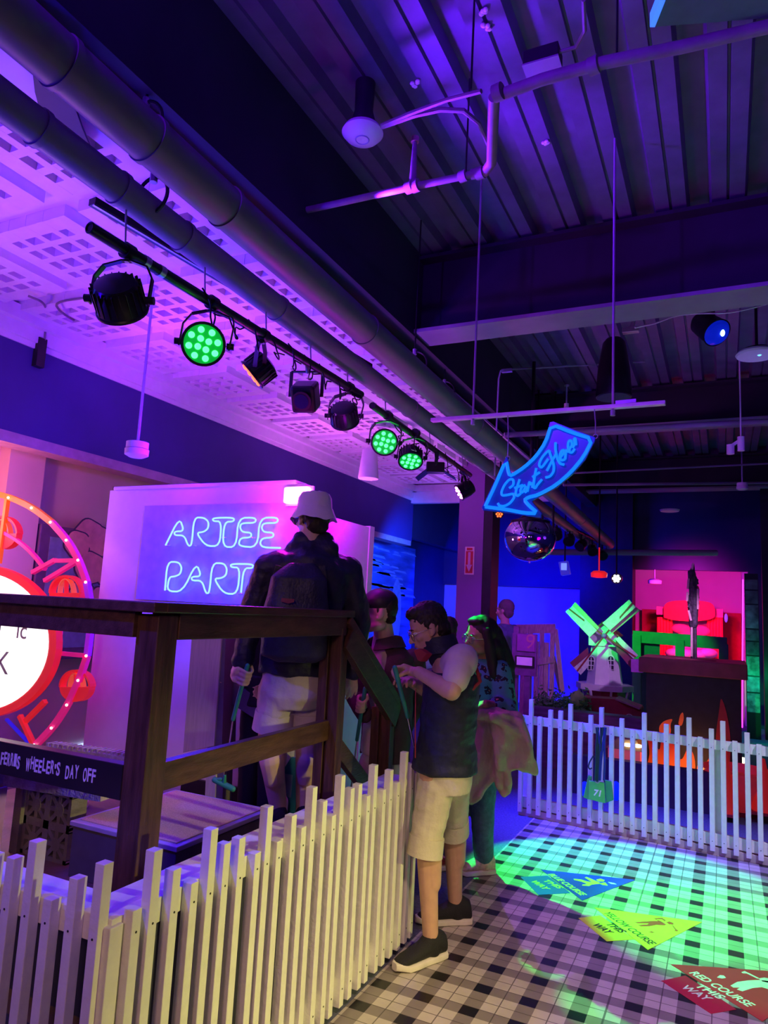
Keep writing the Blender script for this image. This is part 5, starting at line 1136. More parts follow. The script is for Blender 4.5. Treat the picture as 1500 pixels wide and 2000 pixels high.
MB().lathe([(.18, -.27), (.2, -.2)], p, n=20).build('foot', m_rdk, rt_)
ck = thing('pink_model_house', 'pink lit model building with glowing lamps, seen between pickets', 'model house', (-1.2, 7.6, 0)); yk = 7.5
q0, q1 = UY(1187, 1524, yk), UY(1250, 1468, yk)
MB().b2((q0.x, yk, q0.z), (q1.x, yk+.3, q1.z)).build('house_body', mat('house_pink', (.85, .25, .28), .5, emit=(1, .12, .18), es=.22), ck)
MB().prism([(q0.x-.02, yk-.01, q1.z), (q1.x+.02, yk-.01, q1.z), (q1.x-.03, yk-.01, q1.z+.10), (q0.x+.10, yk-.01, q1.z+.10)], (0, .32, 0)).build('roof', mat('house_roof', (.55, .4, .2), .5), ck)
MB().b2((q0.x, yk+.05, 0), (q1.x, yk+.35, q0.z)).build('plinth', m_black, ck)
for px, py in ((1226, 1455), (1246, 1457)):
    p = UY(px, py, yk-.03); MB().ell(p, (.045, .015, .018)).build('lamp_glow', emis('warm_glow', (1, .8, .45), 3.5), ck, True)
for k in range(3):
    MB().b2((q0.x+.05+.1*k, yk-.004, q0.z+.05), (q0.x+.08+.1*k, yk, q0.z+.17)).build('window_slit', m_rdk, ck)
p = UY(1450, 1485, 8.2); tag(MB().ell(p, (.05, .03, .03)).build('small_lamp', emis('warm_glow', (1, .8, .45), 3.5), smooth=True), 'small warm glowing lamp low behind the fence near the right edge', 'lamp')
bb = tag(MB().b2((UY(1115, 1575, 7.3).x, 7.3, .0), (UY(1440, 1575, 7.3).x, 7.42, .36)).build('low_curb', mat('curb_dark', (.05, .04, .09), .6)), 'low dark curb board running behind the far fence', 'curb')
for px in (1142, 1203): 
    p = UY(px, 1545, 7.28); tag(MB().ell(p, (.045, .02, .09)).build('blue_lamp', emis('deep_blue_lamp', (.0, .01, 1), 1.5), smooth=True), 'small deep blue glow low behind the fence', 'lamp', 'blue glows behind the far fence')
# bag with putter covers on the far fence
bg = thing('green_hanging_bags', 'bunch of green cloth number bags on dark ribbons hooked on the far fence', 'bags', (-.88, 6.08, .35)); ybg = 6.06
def G(a, b_, dy=0): return UY(1120+a/11.11, 1400+b_/11.11, ybg+dy)
m_bag = mat('green_bag', (.10, .60, .16), .6, var=.1); m_bag2 = mat('green_bag_dark', (.05, .36, .14), .6); m_rib = mat('dark_ribbon', (.02, .05, .06), .5); m_rb2 = mat('navy_ribbon', (.02, .03, .30), .5)
f_ = MB().prism([G(330, 1385), (G(665, 1430)), G(690, 1880), G(325, 1790)], (0, .02, 0)).build('front_bag', m_bag, bg, bevel=.004)
p = G(425, 1700, -.004); text('bag_number', '71', .066, (p.x, p.y, p.z), V((1, 0, -.03)), Z, mat('tag_white', (.85, .85, .85), .5), f_, .001, shear=.2, bold=.002)
MB().prism([G(320, 1260, .03), G(400, 1300, .03), G(335, 1800, .03), G(210, 1750, .03)], (0, .02, 0)).build('left_bag', m_bag, bg, bevel=.004)
MB().prism([G(680, 1370, .03), G(820, 1400, .03), G(870, 1810, .03), G(700, 1870, .03)], (0, .02, 0)).build('right_bag', m_bag2, bg, bevel=.004)
for k, (x0_, x1_) in enumerate(((500, 560), (520, 600), (600, 560), (680, 600), (540, 480), (650, 530), (700, 650))):
    MB().tube([G(x0_, 230, -.01), G((x0_+x1_)/2+20*math.sin(k), 600, -.015), G(x1_+10*k-30, 950, -.015), G(x1_+12*k-60, 1380, -.01)], .009, 6).build('ribbon', m_rb2 if k in (1, 3, 6) else m_rib, bg, True)
MB().tube(smooth([G(430, 850), G(350, 980), G(320, 1080), G(350, 1140), G(400, 1110)], 2), .006, 6).build('ribbon_loop', m_rib, bg, True)
MB().torus(G(520, 1390, -.01), Y, .016, .003, 16, 6).build('key_ring', m_steel, bg, True)
# ================================================================ people
TMPS = bpy.data.scenes.new('tmp_scene')
def remesh(mb, vox, sm=2, fac=.5, noise_amp=0, noise_sc=8, stretch=(1, 1, 1), seed=0):
    me = bpy.data.meshes.new('tmp'); me.from_pydata([tuple(v) for v in mb.v], [], mb.f); me.update()
    o = bpy.data.objects.new('tmp', me); TMPS.collection.objects.link(o)
    r = o.modifiers.new('r', 'REMESH'); r.mode = 'VOXEL'; r.voxel_size = vox; r.adaptivity = 0
    s = o.modifiers.new('s', 'SMOOTH'); s.factor = fac; s.iterations = sm
    vl = TMPS.view_layers[0]; vl.update(); m2 = bpy.data.meshes.new_from_object(o.evaluated_get(vl.depsgraph))
    bpy.data.objects.remove(o); bpy.data.meshes.remove(me)
    if noise_amp:
        n = len(m2.vertices); co = np.empty(n*3, np.float32); nr = np.empty(n*3, np.float32); m2.vertices.foreach_get('co', co); m2.vertex_normals.foreach_get('vector', nr)
        co = co.reshape(-1, 3); nr = nr.reshape(-1, 3); sc3 = np.array(stretch)*noise_sc; q = co*sc3; q[:, 0] += seed
        dd = np.array([noise.noise(V(p))+.5*noise.noise(V(p)*2.1) for p in q.tolist()], np.float32)
        co += nr*(dd*noise_amp)[:, None]; m2.vertices.foreach_set('co', co.ravel()); m2.update()
    return m2
def skinmesh(name, mb, m, par, vox=.007, sm=2, amp=0, sc=8, st=(1, 1, 1), seed=0, fac=.5):
    me = remesh(mb, vox, sm, fac, amp, sc, st, seed); org = ORG[par.name]
    for v in me.vertices: v.co -= org
    o = finish(name, me, m, par, False, 0, org)
    me.polygons.foreach_set('use_smooth', [True]*len(me.polygons)); return o
def axes(f, up=Z):
    f = V(f).normalized(); r = f.cross(up).normalized(); u = r.cross(f).normalized(); return r, f, u
def head(b, c, f, up, s=1.0, fem=False):
    """skull, jaw, nose, lips, brow, ears around the eye-level centre c"""
    r, f, u = axes(f, up); P = lambda x, y, z: c+r*(x*s)+f*(y*s)+u*(z*s); ax = (r, f, u)
    b.ell(P(0, -.012, .032), (.077*s, .097*s, .090*s), ax, 24, 16); b.ell(P(0, .026, -.030), (.060*s, .064*s, .078*s), ax, 20, 14)
    b.ell(P(0, .050, -.086), (.034*s, .034*s, .026*s), ax); b.ell(P(.035, .012, -.07), (.028*s, .05*s, .03*s), ax); b.ell(P(-.035, .012, -.07), (.028*s, .05*s, .03*s), ax)
    b.cap(P(0, .082, .010), P(0, .108, -.030), .008*s, .0125*s); b.ell(P(.011, .098, -.034), (.009*s, .010*s, .008*s), ax); b.ell(P(-.011, .098, -.034), (.009*s, .010*s, .008*s), ax)
    b.cap(P(-.04, .074, .022), P(.04, .074, .022), .0125*s, .0125*s); b.ell(P(.04, .062, -.025), (.022*s, .022*s, .02*s), ax); b.ell(P(-.04, .062, -.025), (.022*s, .022*s, .02*s), ax)
    b.ell(P(0, .086, -.056), (.024*s, .012*s, .0055*s), ax); b.ell(P(0, .084, -.067), (.021*s, .012*s, .0065*s), ax)
    for k in (-1, 1):
        b.ell(P(k*.077, -.006, -.008), (.008*s, .018*s, .030*s), (V(r), (f+u*.15).normalized(), (u-f*.15).normalized())); b.ell(P(k*.072, .006, -.03), (.008*s, .01*s, .012*s), ax)
def eyes(c, f, up, s, par, sk):
    r, f, u = axes(f, up)
    for k in (-1, 1):
        e = c+r*(k*.031*s)+f*(.0755*s)+u*(.001*s)
        o = MB().ell(e, (.0135*s, .0125*s, .0105*s), (r, f, u), 14, 9).build('eye', mat('eye_white', (.75, .72, .70), .25), par, True)
        MB().ell(e+f*(.0095*s), (.0055*s, .004*s, .0055*s), (r, f, u), 10, 7).build('iris', mat('dark_iris', (.03, .015, .01), .2), o, True)
        MB().tube([c+r*(k*x_*s)+f*(y_*s)+u*(z_*s) for x_, y_, z_ in ((.014, .090, .020), (.03, .0905, .026), (.048, .078, .021))], .0034*s, 6).build('eyebrow', mat('dark_hair', (.02, .014, .012), .6), par, True)
def mouth(c, f, up, s, par):
    r, f, u = axes(f, up)
    MB().ell(c+f*(.0915*s)-u*(.0615*s), (.022*s, .0075*s, .0085*s), (r, f, u), 14, 9).build('lips', mat('lip_colour', (.50, .20, .19), .4), par, True)
def glasses(c, f, up, s, par, m, rad=.024):
    r, f, u = axes(f, up); o = None; P = lambda x, y, z: c+r*(x*s)+f*(y*s)+u*(z*s); b = MB()
    for k in (-1, 1): b.torus(P(k*.033, .098, -.004), f, rad*s, .0019, 26, 6)
    b.tube([P(-.010, .101, .002), P(0, .104, .006), P(.010, .101, .002)], .0016, 6)
    for k in (-1, 1): b.tube([P(k*.057, .096, .0), P(k*.079, .07, .002), P(k*.084, .0, .0), P(k*.080, -.012, -.012)], .0017, 6)
    g = b.build('glasses', m, par, True)
    for k in (-1, 1): MB().cyl(P(k*.033, .0975, -.004), P(k*.033, .0985, -.004), rad*s*.97, 22).build('lens', mat('clear_lens', (.9, .95, 1), .03, alpha=1.0, var=0), g)
    return g
def grip_hand(b, c, a, wr, s=1.0):
    """fist closed round a handle: c on the handle axis, a = axis (little finger to index), wr = wrist"""
    a = V(a).normalized(); w_ = V(wr)-V(c); w_ = (w_-a*w_.dot(a)).normalized(); n = a.cross(w_)
    P = lambda u, v, t: V(c)+w_*(u*s)+n*(v*s)+a*(t*s)
    b.cap(P(.062, .022, -.022), P(.034, .030, -.030), .019*s, .015*s); b.cap(P(.062, .022, .018), P(.030, .030, .030), .019*s, .015*s); b.cap(P(.055, .024, -.012), P(.040, .028, .014), .020*s, .020*s)
    b.cap(V(wr), P(.060, .020, 0), .024*s, .024*s)
    for k, (t, r_) in enumerate(((-.034, .0078), (-.0115, .0088), (.0115, .0090), (.034, .0086))):
        R_ = .0235; pts = [P(.030, .029, t)]+[P(R_*math.cos(q), R_*math.sin(q), t*(1-.06*j)) for j, q in enumerate((math.radians(88), math.radians(140), math.radians(190), math.radians(245), math.radians(290)))]
        for p, q in zip(pts, pts[1:]): b.cap(p, q, r_*s, r_*.95*s, 10, 3)
    pts = [P(.058, .010, .030), P(.036, -.012, .050), P(.012, -.028, .046), P(-.012, -.024, .036)]
    for (p, q), (r0, r1) in zip(zip(pts, pts[1:]), ((.0135, .0115), (.011, .0098), (.0098, .0085))): b.cap(p, q, r0*s, r1*s, 10, 3)
def open_hand(b, wr, d, n, s=1.0, side=1, curl=.35):
    """relaxed hand: wrist, direction of the fingers, palm normal"""
    d = V(d).normalized(); n = V(n); n = (n-d*n.dot(d)).normalized(); t = d.cross(n)*side; P = lambda u, v, w_: V(wr)+d*(u*s)+t*(v*s)+n*(w_*s)
    b.cap(P(.0, 0, 0), P(.03, 0, 0), .023*s, .024*s); 
    for v in (-.024, 0, .024): b.cap(P(.025, v*.7, 0), P(.082, v, .004), .0165*s, .0145*s)
    for k, (v, L_, r_) in enumerate(((-.034, .060, .0075), (-.012, .076, .0085), (.011, .082, .0088), (.034, .072, .0085))):
        p = P(.085, v, .004); a = curl*.5
        for f_ in (.45, .32, .23):
            q = p+(d*math.cos(a)+n*math.sin(a))*(L_*f_*s*1.0)+t*(v*.12*s*f_); b.cap(p, q, r_*s, r_*.94*s, 10, 3); p = q; a += curl
    pts = [P(.018, .026, .006), P(.045, .048, .016), P(.070, .056, .026), P(.088, .054, .034)]
    for (p, q), (r0, r1) in zip(zip(pts, pts[1:]), ((.014, .012), (.0115, .010), (.010, .0085))): b.cap(p, q, r0*s, r1*s, 10, 3)
def torso_rings(J, f, k=1.0, sw=1.0, low=None):
    """ring stack pelvis -> neck, wide at shoulders, narrower at the waist"""
    r = V(f).cross(Z).normalized(); hp, ch, nk = J['hip'], J['chest'], J['neck']; W_ = (J['sL']-J['sR']).length/2*sw; out = []
    for t, rx, ry in ((-.22, .165, .115), (0, .175, .125), (.25, .160, .115), (.55, .170, .122), (.85, W_*.98, .125), (1.0, W_*1.02, .112)):
        out.append((hp.lerp(ch, t), rx*k, ry*k, r, V(f)))
    out.append((ch.lerp(nk, .45), W_*.66*k, .09*k, r, V(f))); out.append((ch.lerp(nk, .8), .075*k, .072*k, r, V(f))); return out
def limb(b, p, e, w_, r0, r1, r2):
    b.cap(p, e, r0, r1); b.cap(p.lerp(e, .25), p.lerp(e, .6), r0*1.04, r1*1.08); b.cap(e, w_, r1*.98, r2); b.cap(e.lerp(w_, .12), e.lerp(w_, .42), r1*1.04, r1*.92)
def leg(b, h, k, a, r0=.085, r1=.056, r2=.038, back=None):
    b.cap(h, k, r0, r1); b.cap(k, a, r1*.98, r2); bk = back or V((0, 0, 0)); b.cap(k.lerp(a, .15)+bk*.018, k.lerp(a, .45)+bk*.016, r1*.98, r1*.82); b.ell(k-bk*.02, (r1*.85,)*3)
def foot(b, a, td, r=.04): b.cap(a, a+V((0, 0, -.035)), .036, .036); b.cap(V((a.x, a.y, a.z-.052))-td*.03, V((a.x, a.y, a.z-.062))+td*.12, .028, .018)
def shoe(name, a, td, par, m_up, m_sole, L_=.29, zf=None, tilt=0):
    td = V((td.x, td.y, 0)).normalized(); sd = td.cross(Z); z0 = zf if zf is not None else a.z-.085; c = V((a.x, a.y, z0)); rise = Z*tilt
    P = lambda u, h: c+td*(u*L_)+V((0, 0, h))
    up = MB()
    rings = [(-.30, .030, .028, .06), (-.27, .040, .050, .075), (-.12, .045, .062, .095), (.04, .045, .060, .100), (.18, .044, .042, .075), (.38, .047, .030, .055), (.55, .046, .022, .045), (.66, .036, .016, .036), (.71, .016, .010, .028)]
    up.loft([(P(u, .022+h*.5*0+ry), rx, ry, sd, Z) for u, rx, ry, h in rings], 18)
    up.cap(V((a.x, a.y, z0+.088))-td*.004, P(-.03, .06), .047, .048); up.cap(P(-.02, .092), P(.20, .070), .040, .030)
    o = skinmesh(name, up, m_up, par, .006, 2)
    so = MB(); so.loft([(P(u, .016+ (.012 if u > .6 else 0)), w_, .017, sd, Z) for u, w_ in ((-.33, .020), (-.30, .036), (-.15, .043), (.1, .043), (.35, .052), (.52, .051), (.66, .040), (.735, .018))], 18, 4)
    so.build('sole', m_sole, o, True)
    for k in range(4):
        p = P(.10+.07*k, .112-.013*k-.004); MB().tube([p-sd*.028-V((0, 0, .012)), p, p+sd*.028-V((0, 0, .012))], .0035, 6).build('lace', m_up, o, True)
    return o
def sleeve(b, p, e, w_, r0, r1, r2): b.cap(p, e, r0, r1); b.cap(e, w_, r1, r2)
m_skin = mat('skin_tan', (.60, .35, .25), .5, var=.06, scale=25); m_skin2 = mat('skin_light', (.66, .44, .36), .5, var=.05, scale=25); m_skin3 = mat('skin_brown', (.40, .22, .15), .5, var=.06, scale=25)
m_hair = mat('dark_hair', (.02, .014, .012), .6); m_gl = mat('thin_metal', (.5, .45, .35), .25, .8); m_glk = mat('black_rim', (.02, .02, .03), .25)
m_vest = mat('navy_vest', (.018, .022, .05), .6, var=.25, scale=25, bump=.3, bscale=60); m_tee = mat('pale_tee', (.70, .58, .54), .8, var=.06, bump=.3, bscale=30)
m_short = mat('cream_shorts', (.66, .60, .46), .85, var=.06, bump=.35, bscale=45); m_short2 = mat('grey_shorts', (.52, .47, .47), .85, var=.07, bump=.35, bscale=35)
m_shoe = mat('black_knit', (.015, .015, .02), .7, bump=.5, bscale=300); m_sole = mat('white_sole', (.72, .66, .60), .5)
m_redc = mat('wine_red', (.30, .02, .045), .7); m_navyj = mat('navy_jacket', (.018, .018, .05), .5, var=.3, scale=18, bump=.5, bscale=40)
m_teal = mat('teal_rubber', (.03, .28, .24), .45); m_chrome = mat('chrome_shaft', (.75, .75, .78), .15, 1.0)

# ---------------------------------------------------------------- man in the vest
f = V((-.88, -.47, 0)).normalized(); r = f.cross(Z)
J = dict(hip=D(868, 1492, 3.64), chest=D(884, 1312, 3.62), neck=D(863, 1262, 3.62), sL=D(902, 1290, 3.47), sR=D(872, 1296, 3.80))
base = UZ(845, 1850, 0)
vm = thing('person', 'man with glasses, navy vest and cream shorts gripping a putter at the handrail', 'person', base)
hc = D(836, 1228, 3.62); hf = V((-.80, -.52, -.42)).normalized(); hu = V((-.36, -.16, .92)).normalized()
eL, wL, hL = D(882, 1350, 3.36), D(818, 1313, 3.52), D(786, 1312, 3.60)
eR, wR = D(838, 1350, 3.88), D(800, 1330, 3.80)
b = MB(); head(b, hc, hf, hu, 1.0); b.cap(D(857, 1262, 3.62), D(845, 1240, 3.62), .060, .056); b.loft(torso_rings(J, f, .93), 24)
limb(b, J['sL'], eL, wL, .052, .045, .031); limb(b, J['sR'], eR, wR, .050, .042, .029)
axg = (D(771, 1304, 3.52)-D(783, 1332, 3.70)).normalized()
grip_hand(b, D(777, 1316, 3.60), axg, wL, 1.05); open_hand(b, wR, D(782, 1322, 3.68)-wR, V((0, 0, -1)), 1, 1, .6)
kN, aN = D(833, 1640, 3.50), D(842, 1806, 3.44); kF, aF = D(884, 1612, 3.84), D(889, 1768, 3.86)
hN, hF = D(852, 1505, 3.56), D(884, 1505, 3.74); aN.z = aF.z = .105
leg(b, hN, kN, aN, .085, .058, .038, -f); leg(b, hF, kF, aF, .085, .058, .038, -f)
tN = (D(775, 1880, 3.30)-D(848, 1850, 3.44)); tN.z = 0; tN.normalize(); tF = V((-.82, -.57, 0)).normalized()
foot(b, aN, tN); foot(b, aF, tF)
skinmesh('body', b, m_skin, vm, .0058, 2)
eyes(hc, hf, hu, 1.0, vm, m_skin); mouth(hc, hf, hu, 1.0, vm); glasses(hc, hf, hu, 1.0, vm, m_gl, .025)
# vest
v = MB(); rings = torso_rings(J, f, 1.10, 1.0); rings = [(J['hip']-V((0, 0, .025)), .188, .164, r, f)]+[(c_, max(x_, .175) if i < 5 else x_, max(y_, .145) if i < 5 else y_*1.15, a_, b_) for i, (c_, x_, y_, a_, b_) in enumerate(rings[2:-2])]
v.loft(rings, 28); v.cap(J['chest']+V((0, 0, .03)), D(862, 1268, 3.62), .10, .082)
v.loft([(J['hip']-V((0, 0, .030)), .197, .172, r, f), (J['hip']+V((0, 0, .08)), .186, .160, r, f)], 28)
vest = skinmesh('vest', v, m_vest, vm, .008, 3, .007, 9, (1, 1, 2.2), 3)
cl = MB(); n0 = D(858, 1262, 3.62); cr_, cf_, cu_ = axes(f+V((0, 0, -.35)), Z)
pts = [n0+cr_*(.085*math.cos(a))+cf_*(.085*math.sin(a))+cu_*.012*math.sin(a) for a in [PI*.62+2*PI*.90*i/26 for i in range(27)]]
vs = []; fs = []
for i, p in enumerate(pts):
    out = (p-n0).normalized(); k = 1 if 3 < i < 24 else .7
    vs += [p-cu_*.03, p+cu_*.055*k+out*.012, p+out*.012+cu_*.05*k, p+out*.014-cu_*.03]
for i in range(26):
    for j in range(4): fs.append((4*i+j, 4*i+(j+1) % 4, 4*(i+1)+(j+1) % 4, 4*(i+1)+j))
MB().add(vs, fs).build('collar', m_vest, vest, True)
q = [D(807, 1270, 3.50), D(818, 1266, 3.50), D(834, 1277, 3.49), D(822, 1293, 3.49), D(815, 1290, 3.49)]
MB().prism(q, (.02, .03, 0)).build('red_lining', m_redc, vest, bevel=.004)
MB().tube([D(812, 1345, 3.50), D(811, 1400, 3.50), D(811, 1480, 3.50)], .003, 6).build('zip_edge', m_redc, vest)
MB().tube([J['sL']+V((0, 0, .07))+r*.03, J['sL']+r*.05-f*.07+V((0, 0, .0)), J['sL']+r*.03-f*.10-V((0, 0, .10)), J['sL']-f*.06-V((0, 0, .14))+r*.03], .010, 8).build('armhole_binding', m_redc, vest, True)
s_ = MB(); sleeve(s_, J['sL']+V((0, 0, .012)), J['sL'].lerp(eL, .55), J['sL'].lerp(eL, .62), .074, .068, .066); s_.cap(J['sL']+V((0, 0, .0))-r*0, J['chest'], .085, .10)
skinmesh('tee_shirt', s_, m_tee, vm, .008, 2, .004, 12, (1, 1, 1), 9)
s_ = MB(); s_.loft([(J['hip']+V((0, 0, .05)), .180, .146, r, f), (J['hip']-V((0, 0, .03)), .182, .150, r, f), (J['hip']-V((0, 0, .12)), .172, .138, r, f)], 24)
for h_, k_, kk in ((hN, kN, .99), (hF, kF, .92)): s_.cap(h_-V((0, 0, .08)), h_.lerp(k_, kk), .097, .083)
so = skinmesh('shorts', s_, m_short, vm, .008, 2, .006, 9, (1, 1, 1.6), 5)
for h_, k_, kk in ((hN, kN, .99), (hF, kF, .92)):
    d = (k_-h_).normalized(); e = h_.lerp(k_, kk)+d*.045; MB().cone(e-d*.06, e+d*.03, .088, .091, 24).build('leg_hem', m_short, so, True)
shoe('sneaker', aN, tN, vm, m_shoe, m_sole, .30, .0); shoe('sneaker', aF, tF, vm, m_shoe, m_sole, .30, .0)
hr, hfv, huv = axes(hf, hu); PH = lambda x, y, z: hc+hr*x+hfv*y+huv*z; h_ = MB()
h_.ell(PH(0, -.022, .048), (.083, .098, .092), (hr, hfv, huv), 24, 16); h_.ell(PH(0, .035, .098), (.062, .05, .035), (hr, hfv, huv)); h_.ell(PH(0, -.06, -.02), (.066, .055, .06), (hr, hfv, huv))
for k in (-1, 1): h_.cap(PH(k*.072, .010, .03), PH(k*.074, .008, .004), .013, .008)
skinmesh('hair', h_, m_hair, vm, .005, 1, .005, 70, (1, 1, 1), 2)
def putter(name, label, g0, g1, s1, hd, m_head, m_grip=m_teal):
    o = thing('putter', label, 'putter', s1); MB().cap(g0, g1, .0125, .0105).build('grip', m_grip, o, True); MB().cyl(g1, s1, .0048, 10).build('shaft', m_chrome, o, True)
    hd = V(hd).normalized(); b = MB(); b.cap(s1-hd*.055, s1+hd*.055, .016, .016); b.cap(s1, s1+(g1-s1).normalized()*.05, .013, .008); b.cap(s1-hd*.05, s1-hd*.02+(g1-s1).normalized()*.02, .012, .01); b.build('head', m_head, o, True); return o
putter('putter', 'putter with teal grip and red head held by the man in the vest', D(771, 1304, 3.52), D(796, 1400, 3.62), D(859, 1684, 4.02), (-.5, -.8, 0), mat('red_rubber', (.4, .02, .02), .5))

# ---------------------------------------------------------------- woman with the coat
f = V((-.80, -.60, 0)).normalized(); r = f.cross(Z); base = UZ(935, 1738, 0)
wo = thing('person', 'woman with long black hair and glasses in a teal leopard sweater and jeans', 'person', base)
J = dict(hip=D(930, 1478, 4.55), chest=D(955, 1318, 4.50), neck=D(950, 1278, 4.50), sL=D(976, 1310, 4.40), sR=D(930, 1312, 4.64))
hc = D(937, 1245, 4.45); hf = V((-.55, -.83, -.08)).normalized(); hu = V((.06, -.02, 1)).normalized()
eL, wL = D(990, 1385, 4.36), D(948, 1375, 4.22); eR, wR = D(915, 1380, 4.66), D(938, 1385, 4.35)
b = MB(); head(b, hc, hf, hu, .97); b.cap(D(953, 1288, 4.50), D(944, 1260, 4.48), .052, .050); b.loft(torso_rings(J, f, .86), 24)
limb(b, J['sL'], eL, wL, .045, .038, .026); limb(b, J['sR'], eR, wR, .045, .038, .026); open_hand(b, wL, D(925, 1378, 4.25)-wL, V((0, 0, -1)), .9, 1, .7); open_hand(b, wR, D(952, 1390, 4.22)-wR, V((0, 0, -1)), .9, -1, .7)
h1, k1, a1 = D(945, 1495, 4.50), D(942, 1610, 4.52), D(943, 1708, 4.60); h2, k2, a2 = D(915, 1495, 4.62), D(892, 1595, 4.56), D(878, 1690, 4.66)
a1.z = .09; a2.z = .09
leg(b, h1, k1, a1, .085, .055, .036); leg(b, h2, k2, a2, .085, .055, .036); t1 = V((-.75, -.66, 0)).normalized(); foot(b, a1, t1); foot(b, a2, t1)
skinmesh('body', b, m_skin3, wo, .006, 2); eyes(hc, hf, hu, .97, wo, m_skin3); mouth(hc, hf, hu, .97, wo); glasses(hc, hf, hu, .97, wo, m_gl, .027)
def leopard():
    m = bpy.data.materials.new('leopard_knit'); m.use_nodes = True; n = m.node_tree.nodes; L = m.node_tree.links; b = n['Principled BSDF']; b.inputs['Roughness'].default_value = .9
    tc = n.new('ShaderNodeTexCoord'); vo = n.new('ShaderNodeTexVoronoi'); vo.inputs['Scale'].default_value = 24; nz = n.new('ShaderNodeTexNoise'); nz.inputs['Scale'].default_value = 25; mx = n.new('ShaderNodeMix'); mx.data_type = 'VECTOR'; mx.inputs[0].default_value = .06
    L.new(tc.outputs['Object'], nz.inputs[0]); L.new(tc.outputs['Object'], mx.inputs[4]); L.new(nz.outputs['Color'], mx.inputs[5]); L.new(mx.outputs[1], vo.inputs['Vector'])
    r = n.new('ShaderNodeValToRGB'); r.color_ramp.interpolation = 'CONSTANT'; e = r.color_ramp.elements; e[0].color = (.50, .24, .16, 1); e[1].position = .12; e[1].color = (.015, .015, .03, 1); k = e.new(.40); k.color = (.07, .26, .32, 1)
    L.new(vo.outputs['Distance'], r.inputs[0]); L.new(r.outputs[0], b.inputs['Base Color']); return m
m_leo = leopard()
s_ = MB(); rr = torso_rings(J, f, 1.03); s_.loft(rr[1:], 26); sleeve(s_, J['sL'], eL, eL.lerp(wL, .45), .068, .070, .062); s_.ell(eL+(wL-eL)*.15, (.085, .085, .075)); sleeve(s_, J['sR'], eR, eR.lerp(wR, .7), .062, .060, .05)
sw = skinmesh('sweater', s_, m_leo, wo, .008, 3, .007, 8, (1, 1, 1), 1)
s_ = MB(); s_.loft([(J['hip']+V((0, 0, .08)), .150, .115, r, f), (J['hip']-V((0, 0, .02)), .165, .125, r, f), (J['hip']-V((0, 0, .12)), .16, .12, r, f)], 24)
for h_, k_, a_ in ((h1, k1, a1), (h2, k2, a2)): s_.cap(h_, k_, .092, .072); s_.cap(k_, a_+V((0, 0, .03)), .072, .066)
skinmesh('jeans', s_, mat('blue_jeans', (.10, .17, .30), .85, var=.25, scale=30, bump=.4, bscale=200), wo, .008, 2, .005, 10, (1, 1, 1.4), 4)
m_sn = mat('pink_white_sneaker', (.72, .42, .42), .6, var=.35, scale=40)
shoe('sneaker', a1, t1, wo, m_sn, m_sole, .26, 0); shoe('sneaker', a2, t1, wo, m_sn, m_sole, .26, 0)
hr, hfv, huv = axes(hf, hu); PH = lambda x, y, z: hc+hr*x+hfv*y+huv*z; h_ = MB()
h_.ell(PH(0, -.028, .045), (.090, .100, .095), (hr, hfv, huv), 24, 16); h_.ell(PH(0, .03, .105), (.06, .05, .03), (hr, hfv, huv))
for k, w_ in ((1, 1), (-1, 1)):
    h_.cap(PH(k*.080, .01, .05), PH(k*.086, -.015, -.08), .026, .034); h_.cap(PH(k*.086, -.015, -.08), PH(k*.10, -.035, -.22), .034, .030)
h_.cap(PH(0, -.085, 0), D(985, 1300, 4.52), .085, .072); h_.cap(D(985, 1300, 4.52), D(1000, 1370, 4.50), .068, .022); h_.cap(PH(-.06, -.07, -.05), D(988, 1345, 4.46), .05, .022); h_.cap(PH(.05, -.09, -.05), D(968, 1340, 4.62), .05, .025)
skinmesh('hair', h_, m_hair, wo, .006, 2, .006, 26, (1, 1, .35), 7)
# coat over her arm (held, its own thing)
ct = MB(); Cf = lambda px, py, d: D(px, py, d)
sheets = [  # hanging cloth panels: rows of points across, top to bottom
 [[(935, 1392), (950, 1388), (968, 1390), (985, 1398)], [(926, 1430), (945, 1432), (966, 1430), (985, 1430)], [(916, 1480), (938, 1485), (958, 1482), (978, 1480)], [(905, 1530), (925, 1540), (945, 1530), (964, 1515)], [(908, 1552), (920, 1565), (935, 1556), (948, 1535)]],
 [[(960, 1392), (980, 1396), (1000, 1402), (1018, 1412)], [(965, 1430), (985, 1440), (1010, 1440), (1030, 1448)], [(972, 1470), (990, 1476), (1014, 1478), (1038, 1480)], [(975, 1500), (990, 1500), (1012, 1498), (1045, 1508)]],
 [[(968, 1440), (978, 1445), (988, 1450)], [(970, 1490), (980, 1495), (990, 1495)], [(974, 1530), (984, 1540), (993, 1530)], [(978, 1546), (985, 1552), (992, 1546)]]]
for n_s, (rows, dd) in enumerate(zip(sheets, (4.25, 4.20, 4.23))):
    ph = n_s*1.7; P3 = [[D(x_, y_, dd+.030*math.sin(2.6*i+1.3*j+ph)) for i, (x_, y_) in enumerate(rw)] for j, rw in enumerate(rows)]
    for j in range(len(P3)):
        for i in range(len(P3[j])-1):
            for t_ in (0, .5): ct.cap(P3[j][i].lerp(P3[j][i+1], t_), P3[j][i].lerp(P3[j][i+1], t_+.5), .021, .021, 8, 3)
            if j < len(P3)-1:
                for t_ in (0, .33, .66, 1): ct.cap(P3[j][i].lerp(P3[j][i+1], t_), P3[j+1][i].lerp(P3[j+1][i+1], t_), .022, .021, 8, 3)
ct.cap(D(938, 1390, 4.22), D(1008, 1404, 4.26), .045, .05); ct.cap(D(965, 1400, 4.16), D(1010, 1430, 4.2), .03, .035)
me = remesh(ct, .007, 3, .5, .012, 13, (1, 1, .5), 12)
org = D(975, 1560, 4.24)
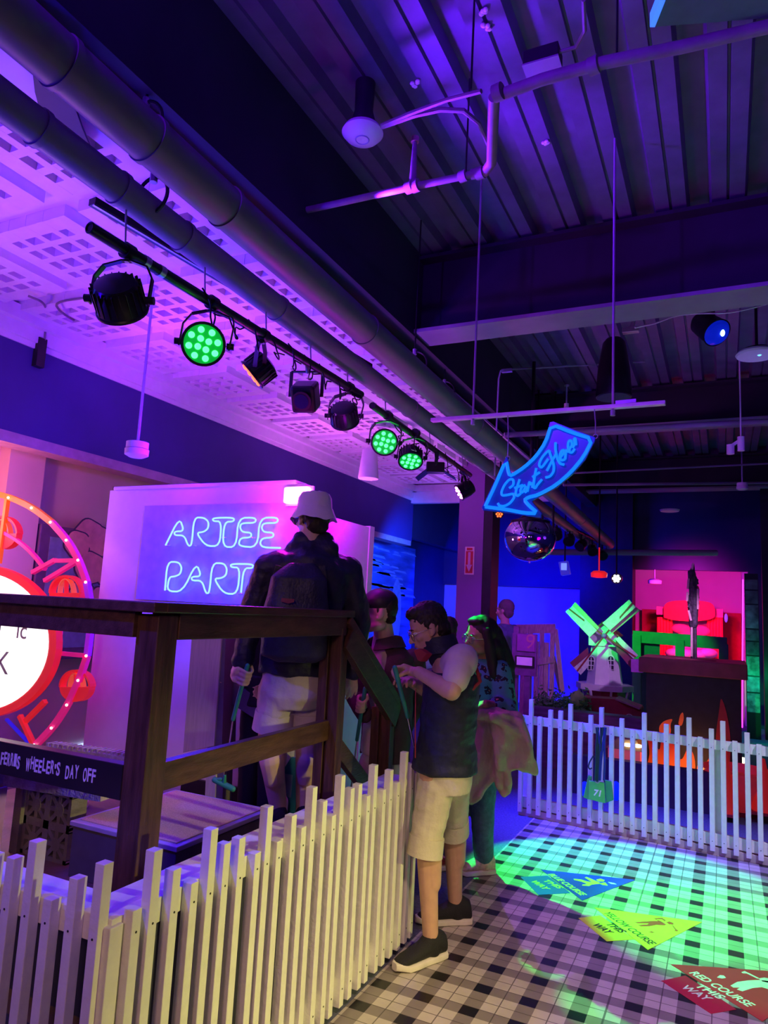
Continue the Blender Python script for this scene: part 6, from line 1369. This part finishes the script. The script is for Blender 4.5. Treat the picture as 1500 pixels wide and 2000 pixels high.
for v in me.vertices: v.co -= org
o = finish('coat', me, mat('beige_coat', (.52, .40, .34), .85, var=.1, scale=10, bump=.4, bscale=60), None, False, 0, org); me.polygons.foreach_set('use_smooth', [True]*len(me.polygons))
tag(o, 'crumpled beige coat draped over the woman\'s forearm', 'coat')

# ---------------------------------------------------------------- man in the bucket hat (seen from behind)
def DB(px, py, d): return D(px, py, d*1.055)
f = V((-.60, .80, 0)).normalized(); r = f.cross(Z); base = DB(570, 1640, 3.6); base.z = .47
bm = thing('person', 'tall man in white bucket hat, navy jacket and grey shorts, seen from behind', 'person', base)
J = dict(hip=DB(580, 1318, 3.58), chest=DB(603, 1112, 3.60), neck=DB(608, 1060, 3.62), sL=DB(527, 1112, 3.55), sR=DB(678, 1118, 3.66))
hc = DB(611, 1014, 3.64); hf = V((-.86, .50, -.05)).normalized(); hu = V((0, 0, 1))
eL, wL = DB(487, 1212, 3.56), DB(474, 1292, 3.50); eR, wR = DB(698, 1215, 3.72), DB(688, 1308, 3.66)
b = MB(); head(b, hc, hf, hu, 1.03); b.cap(DB(607, 1062, 3.62), DB(611, 1030, 3.62), .062, .058); b.loft(torso_rings(J, f, .98), 24)
limb(b, J['sL'], eL, wL, .055, .046, .032); limb(b, J['sR'], eR, wR, .055, .046, .032)
grip_hand(b, DB(479, 1322, 3.47), (DB(484, 1298, 3.46)-DB(455, 1400, 3.50)), wL, 1.08); open_hand(b, wR, V((.05, 0, -1)), V((-.5, .3, 0)), 1.0, -1, .35)
h1, k1, a1 = DB(545, 1335, 3.56), DB(528, 1462, 3.56), DB(543, 1612, 3.60); h2, k2, a2 = DB(603, 1335, 3.62), DB(602, 1462, 3.62), DB(592, 1612, 3.66)
a1.z = .565; a2.z = .565
leg(b, h1, k1, a1, .095, .070, .046, -f*1.3); leg(b, h2, k2, a2, .095, .070, .046, -f*1.3); foot(b, a1, f); foot(b, a2, f)
skinmesh('body', b, m_skin2, bm, .006, 2); eyes(hc, hf, hu, 1.03, bm, m_skin2); glasses(hc, hf, hu, 1.03, bm, m_glk, .025)
s_ = MB(); rr = torso_rings(J, f, 1.16, .96); rr = [(J['hip']+V((0, 0, .005)), .205, .150, r, f)]+[(c_, max(x_, .20) if i < 4 else x_, max(y_, .145) if i < 5 else y_, a_, b_) for i, (c_, x_, y_, a_, b_) in enumerate(rr[2:])]
s_.loft(rr, 30); sleeve(s_, J['sL'], eL, wL, .088, .072, .055); sleeve(s_, J['sR'], eR, wR, .090, .075, .056); s_.cap(J['sL'], J['chest'], .09, .12); s_.cap(J['sR'], J['chest'], .09, .12)
s_.cap(DB(580, 1072, 3.60), DB(640, 1074, 3.60), .062, .062); s_.cap(DB(585, 1052, 3.60), DB(636, 1056, 3.62), .045, .045)
jk = skinmesh('jacket', s_, m_navyj, bm, .009, 3, .013, 8, (1.2, 1.2, 1.2), 15)
b = MB(); bk = -f
b.loft([(DB(577, 1292, 3.40), .10, .055, r, f), (DB(573, 1280, 3.40), .165, .085, r, f), (DB(576, 1200, 3.38), .17, .10, r, f), (DB(585, 1130, 3.40), .14, .085, r, f), (DB(590, 1100, 3.43), .07, .04, r, f)], 26, 3)
bp = skinmesh('backpack', b, mat('navy_backpack', (.022, .024, .06), .5, var=.3, bump=.4, bscale=80), bm, .009, 2, .007, 9, (1, 1, 1), 31)
for a_, b_, m in ((DB(545, 1105, 3.40), DB(512, 1220, 3.38), m_navyj), (DB(628, 1105, 3.46), DB(640, 1200, 3.44), m_navyj)): MB().bar(a_, b_, .035, .012, up=f).build('strap', m, bp)
MB().prism([DB(550, 1168, 3.262), DB(575, 1170, 3.265), DB(574, 1176, 3.266), DB(563, 1179, 3.265), DB(549, 1175, 3.262)], f*-.004).build('logo_patch', mat('dull_red_patch', (.25, .05, .08), .5), bp)
for px in (567, 584): MB().tube([DB(px, 1236, 3.255), DB(px+1, 1244, 3.25), DB(px-1, 1244, 3.25), DB(px, 1237, 3.255)], .0025, 6).build('zip_pull', m_chrome, bp, True)
s_ = MB(); s_.loft([(J['hip']+V((0, 0, .09)), .178, .130, r, f), (J['hip']-V((0, 0, .02)), .185, .145, r, f), (J['hip']-V((0, 0, .11)), .190, .145, r, f), (J['hip']-V((0, 0, .17)), .15, .11, r, f)], 26)
for h_, k_ in ((h1, k1), (h2, k2)): s_.cap(h_-V((0, 0, .03)), h_.lerp(k_, .42), .112, .104)
so = skinmesh('shorts', s_, m_short2, bm, .008, 2, .009, 8, (1, 1, 1.2), 25)
for h_, k_ in ((h1, k1), (h2, k2)): d = (k_-h_).normalized(); e = h_.lerp(k_, .42)+d*.05; MB().cone(e-d*.05, e+d*.05, .106, .112, 26).build('leg_hem', m_short2, so, True)
MB().torus(J['hip']+V((0, 0, .02)), Z, .18, .018, 36, 8).build('waist_hem', mat('brown_hem', (.35, .18, .13), .8), jk, True) if False else None
for a_ in (a1, a2):
    s_ = MB(); s_.cap(a_+V((0, 0, .05)), a_+V((0, 0, -.02)), .047, .046); s_.build('sock', mat('white_sock', (.7, .66, .66), .9), bm, True); shoe('shoe', a_, f, bm, m_shoe, m_sole, .30, .47)
# bucket hat
hr, hfv, huv = axes(hf, V((0.05, 0, 1))); PH = lambda x, y, z: hc+hr*x+hfv*y+huv*z
prof = [(.128, .0), (.134, -.004), (.106, .052), (.100, .058), (.094, .115), (.080, .138), (.045, .148), (.002, .150)]
hb = MB(); n_ = 44; vs = []; fs = []
for j, (rad, h) in enumerate(prof):
    for i in range(n_):
        t_ = 2*PI*i/n_; wv = .006*math.sin(5*t_+1)+.004*math.sin(9*t_) if j < 2 else .002*math.sin(7*t_+j); vs.append(PH(rad*math.cos(t_)*.94, -.012+rad*math.sin(t_)*1.05, h-.0+wv+ (-.012*abs(math.sin(t_)) if j < 2 else 0)))
for j in range(len(prof)-1):
    for i in range(n_): fs.append((j*n_+i, j*n_+(i+1) % n_, (j+1)*n_+(i+1) % n_, (j+1)*n_+i))
hat = MB().add(vs, fs).build('bucket_hat', mat('white_hat', (.74, .70, .64), .85, var=.05, bump=.4, bscale=50), bm, True)
sl = hat.modifiers.new('thick', 'SOLIDIFY'); sl.thickness = .003
h_ = MB(); h_.ell(PH(0, -.03, .02), (.083, .09, .085), (hr, hfv, huv)); h_.ell(PH(0, -.06, -.04), (.066, .045, .05), (hr, hfv, huv)); skinmesh('hair', h_, m_hair, bm, .006, 1, .004, 60)
putter('putter', 'putter with teal grip and teal head hanging from the bucket hat man\'s left hand', DB(483, 1300, 3.46), DB(455, 1405, 3.50), DB(437, 1532, 3.54), (.9, .3, -.35), m_teal)

# ---------------------------------------------------------------- man in the cap
f = V((-.62, -.78, 0)).normalized(); r = f.cross(Z); base = D(745, 1690, 4.35); base.z = 0
cm = thing('person', 'young man in dark cap, pale tee and dark overshirt at the foot of the handrail', 'person', base)
J = dict(hip=D(750, 1465, 4.38), chest=D(762, 1280, 4.36), neck=D(752, 1240, 4.34), sL=D(808, 1290, 4.40), sR=D(715, 1284, 4.36))
hc = D(740, 1196, 4.26); hf = V((-.86, -.50, -.05)).normalized(); hu = V((-.05, -.05, 1)).normalized()
eR, wR = D(695, 1362, 4.28), D(712, 1395, 4.15); eL, wL = D(815, 1372, 4.50), D(790, 1420, 4.40)
b = MB(); head(b, hc, hf, hu, 1.06); b.cap(D(752, 1255, 4.34), D(747, 1220, 4.30), .064, .060); b.loft(torso_rings(J, f, .9), 24)
limb(b, J['sL'], eL, wL, .048, .042, .028); limb(b, J['sR'], eR, wR, .048, .042, .028)
grip_hand(b, D(705, 1378, 4.06), (D(711, 1350, 4.05)-D(699, 1430, 4.10)), wR, 1.05); open_hand(b, wL, V((0, 0, -1)), r, .95, 1, .4)
h1, k1, a1 = D(770, 1492, 4.40), D(768, 1598, 4.38), D(765, 1700, 4.45); h2, k2, a2 = D(730, 1492, 4.36), D(728, 1598, 4.34), D(722, 1705, 4.40)
a1.z = a2.z = .09
leg(b, h1, k1, a1, .085, .058, .038); leg(b, h2, k2, a2, .085, .058, .038); foot(b, a1, f); foot(b, a2, f)
skinmesh('body', b, m_skin2, cm, .006, 2); eyes(hc, hf, hu, 1.06, cm, m_skin2); mouth(hc, hf, hu, 1.06, cm)
s_ = MB(); s_.loft(torso_rings(J, f, .98), 26); s_.loft([(J['hip']-V((0, 0, .02)), .175, .14, r, f), (J['hip']+V((0, 0, .15)), .172, .135, r, f)], 24); s_.cap(D(750, 1262, 4.34), D(749, 1250, 4.33), .078, .070)
skinmesh('tee_shirt', s_, m_tee, cm, .008, 2, .005, 10, (1, 1, 1), 41)
m_os = mat('brown_overshirt', (.07, .035, .045), .8, var=.15, bump=.4, bscale=60)
s_ = MB(); n = 26
def shell(k_out):  # open-fronted overshirt: back and sides of the torso as a thick curved band
    rings = torso_rings(J, f, 1.10, 1.02); rings = [(J['hip']-V((0, 0, .05)), .20, .155, r, f)]+[(c_, max(x_, .195) if i < 4 else x_, max(y_, .150) if i < 4 else y_, a_, b_) for i, (c_, x_, y_, a_, b_) in enumerate(rings[1:-1])]
    vs = []; A0, A1 = PI*.5+.80, PI*2.5-.85
    for c_, x_, y_, a_, b_ in rings:
        for kk in (1.0, .90):
            for i in range(n): t_ = A0+(A1-A0)*i/(n-1); vs.append(c_+a_*(x_*kk*math.cos(t_))+b_*(y_*kk*math.sin(t_)))
    m_ = len(rings); fs = []
    for j in range(m_-1):
        o1, o2 = j*2*n, (j+1)*2*n
        for i in range(n-1): fs += [(o1+i, o1+i+1, o2+i+1, o2+i), (o1+n+i, o2+n+i, o2+n+i+1, o1+n+i+1)]
        fs += [(o1, o2, o2+n, o1+n), (o1+n-1, o1+2*n-1, o2+2*n-1, o2+n-1)]
    for o1 in (0, (m_-1)*2*n): fs += [(o1+i, o1+n+i, o1+n+i+1, o1+i+1) for i in range(n-1)]
    return vs, fs
s_.add(*shell(1)); sleeve(s_, J['sL'], eL, wL, .076, .064, .052); sleeve(s_, J['sR'], eR, wR, .076, .064, .052)
os_ = skinmesh('overshirt', s_, m_os, cm, .008, 3, .006, 9, (1, 1, 1), 44)
nk = D(752, 1250, 4.34)
pts = [nk+r*(.092*math.cos(a))+f*(.088*math.sin(a))-V((0, 0, .028*max(0, math.sin(a)))) for a in [PI*.5+.55+(2*PI-1.1)*i/20 for i in range(21)]]
vs = []; fs = []
for p in pts: out = (p-nk); out.z = 0; out.normalize(); vs += [p+V((0, 0, .03)), p+out*.014+V((0, 0, .026)), p+out*.045-V((0, 0, .035)), p+out*.030-V((0, 0, .04))]
for i in range(20):
    for j in range(4): fs.append((4*i+j, 4*i+(j+1) % 4, 4*i+4+(j+1) % 4, 4*i+4+j))
MB().add(vs, fs).build('collar', m_os, os_, True)
s_ = MB(); s_.loft([(J['hip']+V((0, 0, .05)), .160, .120, r, f), (J['hip']-V((0, 0, .05)), .172, .13, r, f), (J['hip']-V((0, 0, .13)), .17, .13, r, f)], 24)
for h_, k_ in ((h1, k1), (h2, k2)): s_.cap(h_, h_.lerp(k_, .9), .098, .084)
skinmesh('shorts', s_, m_short2, cm, .009, 2, .005, 9)
for a_ in (a1, a2): shoe('shoe', a_, f, cm, m_shoe, m_sole, .29, 0)
hr, hfv, huv = axes(hf, hu); PH = lambda x, y, z: hc+hr*x+hfv*y+huv*z
c_ = MB(); c_.ell(PH(0, -.010, .062), (.090, .108, .084), (hr, hfv, huv), 26, 16)
cap_ = skinmesh('cap_crown', c_, m_black, cm, .006, 1)
bv = []; n_ = 20
for i in range(n_+1):
    t_ = PI*i/n_; bv.append(PH(.080*math.cos(t_), .062+.110*math.sin(t_)**.7 if t_ not in (0, PI) else .062, .050-.016*math.sin(t_)))
MB().prism(bv, huv*.004).build('cap_peak', m_black, cap_); MB().ell(PH(0, -.01, .146), (.007, .007, .005)).build('button', m_black, cap_, True)
h_ = MB(); h_.ell(PH(0, -.056, .035), (.083, .062, .085), (hr, hfv, huv)); h_.ell(PH(0, -.066, -.035), (.060, .038, .035), (hr, hfv, huv))
for k in (-1, 1): h_.cap(PH(k*.079, .012, .022), PH(k*.078, .012, .0), .008, .006)
skinmesh('hair', h_, m_hair, cm, .006, 1, .003, 60)
putter('putter', 'putter with teal grip held by the young man in the cap', D(713, 1345, 4.05), D(697, 1445, 4.10), D(678, 1600, 4.18), (.9, .2, 0), m_teal)

# ---------------------------------------------------------------- people farther back
def simple_person(label, hpx, d, hgt, f, top, bot, hair_m, skin, long_hair=False, arm=.0, coatl=0, z0=0.0, sit=False):
    c = D(*hpx, d); f = V(f).normalized(); r = f.cross(Z); base = V((c.x, c.y, z0)); s = hgt/1.75
    o = thing('person', label, 'person', base); hc_ = V((c.x, c.y, z0+hgt-.115*s)); P = lambda x, y, z: V((c.x, c.y, z0))+r*(x*s)+f*(y*s)+V((0, 0, z*s))
    J = dict(hip=P(0, -.02, .93), chest=P(0, -.02, 1.40), neck=P(0, -.01, 1.50), sL=P(-.19, -.02, 1.41), sR=P(.19, -.02, 1.41))
    eL_, wL_, eR_, wR_ = P(-.24, -.02, 1.13), P(-.20, .12+arm, 1.0+arm), P(.24, -.02, 1.13), P(.20, .12, 1.0)
    b = MB(); head(b, hc_, f, Z, s); b.cap(P(0, -.01, 1.46), P(0, 0, 1.58), .055*s, .053*s); b.loft(torso_rings(J, f, .92*s), 20); limb(b, J['sL'], eL_, wL_, .048, .04, .028); limb(b, J['sR'], eR_, wR_, .048, .04, .028)
    open_hand(b, wL_, f*.6-Z*.5, r, .95, 1, .5); open_hand(b, wR_, f*.6-Z*.5, -r, .95, -1, .5)
    for k in (-1, 1): leg(b, P(k*.09, -.02, .90), P(k*.10, .0, .50), P(k*.10, -.01, .09)); foot(b, P(k*.10, -.01, .09), f)
    skinmesh('body', b, skin, o, .010, 2); eyes(hc_, f, Z, s, o, skin)
    t = MB(); t.loft([(J['hip']-V((0, 0, .02+coatl)), .19+coatl*.1, .14+coatl*.1, r, f)]+torso_rings(J, f, 1.08*s)[1:], 22); sleeve(t, J['sL'], eL_, wL_, .072, .06, .048); sleeve(t, J['sR'], eR_, wR_, .072, .06, .048); skinmesh('jacket', t, top, o, .010, 2, .007, 8)
    t = MB(); t.loft([(J['hip']+V((0, 0, .05)), .16, .12, r, f), (J['hip']-V((0, 0, .12)), .17, .13, r, f)], 20)
    for k in (-1, 1): t.cap(P(k*.09, -.02, .88), P(k*.10, .0, .50), .09, .072); t.cap(P(k*.10, .0, .50), P(k*.10, -.01, .11), .072, .06)
    skinmesh('trousers', t, bot, o, .010, 2, .005, 9)
    for k in (-1, 1): shoe('shoe', P(k*.10, -.01, .09), f, o, m_shoe, m_sole, .28, z0)
    hr, hfv, huv = axes(f, Z); PH = lambda x, y, z: hc_+(hr*x+hfv*y+huv*z)*s; h_ = MB(); h_.ell(PH(0, -.022, .045), (.086*s, .100*s, .094*s), (hr, hfv, huv)); h_.ell(PH(0, -.05, -.02), (.074*s, .06*s, .07*s), (hr, hfv, huv))
    if long_hair: h_.cap(PH(0, -.07, 0), PH(0, -.09, -.24), .075*s, .06*s)
    skinmesh('hair', h_, hair_m, o, .009, 1, .005, 40); return o
m_dj = mat('black_jacket', (.012, .012, .02), .6, bump=.3); m_dt = mat('black_trousers', (.012, .012, .02), .8); m_bj = mat('blue_grey_jacket', (.12, .20, .28), .8); m_gh = mat('grey_brown_hair', (.16, .13, .14), .7)
simple_person('person in black jacket and trousers, mostly hidden behind the bucket hat man', (530, 1180), 4.06, 1.42, (-.2, -1, 0), m_dj, m_dt, m_hair, m_skin2, z0=.47)
simple_person('person in blue grey jacket with light hair in front of the blue wall', (986, 1192), 8.8, 1.86, (-.9, .2, 0), m_bj, m_dt, m_gh, m_skin2, coatl=.1)
simple_person('person with black hair and pale top, between vest man and purple column', (879, 1200), 7.0, 1.62, (-.4, .9, 0), mat('pale_blue_top', (.35, .38, .6), .8), m_dt, m_hair, m_skin, True)
bpy.data.scenes.remove(TMPS)
